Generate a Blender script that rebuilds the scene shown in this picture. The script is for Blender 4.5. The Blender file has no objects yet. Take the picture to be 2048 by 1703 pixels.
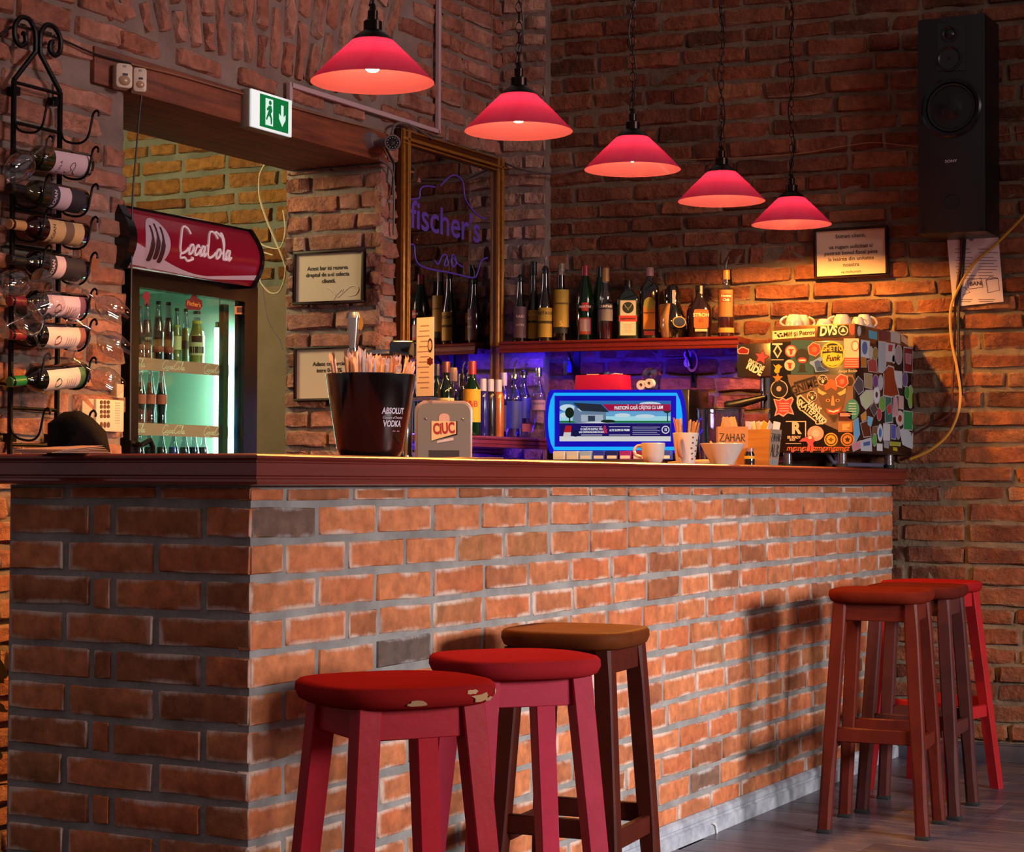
import bpy, bmesh, math, random
from mathutils import Matrix, Vector
from math import radians, sin, cos, pi, tan

# ------------------------------------------------------------------ camera
S = bpy.context.scene
COL = S.collection
W_, H_, F_ = 2048.0, 1703.0, 3850.0
CX, CY = W_ / 2, H_ / 2
_ex = Vector((3099 - CX, 967 - CY, F_)).normalized()
_yl = 930 - CY
_xl = -(F_ * F_ + (967 - CY) * _yl) / (3099 - CX)
_ey = Vector((_xl, _yl, F_)).normalized()
_ez = _ex.cross(_ey)
if _ez.y > 0:
    _ez = -_ez
RM = Matrix(((_ex.x, _ey.x, _ez.x), (_ex.y, _ey.y, _ez.y), (_ex.z, _ey.z, _ez.z)))   # world -> camera (x right, y down, z forward)
EYE = Vector((-3.1369, -2.2810, 1.08))
cam_d = bpy.data.cameras.new('camera')
cam_d.sensor_width = 36.0
cam_d.lens = F_ * 36.0 / W_
cam_d.clip_start = 0.05
cam = bpy.data.objects.new('camera', cam_d)
COL.objects.link(cam)
_r, _d, _f = Vector(RM[0]), Vector(RM[1]), Vector(RM[2])
cam.matrix_world = Matrix(((_r.x, -_d.x, -_f.x, EYE.x), (_r.y, -_d.y, -_f.y, EYE.y), (_r.z, -_d.z, -_f.z, EYE.z), (0, 0, 0, 1)))
S.camera = cam

# ------------------------------------------------------------------ light, exposure
S.view_settings.view_transform = 'Standard'
S.view_settings.look = 'None'
S.view_settings.exposure = 0.0
S.view_settings.gamma = 1.0
S.view_settings.use_curve_mapping = False
S.cycles.use_denoising = True
S.cycles.caustics_reflective = False
S.cycles.caustics_refractive = False
S.cycles.max_bounces = 8
S.cycles.diffuse_bounces = 3
S.cycles.transparent_max_bounces = 16
S.cycles.sample_clamp_indirect = 6.0

wd = bpy.data.worlds.new('world')
S.world = wd
wd.use_nodes = True
wd.node_tree.nodes['Background'].inputs['Color'].default_value = (0.86, 0.66, 0.66, 1)
wd.node_tree.nodes['Background'].inputs['Strength'].default_value = 0.26


def area_light(name, loc, target, sx, sy, power, color, spread=180):
    d = bpy.data.lights.new(name, 'AREA')
    d.shape = 'RECTANGLE'
    d.size, d.size_y = sx, sy
    d.energy = power
    d.color = color
    d.spread = radians(spread)
    o = bpy.data.objects.new(name, d)
    COL.objects.link(o)
    o.location = loc
    o.rotation_euler = (Vector(target) - Vector(loc)).to_track_quat('-Z', 'Y').to_euler()
    return o


# daylight from the street windows behind the camera, and the lamp of the back room behind the opening
area_light('window_daylight', (0.6, -6.6, 1.95), (2.1, 0.0, 0.45), 2.2, 1.1, 94, (1.0, 0.95, 0.93), 60)
area_light('upper_wall_fill', (1.6, -3.7, 3.15), (2.3, 1.6, 2.75), 1.2, 0.8, 20, (1.0, 0.74, 0.70), 70)  # added pinkish fill that brightens the upper walls, not a lamp in view
area_light('back_room_lamp', (2.25, 3.3, 2.6), (3.35, 2.6, 1.9), 0.5, 0.5, 38, (1.0, 0.86, 0.42), 180)

# ------------------------------------------------------------------ colour / material helpers
def s2l(c):
    return c / 12.92 if c <= 0.04045 else ((c + 0.055) / 1.055) ** 2.4


def C(h, a=1.0):
    h = h.lstrip('#')
    return tuple(s2l(int(h[i:i + 2], 16) / 255) for i in (0, 2, 4)) + (a,)


MATS = {}


def nd(nt, t, **kw):
    n = nt.nodes.new(t)
    for k, v in kw.items():
        if k in n.inputs.keys():
            n.inputs[k].default_value = v
        else:
            setattr(n, k, v)
    return n


def mat(name, col='808080', rough=0.5, metal=0.0, spec=0.5, trans=0.0, ior=1.45, alpha=1.0, emit=None, es=0.0,
        noise=None, bump=None, coat=0.0, grain=None, sheen=0.0):
    """noise=(scale, amount, colour2), bump=(scale, strength), grain=(axis scale xyz, amount, colour2)"""
    if name in MATS:
        return MATS[name]
    m = bpy.data.materials.new(name)
    m.use_nodes = True
    nt = m.node_tree
    b = nt.nodes['Principled BSDF']
    L = nt.links.new
    b.inputs['Base Color'].default_value = C(col)
    b.inputs['Roughness'].default_value = rough
    b.inputs['Metallic'].default_value = metal
    b.inputs['Specular IOR Level'].default_value = spec
    b.inputs['Transmission Weight'].default_value = trans
    b.inputs['IOR'].default_value = ior
    b.inputs['Alpha'].default_value = alpha
    b.inputs['Coat Weight'].default_value = coat
    b.inputs['Coat Roughness'].default_value = 0.12
    b.inputs['Sheen Weight'].default_value = sheen
    if emit:
        b.inputs['Emission Color'].default_value = C(emit)
        b.inputs['Emission Strength'].default_value = es
    if noise or bump or grain:
        tc = nd(nt, 'ShaderNodeTexCoord')
    if noise:
        n = nd(nt, 'ShaderNodeTexNoise', Scale=noise[0], Detail=5.0, Roughness=0.6)
        L(tc.outputs['Object'], n.inputs['Vector'])
        r = nd(nt, 'ShaderNodeMapRange')
        r.inputs['From Min'].default_value = 0.35
        r.inputs['From Max'].default_value = 0.65
        r.inputs['To Max'].default_value = noise[1]
        L(n.outputs['Fac'], r.inputs['Value'])
        mx = nd(nt, 'ShaderNodeMix', data_type='RGBA')
        mx.inputs['A'].default_value = C(col)
        mx.inputs['B'].default_value = C(noise[2])
        L(r.outputs['Result'], mx.inputs['Factor'])
        L(mx.outputs['Result'], b.inputs['Base Color'])
    if grain:
        mp = nd(nt, 'ShaderNodeMapping')
        mp.inputs['Scale'].default_value = grain[0]
        L(tc.outputs['Object'], mp.inputs['Vector'])
        n = nd(nt, 'ShaderNodeTexNoise', Scale=1.0, Detail=6.0, Roughness=0.65)
        L(mp.outputs['Vector'], n.inputs['Vector'])
        r = nd(nt, 'ShaderNodeMapRange')
        r.inputs['From Min'].default_value = 0.38
        r.inputs['From Max'].default_value = 0.68
        r.inputs['To Max'].default_value = grain[1]
        L(n.outputs['Fac'], r.inputs['Value'])
        mx = nd(nt, 'ShaderNodeMix', data_type='RGBA')
        mx.inputs['A'].default_value = C(col)
        mx.inputs['B'].default_value = C(grain[2])
        L(r.outputs['Result'], mx.inputs['Factor'])
        L(mx.outputs['Result'], b.inputs['Base Color'])
    if bump:
        n = nd(nt, 'ShaderNodeTexNoise', Scale=bump[0], Detail=6.0, Roughness=0.6)
        L(tc.outputs['Object'], n.inputs['Vector'])
        bp = nd(nt, 'ShaderNodeBump', Strength=bump[1], Distance=0.01)
        L(n.outputs['Fac'], bp.inputs['Height'])
        L(bp.outputs['Normal'], b.inputs['Normal'])
    MATS[name] = m
    return m


def brick_mat(name, cols, lime, lime_amt, dark_amt, bump, rough=0.85):
    """per-brick hue from Object Info Random, mottling, lime bloom from the edges, dark scorch patches, rough relief"""
    m = bpy.data.materials.new(name)
    m.use_nodes = True
    nt = m.node_tree
    L = nt.links.new
    b = nt.nodes['Principled BSDF']
    b.inputs['Roughness'].default_value = rough
    b.inputs['Specular IOR Level'].default_value = 0.3
    oi = nd(nt, 'ShaderNodeObjectInfo')
    geo = nd(nt, 'ShaderNodeNewGeometry')
    tc = nd(nt, 'ShaderNodeTexCoord')
    cr = nd(nt, 'ShaderNodeValToRGB')
    cr.color_ramp.interpolation = 'LINEAR'
    e = cr.color_ramp.elements
    while len(e) < len(cols):
        e.new(0.5)
    for i, c in enumerate(cols):
        e[i].position = i / (len(cols) - 1)
        e[i].color = C(c)
    # random, plus a little per-place noise so that joined bricks vary too
    nl = nd(nt, 'ShaderNodeTexNoise', Scale=3.1, Detail=1.0)
    L(geo.outputs['Position'], nl.inputs['Vector'])
    ad = nd(nt, 'ShaderNodeMath', operation='ADD')
    L(oi.outputs['Random'], ad.inputs[0])
    mu = nd(nt, 'ShaderNodeMath', operation='MULTIPLY_ADD')
    L(nl.outputs['Fac'], mu.inputs[0])
    mu.inputs[1].default_value = 0.8
    mu.inputs[2].default_value = -0.4
    L(mu.outputs[0], ad.inputs[1])
    L(ad.outputs[0], cr.inputs['Fac'])
    # mottle
    n1 = nd(nt, 'ShaderNodeTexNoise', Scale=26.0, Detail=6.0, Roughness=0.62)
    L(geo.outputs['Position'], n1.inputs['Vector'])
    r1 = nd(nt, 'ShaderNodeMapRange')
    r1.inputs['From Min'].default_value = 0.3
    r1.inputs['From Max'].default_value = 0.7
    r1.inputs['To Min'].default_value = 0.62
    r1.inputs['To Max'].default_value = 1.25
    L(n1.outputs['Fac'], r1.inputs['Value'])
    mm = nd(nt, 'ShaderNodeMix', data_type='RGBA', blend_type='MULTIPLY')
    mm.inputs['Factor'].default_value = 1.0
    L(cr.outputs['Color'], mm.inputs['A'])
    L(r1.outputs['Result'], mm.inputs['B'])
    # scorch
    n2 = nd(nt, 'ShaderNodeTexNoise', Scale=5.0, Detail=4.0, Roughness=0.6)
    L(geo.outputs['Position'], n2.inputs['Vector'])
    r2 = nd(nt, 'ShaderNodeMapRange')
    r2.inputs['From Min'].default_value = 0.58
    r2.inputs['From Max'].default_value = 0.74
    r2.inputs['To Max'].default_value = dark_amt
    L(n2.outputs['Fac'], r2.inputs['Value'])
    md = nd(nt, 'ShaderNodeMix', data_type='RGBA')
    md.inputs['B'].default_value = C('2a211d')
    L(r2.outputs['Result'], md.inputs['Factor'])
    L(mm.outputs['Result'], md.inputs['A'])
    # lime bloom creeping in from the edges of each brick (brick space is -0.5..0.5)
    sx = nd(nt, 'ShaderNodeSeparateXYZ')
    L(tc.outputs['Object'], sx.inputs[0])
    ax = nd(nt, 'ShaderNodeMath', operation='ABSOLUTE')
    ay = nd(nt, 'ShaderNodeMath', operation='ABSOLUTE')
    L(sx.outputs['X'], ax.inputs[0])
    L(sx.outputs['Y'], ay.inputs[0])
    a1 = nd(nt, 'ShaderNodeMapRange')
    a1.inputs['From Min'].default_value = 0.40
    a1.inputs['From Max'].default_value = 0.5
    a2 = nd(nt, 'ShaderNodeMapRange')
    a2.inputs['From Min'].default_value = 0.22
    a2.inputs['From Max'].default_value = 0.5
    L(ax.outputs[0], a1.inputs['Value'])
    L(ay.outputs[0], a2.inputs['Value'])
    mxm = nd(nt, 'ShaderNodeMath', operation='MAXIMUM')
    L(a1.outputs['Result'], mxm.inputs[0])
    L(a2.outputs['Result'], mxm.inputs[1])
    mp = nd(nt, 'ShaderNodeMapping')
    mp.inputs['Scale'].default_value = (60, 60, 16)
    L(geo.outputs['Position'], mp.inputs['Vector'])
    n3 = nd(nt, 'ShaderNodeTexNoise', Scale=1.0, Detail=5.0, Roughness=0.7)
    L(mp.outputs['Vector'], n3.inputs['Vector'])
    n4 = nd(nt, 'ShaderNodeTexNoise', Scale=7.0, Detail=3.0)
    L(geo.outputs['Position'], n4.inputs['Vector'])
    r5 = nd(nt, 'ShaderNodeMapRange')
    r5.inputs['From Min'].default_value = 0.40
    r5.inputs['From Max'].default_value = 0.66
    r5.inputs['To Min'].default_value = 0.12
    r5.inputs['To Max'].default_value = 0.75
    L(n4.outputs['Fac'], r5.inputs['Value'])
    m3 = nd(nt, 'ShaderNodeMath', operation='MULTIPLY')
    L(n3.outputs['Fac'], m3.inputs[0])
    L(r5.outputs['Result'], m3.inputs[1])
    m4 = nd(nt, 'ShaderNodeMath', operation='MULTIPLY')
    L(m3.outputs[0], m4.inputs[0])
    L(mxm.outputs[0], m4.inputs[1])
    r4 = nd(nt, 'ShaderNodeMapRange')
    r4.inputs['From Min'].default_value = 0.085
    r4.inputs['From Max'].default_value = 0.25
    r4.inputs['To Max'].default_value = lime_amt
    L(m4.outputs[0], r4.inputs['Value'])
    ml = nd(nt, 'ShaderNodeMix', data_type='RGBA')
    ml.inputs['B'].default_value = C(lime)
    L(r4.outputs['Result'], ml.inputs['Factor'])
    L(md.outputs['Result'], ml.inputs['A'])
    L(ml.outputs['Result'], b.inputs['Base Color'])
    # relief
    n5 = nd(nt, 'ShaderNodeTexNoise', Scale=42.0, Detail=8.0, Roughness=0.66)
    L(geo.outputs['Position'], n5.inputs['Vector'])
    n6 = nd(nt, 'ShaderNodeTexNoise', Scale=17.0, Detail=3.0, Roughness=0.5)
    L(geo.outputs['Position'], n6.inputs['Vector'])
    hs = nd(nt, 'ShaderNodeMath', operation='MULTIPLY_ADD')
    L(n6.outputs['Fac'], hs.inputs[0])
    hs.inputs[1].default_value = 1.6
    L(n5.outputs['Fac'], hs.inputs[2])
    bp = nd(nt, 'ShaderNodeBump', Strength=bump, Distance=0.03 if bump > 0.5 else 0.014)
    L(hs.outputs[0], bp.inputs['Height'])
    L(bp.outputs['Normal'], b.inputs['Normal'])
    MATS[name] = m
    return m


def mix_glass(name, tint, rough=0.03, see=0.85, glow=None):
    """thin clear glass: see-through with sharp reflections"""
    m = bpy.data.materials.new(name)
    m.use_nodes = True
    nt = m.node_tree
    L = nt.links.new
    nt.nodes.remove(nt.nodes['Principled BSDF'])
    out = nt.nodes['Material Output']
    tr = nd(nt, 'ShaderNodeBsdfTransparent')
    tr.inputs['Color'].default_value = C(tint)
    gl = nd(nt, 'ShaderNodeBsdfGlossy')
    gl.inputs['Roughness'].default_value = rough
    fr = nd(nt, 'ShaderNodeLayerWeight')
    pw = nd(nt, 'ShaderNodeMath', operation='POWER')
    L(fr.outputs['Facing'], pw.inputs[0])
    fr.inputs['Blend'].default_value = 0.5
    pw.inputs[1].default_value = 4.0
    ma = nd(nt, 'ShaderNodeMath', operation='MULTIPLY_ADD')
    L(pw.outputs[0], ma.inputs[0])
    ma.inputs[1].default_value = 0.9
    ma.inputs[2].default_value = max(0.04, 0.92 - see)
    mx = nd(nt, 'ShaderNodeMixShader')
    L(ma.outputs[0], mx.inputs[0])
    L(tr.outputs[0], mx.inputs[1])
    L(gl.outputs[0], mx.inputs[2])
    L(mx.outputs[0], out.inputs['Surface'])
    MATS[name] = m
    return m


def flatc(hexcol, rough=0.6):
    return mat('print_' + hexcol, hexcol, rough)


def glow(hexcol, s):
    return mat('glow_%s_%g' % (hexcol, s), '000000', 0.3, emit=hexcol, es=s)


# ------------------------------------------------------------------ geometry helpers
WM = {}
I4 = Matrix.Identity(4)


def frame(o, right=(1, 0, 0), up=(0, 0, 1)):
    r, u = Vector(right).normalized(), Vector(up).normalized()
    n = r.cross(u).normalized()
    o = Vector(o)
    return Matrix(((r.x, u.x, n.x, o.x), (r.y, u.y, n.y, o.y), (r.z, u.z, n.z, o.z), (0, 0, 0, 1)))


def T(x, y=0, z=0):
    return Matrix.Translation((x, y, z))


def RZ(deg):
    return Matrix.Rotation(radians(deg), 4, 'Z')


def RX(deg):
    return Matrix.Rotation(radians(deg), 4, 'X')


def RY(deg):
    return Matrix.Rotation(radians(deg), 4, 'Y')


class MB:
    def __init__(s):
        s.v, s.f = [], []

    def add(s, vs, fs, M=None):
        n = len(s.v)
        s.v += [tuple(M @ Vector(p)) if M is not None else tuple(p) for p in vs]
        s.f += [tuple(i + n for i in q) for q in fs]
        return s

    def box(s, c, d, M=None):
        x, y, z = c
        a, b, e = d[0] / 2, d[1] / 2, d[2] / 2
        vs = [(x + i * a, y + j * b, z + k * e) for i in (-1, 1) for j in (-1, 1) for k in (-1, 1)]
        return s.add(vs, [(0, 1, 3, 2), (4, 6, 7, 5), (0, 4, 5, 1), (2, 3, 7, 6), (0, 2, 6, 4), (1, 5, 7, 3)], M)

    def bx(s, x0, x1, y0, y1, z0, z1, M=None):
        return s.box(((x0 + x1) / 2, (y0 + y1) / 2, (z0 + z1) / 2), (abs(x1 - x0), abs(y1 - y0), abs(z1 - z0)), M)

    def lathe(s, prof, M=None, seg=20, sx=1.0, sy=1.0, sq=0.0, cap=True):
        """prof = [(r, z)...]; sq>0 squares the section (superellipse)"""
        vs, fs = [], []
        for r, z in prof:
            for i in range(seg):
                a = 2 * pi * i / seg
                ca, sa = cos(a), sin(a)
                if sq:
                    p = 2.0 / (2.0 + sq)
                    ca = math.copysign(abs(ca) ** p, ca)
                    sa = math.copysign(abs(sa) ** p, sa)
                vs.append((r * ca * sx, r * sa * sy, z))
        for k in range(len(prof) - 1):
            for i in range(seg):
                j = (i + 1) % seg
                fs.append((k * seg + i, k * seg + j, (k + 1) * seg + j, (k + 1) * seg + i))
        if cap:
            if prof[0][0] > 1e-5:
                fs.append(tuple(range(seg - 1, -1, -1)))
            if prof[-1][0] > 1e-5:
                fs.append(tuple((len(prof) - 1) * seg + i for i in range(seg)))
        return s.add(vs, fs, M)

    def cyl(s, p0, p1, r, r1=None, seg=14, M=None):
        p0, p1 = Vector(p0), Vector(p1)
        q = (p1 - p0).to_track_quat('Z', 'Y').to_matrix().to_4x4()
        MM = Matrix.Translation(p0) @ q
        if M is not None:
            MM = M @ MM
        return s.lathe([(r, 0), (r if r1 is None else r1, (p1 - p0).length)], MM, seg)

    def tube(s, pts, r, seg=8, closed=False, M=None, taper=None):
        pts = [Vector(p) for p in pts]
        n = len(pts)
        vs, fs = [], []
        prev = None
        for i, p in enumerate(pts):
            if closed:
                t = pts[(i + 1) % n] - pts[i - 1]
            else:
                t = pts[min(i + 1, n - 1)] - pts[max(i - 1, 0)]
            if t.length < 1e-9:
                t = Vector((0, 0, 1))
            t.normalize()
            if prev is None:
                a = Vector((0, 0, 1)) if abs(t.z) < 0.9 else Vector((1, 0, 0))
                u = t.cross(a).normalized()
            else:
                u = (prev - t * prev.dot(t))
                u = u.normalized() if u.length > 1e-6 else t.orthogonal().normalized()
            prev = u
            w = t.cross(u)
            rr = r * (taper[i] if taper else 1.0)
            for k in range(seg):
                a = 2 * pi * k / seg
                vs.append(p + (u * cos(a) + w * sin(a)) * rr)
        m = n if closed else n - 1
        for i in range(m):
            for k in range(seg):
                j = (k + 1) % seg
                i2 = (i + 1) % n
                fs.append((i * seg + k, i * seg + j, i2 * seg + j, i2 * seg + k))
        if not closed:
            fs.append(tuple(range(seg - 1, -1, -1)))
            fs.append(tuple((n - 1) * seg + k for k in range(seg)))
        return s.add(vs, fs, M)

    def prism(s, poly, z0, z1, M=None):
        """2D polygon in x,y extruded from z0 to z1"""
        n = len(poly)
        vs = [(x, y, z0) for x, y in poly] + [(x, y, z1) for x, y in poly]
        fs = [tuple(range(n - 1, -1, -1)), tuple(range(n, 2 * n))]
        fs += [(i, (i + 1) % n, n + (i + 1) % n, n + i) for i in range(n)]
        return s.add(vs, fs, M)

    def sphere(s, c, r, seg=14, rings=8, M=None, sc=(1, 1, 1)):
        MM = Matrix.Translation(c) @ Matrix.Diagonal((sc[0], sc[1], sc[2], 1))
        if M is not None:
            MM = M @ MM
        return s.lathe([(max(r * sin(pi * k / rings), 0.0), -r * cos(pi * k / rings)) for k in range(rings + 1)], MM, seg)

    def mesh(s, name, Minv=None, bevel=0.0, smooth=True, segs=2, ang=38):
        me = bpy.data.meshes.new(name)
        vs = [Minv @ Vector(p) for p in s.v] if Minv is not None else s.v
        me.from_pydata(vs, [], s.f)
        bm = bmesh.new()
        bm.from_mesh(me)
        bmesh.ops.remove_doubles(bm, verts=bm.verts, dist=1e-6)
        bmesh.ops.recalc_face_normals(bm, faces=bm.faces)
        if bevel > 0:
            es = [e for e in bm.edges if len(e.link_faces) == 2 and e.calc_face_angle(0) > radians(28)]
            bmesh.ops.bevel(bm, geom=es, offset=bevel, segments=segs, profile=0.5, affect='EDGES', clamp_overlap=True)
        bm.to_mesh(me)
        bm.free()
        if smooth:
            me.shade_smooth()
            me.set_sharp_from_angle(angle=radians(ang))
        return me


def link(o):
    COL.objects.link(o)
    return o


def tag(o, label=None, cat=None, group=None, kind=None):
    if label:
        o['label'] = label
    if cat:
        o['category'] = cat
    if group:
        o['group'] = group
    if kind:
        o['kind'] = kind
    return o


def thing(name, label, cat, loc=(0, 0, 0), rz=0.0, group=None, kind=None, M=None):
    o = link(bpy.data.objects.new(name, None))
    o.empty_display_size = 0.05
    MW = M if M is not None else Matrix.Translation(loc) @ RZ(rz)
    o.matrix_world = MW
    WM[o] = MW.copy()
    return tag(o, label, cat, group, kind)


def part(name, mb, m, parent=None, label=None, bevel=0.0, smooth=True, kind=None, segs=2, ang=38):
    """mesh authored in world coordinates"""
    if parent is None:
        xs, ys, zs = zip(*mb.v)
        MW = Matrix.Translation(((min(xs) + max(xs)) / 2, (min(ys) + max(ys)) / 2, min(zs)))
    else:
        MW = WM[parent]
    me = mb.mesh(name, MW.inverted(), bevel, smooth, segs, ang)
    me.materials.append(m)
    o = link(bpy.data.objects.new(name, me))
    if parent is None:
        o.matrix_world = MW
    else:
        o.parent = parent
    WM[o] = MW.copy()
    if label:
        o['label'] = label
    if kind:
        o['kind'] = kind
    return o


def single(name, mb, m, label, cat, group=None, bevel=0.0, smooth=True, kind=None, segs=2, ang=38):
    o = part(name, mb, m, None, label, bevel, smooth, kind, segs, ang)
    return tag(o, label, cat, group)


def copy_tree(o, MW, parent=None, label=None, group=None):
    c = o.copy()
    COL.objects.link(c)
    if parent is None:
        c.matrix_world = MW
    else:
        c.parent = parent
    WM[c] = MW.copy()
    if label:
        c['label'] = label
    if group:
        c['group'] = group
    for ch in list(o.children):
        copy_tree(ch, MW, c)
    return c


def text_mb(s, size, M, align='CENTER', bold=0.0, shear=0.0, extr=0.0003, sx=1.0, line=1.0, spacing=1.0):
    cu = bpy.data.curves.new('lettering', 'FONT')
    cu.body = s
    cu.size = size
    cu.align_x = align
    cu.align_y = 'CENTER'
    cu.extrude = extr
    cu.offset = bold * size
    cu.shear = shear
    cu.resolution_u = 3
    cu.space_line = line
    cu.space_character = spacing
    o = bpy.data.objects.new('lettering', cu)
    me = bpy.data.meshes.new_from_object(o)
    mb = MB()
    MM = M @ Matrix.Diagonal((sx, 1, 1, 1))
    mb.add([tuple(v.co) for v in me.vertices], [tuple(p.vertices) for p in me.polygons], MM)
    bpy.data.objects.remove(o)
    bpy.data.curves.remove(cu)
    bpy.data.meshes.remove(me)
    return mb


def smooth_path(pts, n=6, closed=False):
    """Catmull-Rom through 2D/3D points"""
    P = [Vector(p) for p in pts]
    out = []
    m = len(P)
    rng = range(m) if closed else range(m - 1)
    for i in rng:
        p1, p2 = P[i], P[(i + 1) % m]
        p0 = P[i - 1] if (closed or i > 0) else p1
        p3 = P[(i + 2) % m] if (closed or i + 2 < m) else p2
        for k in range(n):
            t = k / n
            out.append(0.5 * ((2 * p1) + (p2 - p0) * t + (2 * p0 - 5 * p1 + 4 * p2 - p3) * t * t + (3 * p1 - p0 - 3 * p2 + p3) * t ** 3))
    if not closed:
        out.append(P[-1])
    return out


# ------------------------------------------------------------------ photo pixel -> point on a known plane
class Plane:
    def __init__(s, p0, right):
        s.M = frame(p0, right)
        s.n = s.M.to_3x3() @ Vector((0, 0, 1))
        s.r = s.M.to_3x3() @ Vector((1, 0, 0))
        s.p0 = Vector(p0)
        s.Mi = s.M.inverted()

    def pt(s, x, y, off=0.0):
        d = RM.transposed() @ Vector(((x - CX) / F_, (y - CY) / F_, 1.0))
        t = (s.p0 + s.n * off - EYE).dot(s.n) / d.dot(s.n)
        return EYE + d * t

    def uv(s, x, y, off=0.0):
        q = s.Mi @ s.pt(x, y, off)
        return q.x, q.y

    def at(s, x, y, off=0.0, roll=0.0):
        """matrix of a local frame on this plane at a pixel"""
        return frame(s.pt(x, y, off), s.r) @ RZ(roll)


def depth(p):
    return (RM @ (Vector(p) - EYE)).z


def mpp(p):
    """metres per pixel at a point"""
    return depth(p) / F_


def project(p):
    c = RM @ (Vector(p) - EYE)
    return CX + F_ * c.x / c.z, CY + F_ * c.y / c.z


def onZ(x, y, z):
    d = RM.transposed() @ Vector(((x - CX) / F_, (y - CY) / F_, 1.0))
    return EYE + d * ((z - EYE.z) / d.z)


def decal(pl, pxs, off, thick=0.0006):
    """thin flat print: polygon given in photo pixels on a plane"""
    mb = MB()
    a = [pl.pt(x, y, off) for x, y in pxs]
    b = [p - pl.n * thick for p in a]
    n = len(a)
    mb.add(a + b, [tuple(range(n)), tuple(range(2 * n - 1, n - 1, -1))] + [(i, n + i, n + (i + 1) % n, (i + 1) % n) for i in range(n)])
    return mb


def rect(x0, y0, x1, y1):
    return [(x0, y0), (x1, y0), (x1, y1), (x0, y1)]


def oval(x, y, rx, ry=None, n=20, rot=0):
    ry = rx if ry is None else ry
    return [(x + rx * cos(2 * pi * i / n + rot), y + ry * sin(2 * pi * i / n + rot)) for i in range(n)]


def ngon_star(x, y, r1, r2, n, rot=-pi / 2):
    return [(x + (r1 if i % 2 == 0 else r2) * cos(rot + pi * i / n), y + (r1 if i % 2 == 0 else r2) * sin(rot + pi * i / n)) for i in range(2 * n)]


def roundrect(w, h, r, n=5, cx=0.0, cy=0.0):
    out = []
    for sx, sy, a0 in ((1, 1, 0), (-1, 1, 90), (-1, -1, 180), (1, -1, 270)):
        for k in range(n + 1):
            a = radians(a0 + 90 * k / n)
            out.append((cx + sx * (w / 2 - r) + r * cos(a), cy + sy * (h / 2 - r) + r * sin(a)))
    return out
# ------------------------------------------------------------------ planes of the place
A7 = radians(7)
BACK = Plane((4.28, 0, 0), (sin(A7), -cos(A7), 0))            # long brick wall at the far end of the bar
PIER = Plane(BACK.p0 + BACK.n * 0.07, (sin(A7), -cos(A7), 0))  # shallow pier in its corner
YL = PIER.pt(1000, 500).y                                      # wall behind the bartender
LEFTW = Plane((0, YL, 0), (1, 0, 0))
XJL = LEFTW.pt(255, 600).x
XJR = LEFTW.pt(763, 600).x
JAMB = Plane((XJR, 0, 0), (0, -1, 0))
THK = JAMB.pt(568, 600).y - YL
LZ0 = LEFTW.pt(255, 197).z + 0.02
LZ1 = LZ0 + 0.115
BARF = Plane((0, 0, 0), (1, 0, 0))
BARL = Plane((0, 0, 0), (0, -1, 0))
XC = PIER.pt(1000, 500).x
ALC = Plane((3.85, 0, 0), (0, -1, 0))
RND = random.Random(7)

M_BAR = brick_mat('bar_brick', ['8a5034', 'b26a44', 'bc7048', 'b05e3a', '9c623e'], 'c8b0a2', 0.85, 0.35, 0.35)
M_BARJ = brick_mat('bar_brick_joined', ['b4623a', 'b4623a'], 'c9b5a8', 0.1, 0.3, 0.35)
M_OLD = brick_mat('old_brick', ['5a3424', '865038', '92563a', '744030', 'a06848'], 'a8907c', 0.45, 0.35, 0.8)
M_OLDJ = brick_mat('old_brick_joined', ['6a3624', '9a5234'], 'a8907c', 0.05, 0.3, 0.8)
M_PINK = brick_mat('limewashed_brick', ['a06450', 'b87a66', 'aa6a54', 'c88e7a', '945a48'], 'b89c8c', 0.7, 0.2, 0.8)
M_PINKJ = brick_mat('limewashed_brick_joined', ['aa6a54', 'b87a66'], 'b89c8c', 0.1, 0.2, 0.8)
M_PIER = brick_mat('pier_brick', ['b88a74', 'c89c86', '9c6c58', 'd0a890'], 'c8b4a4', 0.7, 0.2, 0.8)
M_MORT = mat('grey_mortar', '8e8a88', 0.95, noise=(9, 0.8, '6a6664'), bump=(60, 0.6))
M_OMORT = mat('old_mortar', '7c6a58', 0.95, noise=(5, 0.9, '54463a'), bump=(38, 0.9))
M_LMORT = mat('lime_mortar', '8c7a72', 0.95, noise=(4, 0.9, '685650'), bump=(34, 0.9))


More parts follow.
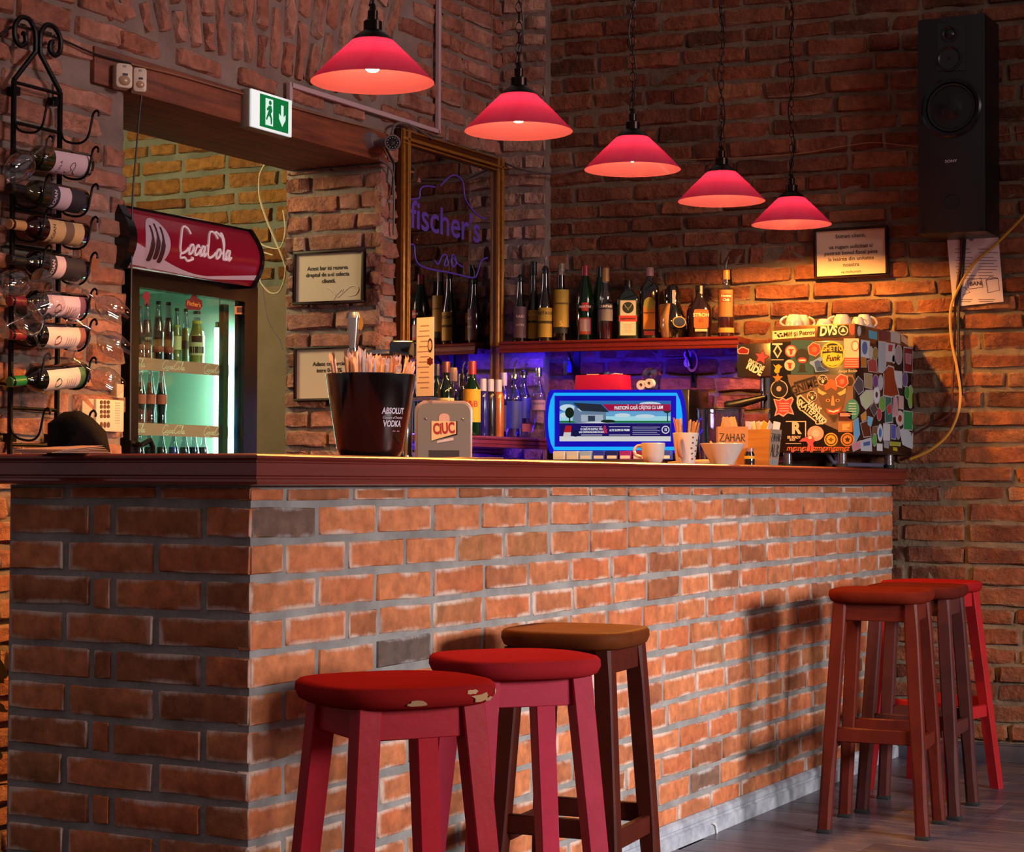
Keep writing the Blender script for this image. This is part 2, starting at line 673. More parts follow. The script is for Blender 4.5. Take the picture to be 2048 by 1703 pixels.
def brick_mesh(seed, jx, jy, jz, ix=0.045, iy=0.14, dz=0.28):
    r = random.Random(seed)
    cx = [-0.5, ix - 0.5, -0.15, 0.15, 0.5 - ix, 0.5]
    cy = [-0.5, iy - 0.5, 0.5 - iy, 0.5]
    nx = len(cx)
    vs, fs = [], []
    for j, y in enumerate(cy):
        for i, x in enumerate(cx):
            ex, ey = i in (0, nx - 1), j in (0, 3)
            dx = r.uniform(-jx, jx) - (math.copysign(jx * 0.6, x) if ex else 0)
            dy = r.uniform(-jy, jy) - (math.copysign(jy * 0.5, y) if ey else 0)
            if ex and ey:
                dx -= math.copysign(jx * 0.6, x)
                dy -= math.copysign(jy * 0.9, y)
            z = (-dz - (0.7 * dz if ex and ey else 0)) if (ex or ey) else 0.0
            vs.append((x + dx, y + dy, z + r.uniform(-jz, jz)))
    for j in range(3):
        for i in range(nx - 1):
            a = j * nx + i
            fs.append((a, a + 1, a + nx + 1, a + nx))
    ring = list(range(nx)) + [nx * 2 - 1, nx * 3 - 1] + list(range(nx * 4 - 1, nx * 3 - 1, -1)) + [nx * 2, nx]
    base = len(vs)
    for i in ring:
        vs.append((vs[i][0], vs[i][1], -1.0))
    n = len(ring)
    for k in range(n):
        fs.append((ring[(k + 1) % n], ring[k], base + k, base + (k + 1) % n))
    mb = MB()
    mb.add(vs, fs)
    return mb


NEAT = [brick_mesh(100 + i, 0.009, 0.032, 0.035, 0.02, 0.07, 0.09) for i in range(8)]
ROUGH = [brick_mesh(200 + i, 0.018, 0.062, 0.30) for i in range(14)]
BRICK_ME = {}


def brick_me(src, i, m):
    k = (id(src), i, m.name)
    if k not in BRICK_ME:
        me = src[i].mesh('brick', None, 0, True, 2, 60)
        me.materials.append(m)
        BRICK_ME[k] = me
    return BRICK_ME[k]


def course_fill(M, u0, u1, v0, v1, ch, L, joint, D, rng, nvar, skip=None, uneven=0.0, proud=0.0, shift0=0, lv=0.12):
    """running-bond bricks on the plane frame M (x right, y up, z out). Returns (matrix, variant)"""
    out = []
    row = 0
    v = v0
    while v < v1 - 0.02:
        h = ch * (1 + rng.uniform(-uneven, uneven))
        h = min(h, v1 - v)
        u = u0
        off = 0.5 * L if (row + shift0) % 2 else 0.0
        first = True
        while u < u1 - 0.005:
            l = L * (1 + rng.uniform(-lv, lv))
            if lv > 0.1 and rng.random() < 0.16:
                l *= 0.52
            if first:
                if off:
                    l = off
                first = False
            e = min(u + l, u1)
            if u1 - e < 0.05:
                e = u1
            if e - u > 0.03:
                c = (u + e) / 2, v + h / 2
                if not (skip and skip(c[0], c[1])):
                    s = (e - u - joint, h - joint * (1 + rng.uniform(-0.2, 0.4)), D)
                    MM = M @ T(c[0], c[1] + rng.uniform(-1, 1) * uneven * 0.02, rng.uniform(-proud, proud)) @ RZ(rng.uniform(-1, 1) * uneven * 9) @ Matrix.Diagonal((s[0], s[1], s[2], 1))
                    out.append((MM, rng.randrange(nvar)))
            u = e
        v += h
        row += 1
    return out


def lay_bricks(entries, src, m, mj, parent, limit=298):
    sc = []
    for MM, i in entries:
        px = []
        for x in (-0.5, 0.5):
            for y in (-0.5, 0.5):
                px.append(project(MM @ Vector((x, y, 0))))
        xs, ys = [p[0] for p in px], [p[1] for p in px]
        ins = max(xs) > -10 and min(xs) < W_ + 10 and max(ys) > -10 and min(ys) < H_ + 10
        a = (max(xs) - min(xs)) * (max(ys) - min(ys))
        sc.append((a if ins else -1.0, MM, i))
    sc.sort(key=lambda q: -q[0])
    rest = MB()
    n = 0
    for a, MM, i in sc:
        if n < limit and a > 0:
            o = bpy.data.objects.new('brick', brick_me(src, i, m))
            COL.objects.link(o)
            o.parent = parent
            o.matrix_basis = WM[parent].inverted() @ MM
            n += 1
        else:
            rest.add(src[i].v, src[i].f, MM)
    if rest.v:
        part('brickwork', rest, mj, parent, kind='stuff', ang=60)


# ------------------------------------------------------------------ floor
fl = single('floor', MB().bx(-4.0, 5.2, -0.98, 4.6, -0.10, -0.012), mat('floor_screed', '3a3438', 0.9), 'grey floor under the planks along the brick bar', 'floor', kind='structure')
M_PLK = []
for i, (a, b) in enumerate((('5c5058', '3c3238'), ('665a62', '463a42'), ('544850', '382e34'), ('605660', '403640'))):
    M_PLK.append(mat('laminate_%d' % i, a, 0.34, grain=((45, 2.2, 20), 0.9, b), bump=(90, 0.05)))
pr = random.Random(3)
x = -0.6
while x < 4.5:
    y = -0.975 - pr.uniform(0, 0.9)
    while y < 0.0:
        a, b = max(y, -0.975), min(y + 1.18, -0.002 if x < 4.4 else 0.6)
        if b - a > 0.05:
            part('plank', MB().bx(x + 0.001, x + 0.191, a + 0.0008, b - 0.0008, -0.012, 0.0), M_PLK[pr.randrange(4)], fl, bevel=0.0012, segs=1)
        y += 1.18
    x += 0.192
tr = single('trim_1', MB().bx(-4, 5.2, -1.005, -0.975, -0.04, 0.004).bx(-4, 5.2, -1.02, -1.005, -0.10, -0.006), mat('black_strip', '1c1a1e', 0.35, 0.3), 'black edge strip along the raised plank floor', 'trim', kind='structure', bevel=0.002)
lowf = single('floor_lower', MB().bx(-5, 5.2, -6.0, -1.02, -0.22, -0.12), mat('red_tile', '7c4a34', 0.7, noise=(8, 0.7, '50382c'), bump=(30, 0.4)), 'worn red brick floor below the step', 'floor', kind='structure')

single('daylight_blocker', MB().bx(-7, 9, -4.2, -3.9, 1.78, 3.6), M_OMORT, 'unseen slab added behind the viewer to keep daylight off the upper walls', 'wall', kind='structure')  # unseen block added to stop window daylight reaching high on the walls

# ------------------------------------------------------------------ wall at the far end
def wbox(pl, u0, u1, v0, v1, off, thick):
    return MB().bx(u0, u1, v0, v1, -thick, -off, pl.M)


wb = part('wall_back', wbox(BACK, -1.9, 2.2, -0.1, 3.6, 0.013, 0.25), M_OMORT, None, smooth=False)
tag(wb, 'dark old brick wall at the far end of the bar', 'wall', kind='structure')
WM[wb] = wb.matrix_world.copy()
ent = course_fill(BACK.M, -1.62, 2.0, 0.0, 3.5, 0.0745, 0.250, 0.010, 0.034, random.Random(11), 14, None, 0.11, 0.008, 0)
lay_bricks(ent, ROUGH, M_OLD, M_OLDJ, wb)
# pier in the corner
pu0 = (PIER.Mi @ PIER.pt(1000, 500)).x
pu1 = (PIER.Mi @ PIER.pt(1091, 500)).x
wp = part('wall_corner', MB().bx(pu0 - 0.02, pu1 - 0.006, -0.1, 3.6, -0.10, -0.012, PIER.M), M_LMORT, None, smooth=False)
tag(wp, 'narrow pale brick pier beside the tall mirror', 'wall', kind='structure')
ent = course_fill(PIER.M, pu0, pu1, 0.0, 3.5, 0.076, 0.21, 0.014, 0.05, random.Random(5), 14, None, 0.1, 0.004, 0, 0.2)
lay_bricks(ent, ROUGH, M_PIER, M_PINKJ, wp)

# ------------------------------------------------------------------ wall behind the bartender, with the opening
wl = thing('wall_left', 'limewashed brick wall behind the bar with a wide opening', 'wall', (0, YL, 0), kind='structure')
part('mortar', MB().bx(0.1, XJL - 0.012, YL + 0.014, YL + THK, -0.1, 3.6), M_LMORT, wl, smooth=False)
part('mortar', MB().bx(XJR + 0.014, XC + 0.25, YL + 0.014, YL + THK, -0.1, 3.6), M_LMORT, wl, smooth=False)
part('mortar', MB().bx(XJL - 0.012, XJR + 0.014, YL + 0.014, YL + THK, LZ1 - 0.02, 3.6), M_LMORT, wl, smooth=False)
mirror_x0, mirror_x1 = LEFTW.pt(797, 400).x, XC


def in_fan(X, z):
    zc = 1.0
    ph = math.atan2(X - 2.30, z - zc)
    return z > LZ1 - 0.005 and abs(ph) < radians(28.5)


def skipL(u, v):
    X, z = u, v
    if X > XJL - 0.03 and X < XJR + 0.03 and z < LZ1 + 0.01:
        return True
    if in_fan(X, z):
        return True
    if 1.42 < X < 1.68 and 2.12 < z < 2.40:     # bare mortar patch beside the iron rack
        return True
    if 1.50 < X < XJR + 0.1 and LZ0 - 0.03 < z < LZ1 + 0.02:
        return True
    if X > mirror_x0 + 0.12 and 1.25 < z < 2.38:
        return True
    return False


ent = course_fill(LEFTW.M, 0.3, XJL, 0.0, 3.5, 0.0765, 0.25, 0.013, 0.036, random.Random(21), 14, skipL, 0.1, 0.007, 1, 0.18)
ent += course_fill(LEFTW.M, XJL, XJR, LZ1, 3.5, 0.0765, 0.25, 0.013, 0.036, random.Random(24), 14, skipL, 0.1, 0.007, 1, 0.18)
ent += course_fill(LEFTW.M, XJR, XC + 0.02, 0.0, 3.5, 0.0765, 0.24, 0.013, 0.036, random.Random(22), 14, skipL, 0.1, 0.007, 0, 0.18)
# relieving arch of soldier bricks above the beam
fr = random.Random(9)
zc, xc0 = 1.0, 2.30
ph = -27.5
k = 0
while ph < 27.5:
    p = radians(ph)
    rad = (LZ1 + 0.11 - zc) / cos(p) + (0.0 if k % 2 else -0.115) + fr.uniform(-0.012, 0.012)
    while rad < 2.75:
        l = 0.235 * (1 + fr.uniform(-0.12, 0.1))
        a, b = rad, rad + l
        if zc + a * cos(p) < LZ1 + 0.10:
            a = (LZ1 + 0.10 - zc) / cos(p)
        if b - a > 0.06:
            c = (a + b) / 2
            MM = LEFTW.M @ T(xc0 + c * sin(p), zc + c * cos(p), fr.uniform(-0.004, 0.006)) @ RZ(90 - ph + fr.uniform(-2.5, 2.5)) @ Matrix.Diagonal((b - a, 0.055 * (rad / 1.55) * fr.uniform(0.85, 1.05), 0.036, 1))
            ent.append((MM, fr.randrange(14)))
        rad += l + 0.022
    ph += 2.75
    k += 1
u = XJL - 0.05
while u < XJR - 0.1:                              # flat bricks bedded on the beam
    l = fr.uniform(0.16, 0.25)
    ent.append((LEFTW.M @ T(u + l / 2, LZ1 + 0.048, 0) @ RZ(fr.uniform(-2, 2)) @ Matrix.Diagonal((l, 0.062, 0.036, 1)), fr.randrange(14)))
    u += l + fr.uniform(0.03, 0.12)
jw = course_fill(JAMB.M, -(YL + THK), -YL - 0.002, 0.0, LZ0, 0.076, 0.235, 0.013, 0.036, random.Random(31), 14, None, 0.1, 0.006, 0, 0.18)
lay_bricks(ent + jw, ROUGH, M_PINK, M_PINKJ, wl)
M_BEAM = mat('old_beam_wood', '84462e', 0.6, grain=((3, 30, 34), 0.9, '4a2418'), bump=(24, 0.5))
part('lintel', MB().bx(XJL - 0.17, XJR + 0.04, YL - 0.004, YL + THK - 0.01, LZ0, LZ1), M_BEAM, wl, label='dark old wooden beam over the opening', bevel=0.006)

# back room seen through the opening
wa = part('wall_alcove', MB().bx(-4.4, -1.9, -0.1, 3.4, -0.2, -0.014, ALC.M), mat('alcove_mortar', '6a685a', 0.95, noise=(6, 0.8, '4c4a40'), bump=(34, 0.9)), None, smooth=False)
tag(wa, 'yellow lit brick wall of the back room', 'wall', kind='structure')
M_ALC = brick_mat('alcove_brick', ['7a4c20', '8c5a26', '946230', '74441e'], '8c8068', 0.5, 0.2, 0.8)
ent = course_fill(ALC.M, -4.2, -2.0, 1.95, 3.3, 0.082, 0.27, 0.02, 0.03, random.Random(41), 14, None, 0.1, 0.004, 0, 0.2)
lay_bricks(ent, ROUGH, M_ALC, M_ALC, wa)
part('plaster', MB().bx(-4.3, -1.95, 0.0, 1.93, -0.02, 0.012, ALC.M), mat('brown_plaster', '7a6650', 0.9, noise=(3, 0.6, '5c4c3c')), wa)

# skirting of the far wall
M_SKIRT = mat('dark_skirting', '4a4650', 0.5, noise=(14, 0.6, '34323a'))
sk = single('baseboard_back', MB().bx(-0.02, 1.9, 0.0, 0.062, -0.01, 0.014, BACK.M).bx(-0.02, 1.9, 0.062, 0.07, -0.01, 0.008, BACK.M), M_SKIRT, 'dark grey skirting along the far brick wall', 'skirting', kind='structure', bevel=0.002)

# ------------------------------------------------------------------ the brick bar
BARY = 0.642
bar = thing('bar_counter', 'orange brick bar with grey mortar joints and painted skirting', 'bar')
part('mortar_core', MB().add([(0.004, 0.004, 0), (4.262, 0.004, 0), (4.184, BARY - 0.004, 0), (0.004, BARY - 0.004, 0), (0.004, 0.004, 1.0655), (4.262, 0.004, 1.0655), (4.184, BARY - 0.004, 1.0655), (0.004, BARY - 0.004, 1.0655)],
     [(0, 3, 2, 1), (4, 5, 6, 7), (0, 1, 5, 4), (1, 2, 6, 5), (2, 3, 7, 6), (3, 0, 4, 7)]), M_MORT, bar, smooth=False)
br = random.Random(77)
ent = []
ZT, CH, BL = 1.029, 0.0751, 0.239
for r in range(15):
    z1 = 1.067 if r == 0 else ZT - CH * (r - 1)
    z0 = ZT - CH * r
    if z1 < 0.05:
        continue
    z0 = max(z0, 0.0)
    h = z1 - z0 - 0.0140
    # front
    u = 0.0
    first = True
    while u < 4.262:
        l = BL * (1 + br.uniform(-0.05, 0.05))
        if first:
            l = BL if r % 2 else BL * 0.5
            first = False
        elif br.random() < 0.06:
            l *= 0.55
        e = min(u + l, 4.268)
        if e - u > 0.035:
            ent.append((BARF.M @ T((u + e) / 2 - (0.003 if u == 0 else 0), (z0 + z1) / 2 + br.uniform(-0.002, 0.002), br.uniform(-0.001, 0.002)) @ RZ(br.uniform(-0.5, 0.5)) @ Matrix.Diagonal((e - u - 0.0130 + (0.006 if u == 0 else 0), h * br.uniform(0.96, 1.03), 0.03, 1)), br.randrange(8)))
        u = e
    # end
    seq = [0.115, 0.238, 0.055, 0.234] if r % 2 else [0.238, 0.238, 0.166]
    u = 0.0
    for l in seq:
        l2 = l * (1 + br.uniform(-0.02, 0.02))
        e = min(u + l2, BARY)
        ent.append((BARL.M @ T(-(u + e) / 2 + (0.003 if u == 0 else 0), (z0 + z1) / 2 + br.uniform(-0.002, 0.002), br.uniform(-0.001, 0.002)) @ RZ(br.uniform(-0.6, 0.6)) @ Matrix.Diagonal((e - u - 0.0135 + (0.006 if u == 0 else 0), h * br.uniform(0.95, 1.03), 0.03, 1)), br.randrange(8)))
        u = e
lay_bricks(ent, NEAT, M_BAR, M_BARJ, bar, 300)
M_SCORCH = brick_mat('scorched_brick', ['5c4a44', '7a5644'], 'a8a0a0', 0.9, 1.0, 0.35)
for sxp, szp in ((0.12, 0.99), (0.62, 0.69), (2.40, 0.10)):
    bo = min((o for o in bar.children if o.name.startswith('brick') and not o.get('kind') and abs(o.matrix_basis.translation.y) < 0.01), key=lambda o: (o.matrix_basis.translation - Vector((sxp, 0, szp))).length)
    bo.data = bo.data.copy()
    bo.data.materials[0] = M_SCORCH
M_PLINTH = mat('worn_white_paint', 'a8aab4', 0.6, noise=(16, 0.75, '6c6e78'), bump=(40, 0.2))
pm = MB()
prof = [(0.0, 0.0), (0.020, 0.0), (0.020, 0.040), (0.014, 0.044), (0.014, 0.050), (0.017, 0.054), (0.017, 0.068), (0.006, 0.076), (0.0, 0.076)]
n = len(prof)
vs = [(0.0 - d, -d, z) for d, z in prof] + [(4.285, -d, z) for d, z in prof]
pm.add(vs, [(i, (i + 1) % n, n + (i + 1) % n, n + i) for i in range(n)] + [tuple(range(n)), tuple(range(2 * n - 1, n - 1, -1))])
part('skirting', pm, M_PLINTH, bar, label='worn pale grey skirting board', smooth=False)

# ------------------------------------------------------------------ worktop with moulded edge
M_TOP = mat('dark_red_varnish', '722a20', 0.30, coat=0.5, grain=((2, 40, 40), 0.6, '5a1e16'), bump=(30, 0.04))
top = MB()
OV = 0.046
prof = [(-0.008, 0.0), (-0.001, -0.0015), (0.004, -0.005), (0.0045, -0.009), (0.001, -0.0125), (-0.004, -0.0145), (-0.004, -0.0165), (0.0, -0.019), (0.0, -0.043), (-0.0045, -0.046), (-0.0045, -0.049), (0.001, -0.0515), (0.0045, -0.056), (0.0035, -0.061), (-0.004, -0.064)]
n = len(prof)
YB = BARY + 0.045
rows = []
for d, z in prof:
    o = OV + d
    rows += [(-o, YB, 1.13 + z), (-o, -o, 1.13 + z), (4.282 + 0.1228 * o, -o, 1.13 + z), (4.278 - 0.1228 * YB, YB, 1.13 + z)]
fs = []
for k in range(n - 1):
    for s in range(3):
        a, b = k * 4 + s, k * 4 + s + 1
        fs.append((a, b, b + 4, a + 4))
    fs.append((k * 4 + 3, k * 4, k * 4 + 4, k * 4 + 7))
fs.append((0, 1, 2, 3))
fs.append(tuple((n - 1) * 4 + i for i in (3, 2, 1, 0)))
top.add(rows, fs)
single('worktop', top, M_TOP, 'dark red varnished wooden worktop with moulded edge on the brick bar', 'countertop', ang=25)
ZB = 1.13
# ------------------------------------------------------------------ bar stools
def stool_mats(i, seatc, seat2, legc, leg2, coat, rough):
    return (mat('stool_seat_paint_%d' % i, seatc, rough + 0.20, spec=0.03 if i == 2 else 0.0, noise=(9, 0.55, seat2), bump=(40, 0.06)),
            mat('stool_leg_paint_%d' % i, legc, rough + 0.16, spec=0.15, noise=(12, 0.5, leg2), bump=(50, 0.06)))


def make_stool(label, x, y, rz, mats, brown=False, h=0.73, top=0.095, foot=0.15, feet=False, sz=0.165, sq=2.2):
    ms, ml = mats
    t = thing('bar_stool', label, 'bar stool', (x, y, 0), rz, 'bar stools along the brick bar')
    M = WM[t]
    th = 0.040 if brown else 0.036
    prof = [(0.0, -th), (sz * 0.90, -th), (sz * 0.965, -th * 0.85), (sz, -th * 0.5), (sz * 0.993, -th * 0.16), (sz * 0.965, -0.0012), (sz * 0.90, 0.0), (sz * 0.6, -0.004), (0.0, -0.007)]
    part('seat', MB().lathe(prof, M @ T(0, 0, h), 40, sx=1.0, sy=0.97, sq=sq), ms, t, ang=50)
    a0, a1 = (0.021, 0.018) if not brown else (0.021, 0.02)
    zt = h - th + 0.001
    zf = 0.008 if feet else 0.0
    for sx in (-1, 1):
        for sy in (-1, 1):
            mb = MB()
            rings = []
            for k in range(9):
                f = k / 8
                z = zf + (zt - zf) * f
                c = foot + (top - foot) * f
                a = a1 + (a0 - a1) * f
                ch = 0.0
                if brown:
                    ch = 0.006 * max(0.0, sin(f * pi * 2.0 + 0.6)) + 0.002
                ox, oy = sx * c, sy * c
                ring = []
                for px, py in ((-1, -1), (1, -1), (1, 1), (-1, 1)):
                    bx_, by_ = ox + px * a, oy + py * a
                    # chamfer every corner a little, wavily on the brown stools
                    ring.append((bx_ - px * (ch + 0.002), by_, z) if px * py < 0 else (bx_, by_ - py * (ch + 0.002), z))
                    ring.append((bx_, by_ - py * (ch + 0.002), z) if px * py < 0 else (bx_ - px * (ch + 0.002), by_, z))
                rings.append(ring)
            vs = [p for r in rings for p in r]
            n = 8
            fs = [(k * n + i, k * n + (i + 1) % n, (k + 1) * n + (i + 1) % n, (k + 1) * n + i) for k in range(8) for i in range(n)]
            fs += [tuple(range(n - 1, -1, -1)), tuple(8 * n + i for i in range(n))]
            mb.add(vs, fs, M)
            lg = part('leg', mb, ml, t, ang=30)
            if feet:
                part('foot_pad', MB().bx(sx * foot - 0.021, sx * foot + 0.021, sy * foot - 0.021, sy * foot + 0.021, 0.0, 0.012, M), mat('black_rubber', '141414', 0.7), lg, bevel=0.002)
    for ax in (0, 1):
        for s in (-1, 1):
            ap = 0.055
            mb, mb2 = MB(), MB()
            c = top + 0.003
            if ax == 0:
                mb.bx(-c, c, s * c - 0.010, s * c + 0.010, zt - ap, zt + 0.001, M)
            else:
                mb.bx(s * c - 0.010, s * c + 0.010, -c, c, zt - ap, zt + 0.001, M)
            part('apron', mb, ml, t, bevel=0.002, segs=1)
            z = 0.275 if ax == 0 else 0.30
            cc = foot + (top - foot) * (z / zt)
            if ax == 0:
                mb2.bx(-cc, cc, s * cc - 0.010, s * cc + 0.010, z - 0.022, z + 0.022, M)
            else:
                mb2.bx(s * cc - 0.010, s * cc + 0.010, -cc, cc, z - 0.022, z + 0.022, M)
            part('stretcher', mb2, ml, t, bevel=0.003, segs=1)
    return t


SA = stool_mats(0, '8a1a1c', '7a1c18', 'a41c2a', '8c1822', 0.6, 0.28)
SB = stool_mats(1, '8e2026', '7c1c22', 'a42a40', '8c2234', 0.4, 0.38)
SC = stool_mats(2, '5c2c14', '42200f', '48180f', '30100a', 0.4, 0.34)
SD = stool_mats(3, '581c12', '44160e', '501a12', '3a120c', 0.5, 0.3)
SE = stool_mats(4, '4c1a14', '3a1410', '44201e', '341618', 0.3, 0.4)
SF = stool_mats(5, '86191b', '701618', '981c20', '80181c', 0.4, 0.36)
make_stool('glossy red bar stool with chipped seat edge by the bar corner', -0.30, -0.525, -34, SA, h=0.736, sz=0.163, sq=0.75)
stA = bpy.data.objects['bar_stool']
chip = random.Random(3)
for a0, wa, zc0, hh in ((-62, 9, 0.62, 0.20), (-70, 4, 0.30, 0.12), (-50, 5, 0.75, 0.12), (-38, 3, 0.45, 0.14), (-96, 4, 0.70, 0.12)):
    vs, sz_, th_ = [], 0.163, 0.036
    for k_ in range(12):
        t_ = 2 * pi * k_ / 12
        j_ = 1 + chip.uniform(-0.35, 0.35)
        a_ = radians(a0 + wa * j_ * cos(t_))
        zf_ = min(max(zc0 + hh * j_ * sin(t_), 0.2), 0.82)
        rr_ = sz_ * (1.0 - 0.10 * max(0, zf_ - 0.5) ** 1.5 - 0.02 * max(0, 0.5 - zf_)) * 1.006
        p_ = 2.0 / (2.0 + 0.75)
        vs.append((rr_ * math.copysign(abs(cos(a_)) ** p_, cos(a_)), rr_ * 0.97 * math.copysign(abs(sin(a_)) ** p_, sin(a_)), 0.736 - th_ * zf_))
    part('paint_chip', MB().add(vs, [tuple(range(12))], WM[stA]), mat('bare_wood', 'a8805c', 0.7), stA)
make_stool('matt crimson bar stool between the chipped red and the dark brown stool', 0.20, -0.49, -40, SB, h=0.737, sz=0.160, sq=0.75)
make_stool('dark brown bar stool with an orange-brown wooden seat beside the crimson stool', 0.875, -0.29, 6, SC, True, h=0.738, top=0.108, sz=0.160, sq=1.6)
make_stool('reddish brown bar stool with wavy chamfered legs pushed against the dull maroon one', 2.725, -0.44, 6.5, SD, True, h=0.744, top=0.108, feet=True, sz=0.158)
make_stool('dull maroon bar stool squeezed between the reddish brown and bright red stools', 3.125, -0.435, 4, SE, True, h=0.738, top=0.108, feet=True, sz=0.158)
make_stool('bright red bar stool with worn edges nearest the far brick wall', 3.55, -0.36, -12, SF, False, top=0.10, foot=0.165, sz=0.165, sq=0.9)

# ------------------------------------------------------------------ pendant lamps
def shade_mat():
    m = bpy.data.materials.new('red_glass_shade')
    m.use_nodes = True
    nt = m.node_tree
    L = nt.links.new
    nt.nodes.remove(nt.nodes['Principled BSDF'])
    out = nt.nodes['Material Output']
    tl = nd(nt, 'ShaderNodeBsdfTranslucent')
    tl.inputs['Color'].default_value = (0.0124, 0.0008, 0.0110, 1)
    df = nd(nt, 'ShaderNodeBsdfDiffuse')
    df.inputs['Color'].default_value = (0.030, 0.0082, 0.0285, 1)
    gl = nd(nt, 'ShaderNodeBsdfGlossy', Roughness=0.12)
    a = nd(nt, 'ShaderNodeMixShader')
    a.inputs[0].default_value = 0.52
    L(tl.outputs[0], a.inputs[1])
    L(df.outputs[0], a.inputs[2])
    b = nd(nt, 'ShaderNodeMixShader')
    b.inputs[0].default_value = 0.05
    L(a.outputs[0], b.inputs[1])
    L(gl.outputs[0], b.inputs[2])
    L(b.outputs[0], out.inputs['Surface'])
    return m


M_SHADE = shade_mat()
M_BRONZE = mat('dark_bronze', '1e120e', 0.3, 0.8)
M_CHAIN = mat('black_chain', '120e0d', 0.4, 0.7)
M_BULB = mat('lamp_bulb', '000000', 0.3, emit='ffae4c', es=3300)
LZ = 2.046


def make_lamp(x, y, z, label):
    t = thing('pendant_lamp', label, 'lamp', (x, y, z), 0, 'red pendant lamps over the bar')
    M = WM[t]
    part('shade', MB().lathe([(0.1505, -0.002), (0.150, 0.0), (0.100, 0.052), (0.050, 0.100), (0.040, 0.110)], M, 48, cap=False), M_SHADE, t, ang=80)
    part('collar', MB().lathe([(0.052, 0.0985), (0.046, 0.1075), (0.026, 0.122), (0.022, 0.125), (0.022, 0.122)], M, 24, cap=False), M_BRONZE, t)
    part('holder', MB().lathe([(0.020, 0.072), (0.020, 0.120), (0.0225, 0.122), (0.0225, 0.146), (0.019, 0.149), (0.012, 0.150), (0.0125, 0.172), (0.009, 0.175), (0.006, 0.190), (0.0, 0.192)], M, 20), M_BRONZE, t)
    part('bulb', MB().lathe([(0.012, 0.084), (0.014, 0.075), (0.021, 0.058), (0.023, 0.047), (0.020, 0.034), (0.012, 0.025), (0.0, 0.022)], M, 16), M_BULB, t)
    ch = MB()
    zz = 0.186
    k = 0
    while zz < 3.28 - z:
        pts = []
        for i in range(10):
            a = 2 * pi * i / 10
            pts.append((0.0085 * cos(a), 0.0, zz + 0.0165 + 0.0165 * sin(a)))
        ch.tube(pts, 0.0016, 5, True, M @ RZ(90 * (k % 2) + 20))
        zz += 0.0285
        k += 1
    part('chain', ch, M_CHAIN, t)
    cp = [(0.010 * sin(i * 0.9), 0.010 * cos(i * 1.3), 0.185 + i * 0.05) for i in range(int((3.28 - z - 0.185) / 0.05) + 1)]
    part('cord', MB().tube(smooth_path(cp, 3), 0.0022, 6, M=M), M_CHAIN, t)
    return t


lx = [0.80, 1.554, 2.309, 3.043, 3.742]
labs = ['red glass pendant lamp hanging near the exit sign and trunking',
        'red glass pendant lamp hanging before the corner of the tall mirror',
        'red glass pendant lamp at the middle of the row of five',
        'red glass pendant lamp next to the one above the coffee machine',
        'red glass pendant lamp hanging above the stickered coffee machine']
lamp0 = make_lamp(lx[0], 0.23, LZ, labs[0])
for i in range(1, 5):
    copy_tree(lamp0, Matrix.Translation((lx[i], 0.23, LZ + 0.002 * (i % 3))), None, labs[i])
single('trim_2', MB().bx(-0.4, 4.18, 0.17, 0.29, 3.28, 3.40), M_BEAM, 'ceiling beam carrying the lamp chains', 'beam', kind='structure')

# ------------------------------------------------------------------ loudspeaker on the far wall
SPX = 4.05
SPK = Plane((SPX, 0, 0), (0, -1, 0))
M_BLK = mat('black_vinyl', '0b0a0b', 0.42, noise=(30, 0.4, '121011'))
M_CONE = mat('speaker_cone', '101012', 0.35, 0.2)
M_RUB = mat('speaker_rubber', '060606', 0.5)
M_RING = mat('speaker_ring', '1c1c20', 0.25, 0.6)
a, b = SPK.pt(1835, 40), SPK.pt(1971, 462)
sp = thing('loudspeaker', 'tall black floor-standing loudspeaker hung on the far brick wall', 'speaker', ((SPX + 4.27) / 2, (a.y + b.y) / 2, b.z))
part('cabinet', MB().bx(SPX, 4.262, b.y, a.y, b.z, a.z), M_BLK, sp, bevel=0.006)
part('bracket', MB().bx(4.19, 4.325, (a.y + b.y) / 2 - 0.05, (a.y + b.y) / 2 + 0.05, b.z + 0.2, b.z + 0.5), M_BLK, sp)


def disc(pl, x, y, prof_r, seg=40):
    """turned ring: [(radius px, off)]"""
    c = pl.pt(x, y)
    s = mpp(c)
    M = frame(c, pl.r)
    return MB().lathe([(r * s * 0.98, o) for r, o in prof_r], M, seg)


part('baffle', decal(SPK, rect(1875, 48, 1931, 141), 0.003, 0.003), mat('grey_baffle', '17161a', 0.35), sp)
tw = part('tweeter', disc(SPK, 1899, 68, [(17, 0.002), (17, 0.006), (14, 0.007), (10, 0.003), (8, 0.006), (5, 0.010), (0, 0.012)]), M_CONE, sp)
md_ = part('midrange', disc(SPK, 1899, 117, [(26, 0.002), (26, 0.007), (23, 0.008), (21, 0.004), (10, -0.004), (8, 0.0), (4, 0.003), (0, 0.004)]), M_CONE, sp)
wf = part('woofer_ring', disc(SPK, 1903, 215, [(62, 0.0), (62, 0.006), (58, 0.011), (52, 0.009), (50, 0.002), (50, -0.01)]), M_RING, sp)
part('surround', disc(SPK, 1903, 215, [(51, 0.0), (49, 0.007), (45, 0.006), (43, 0.0), (43, -0.01)]), M_RUB, wf)
part('cone', disc(SPK, 1903, 215, [(44, 0.001), (22, 0.0015), (21, 0.0025), (19, 0.004), (12, 0.011), (0, 0.014)]), M_CONE, wf)
part('port', disc(SPK, 1903, 403, [(17, 0.0), (17, 0.003), (14.5, 0.003), (14, 0.0008), (0, 0.0008)]), M_RUB, sp)
part('badge', text_mb('SONY', 0.014, SPK.at(1902, 322, 0.0012), bold=0.02, sx=1.25), flatc('b8b0b4'), sp)
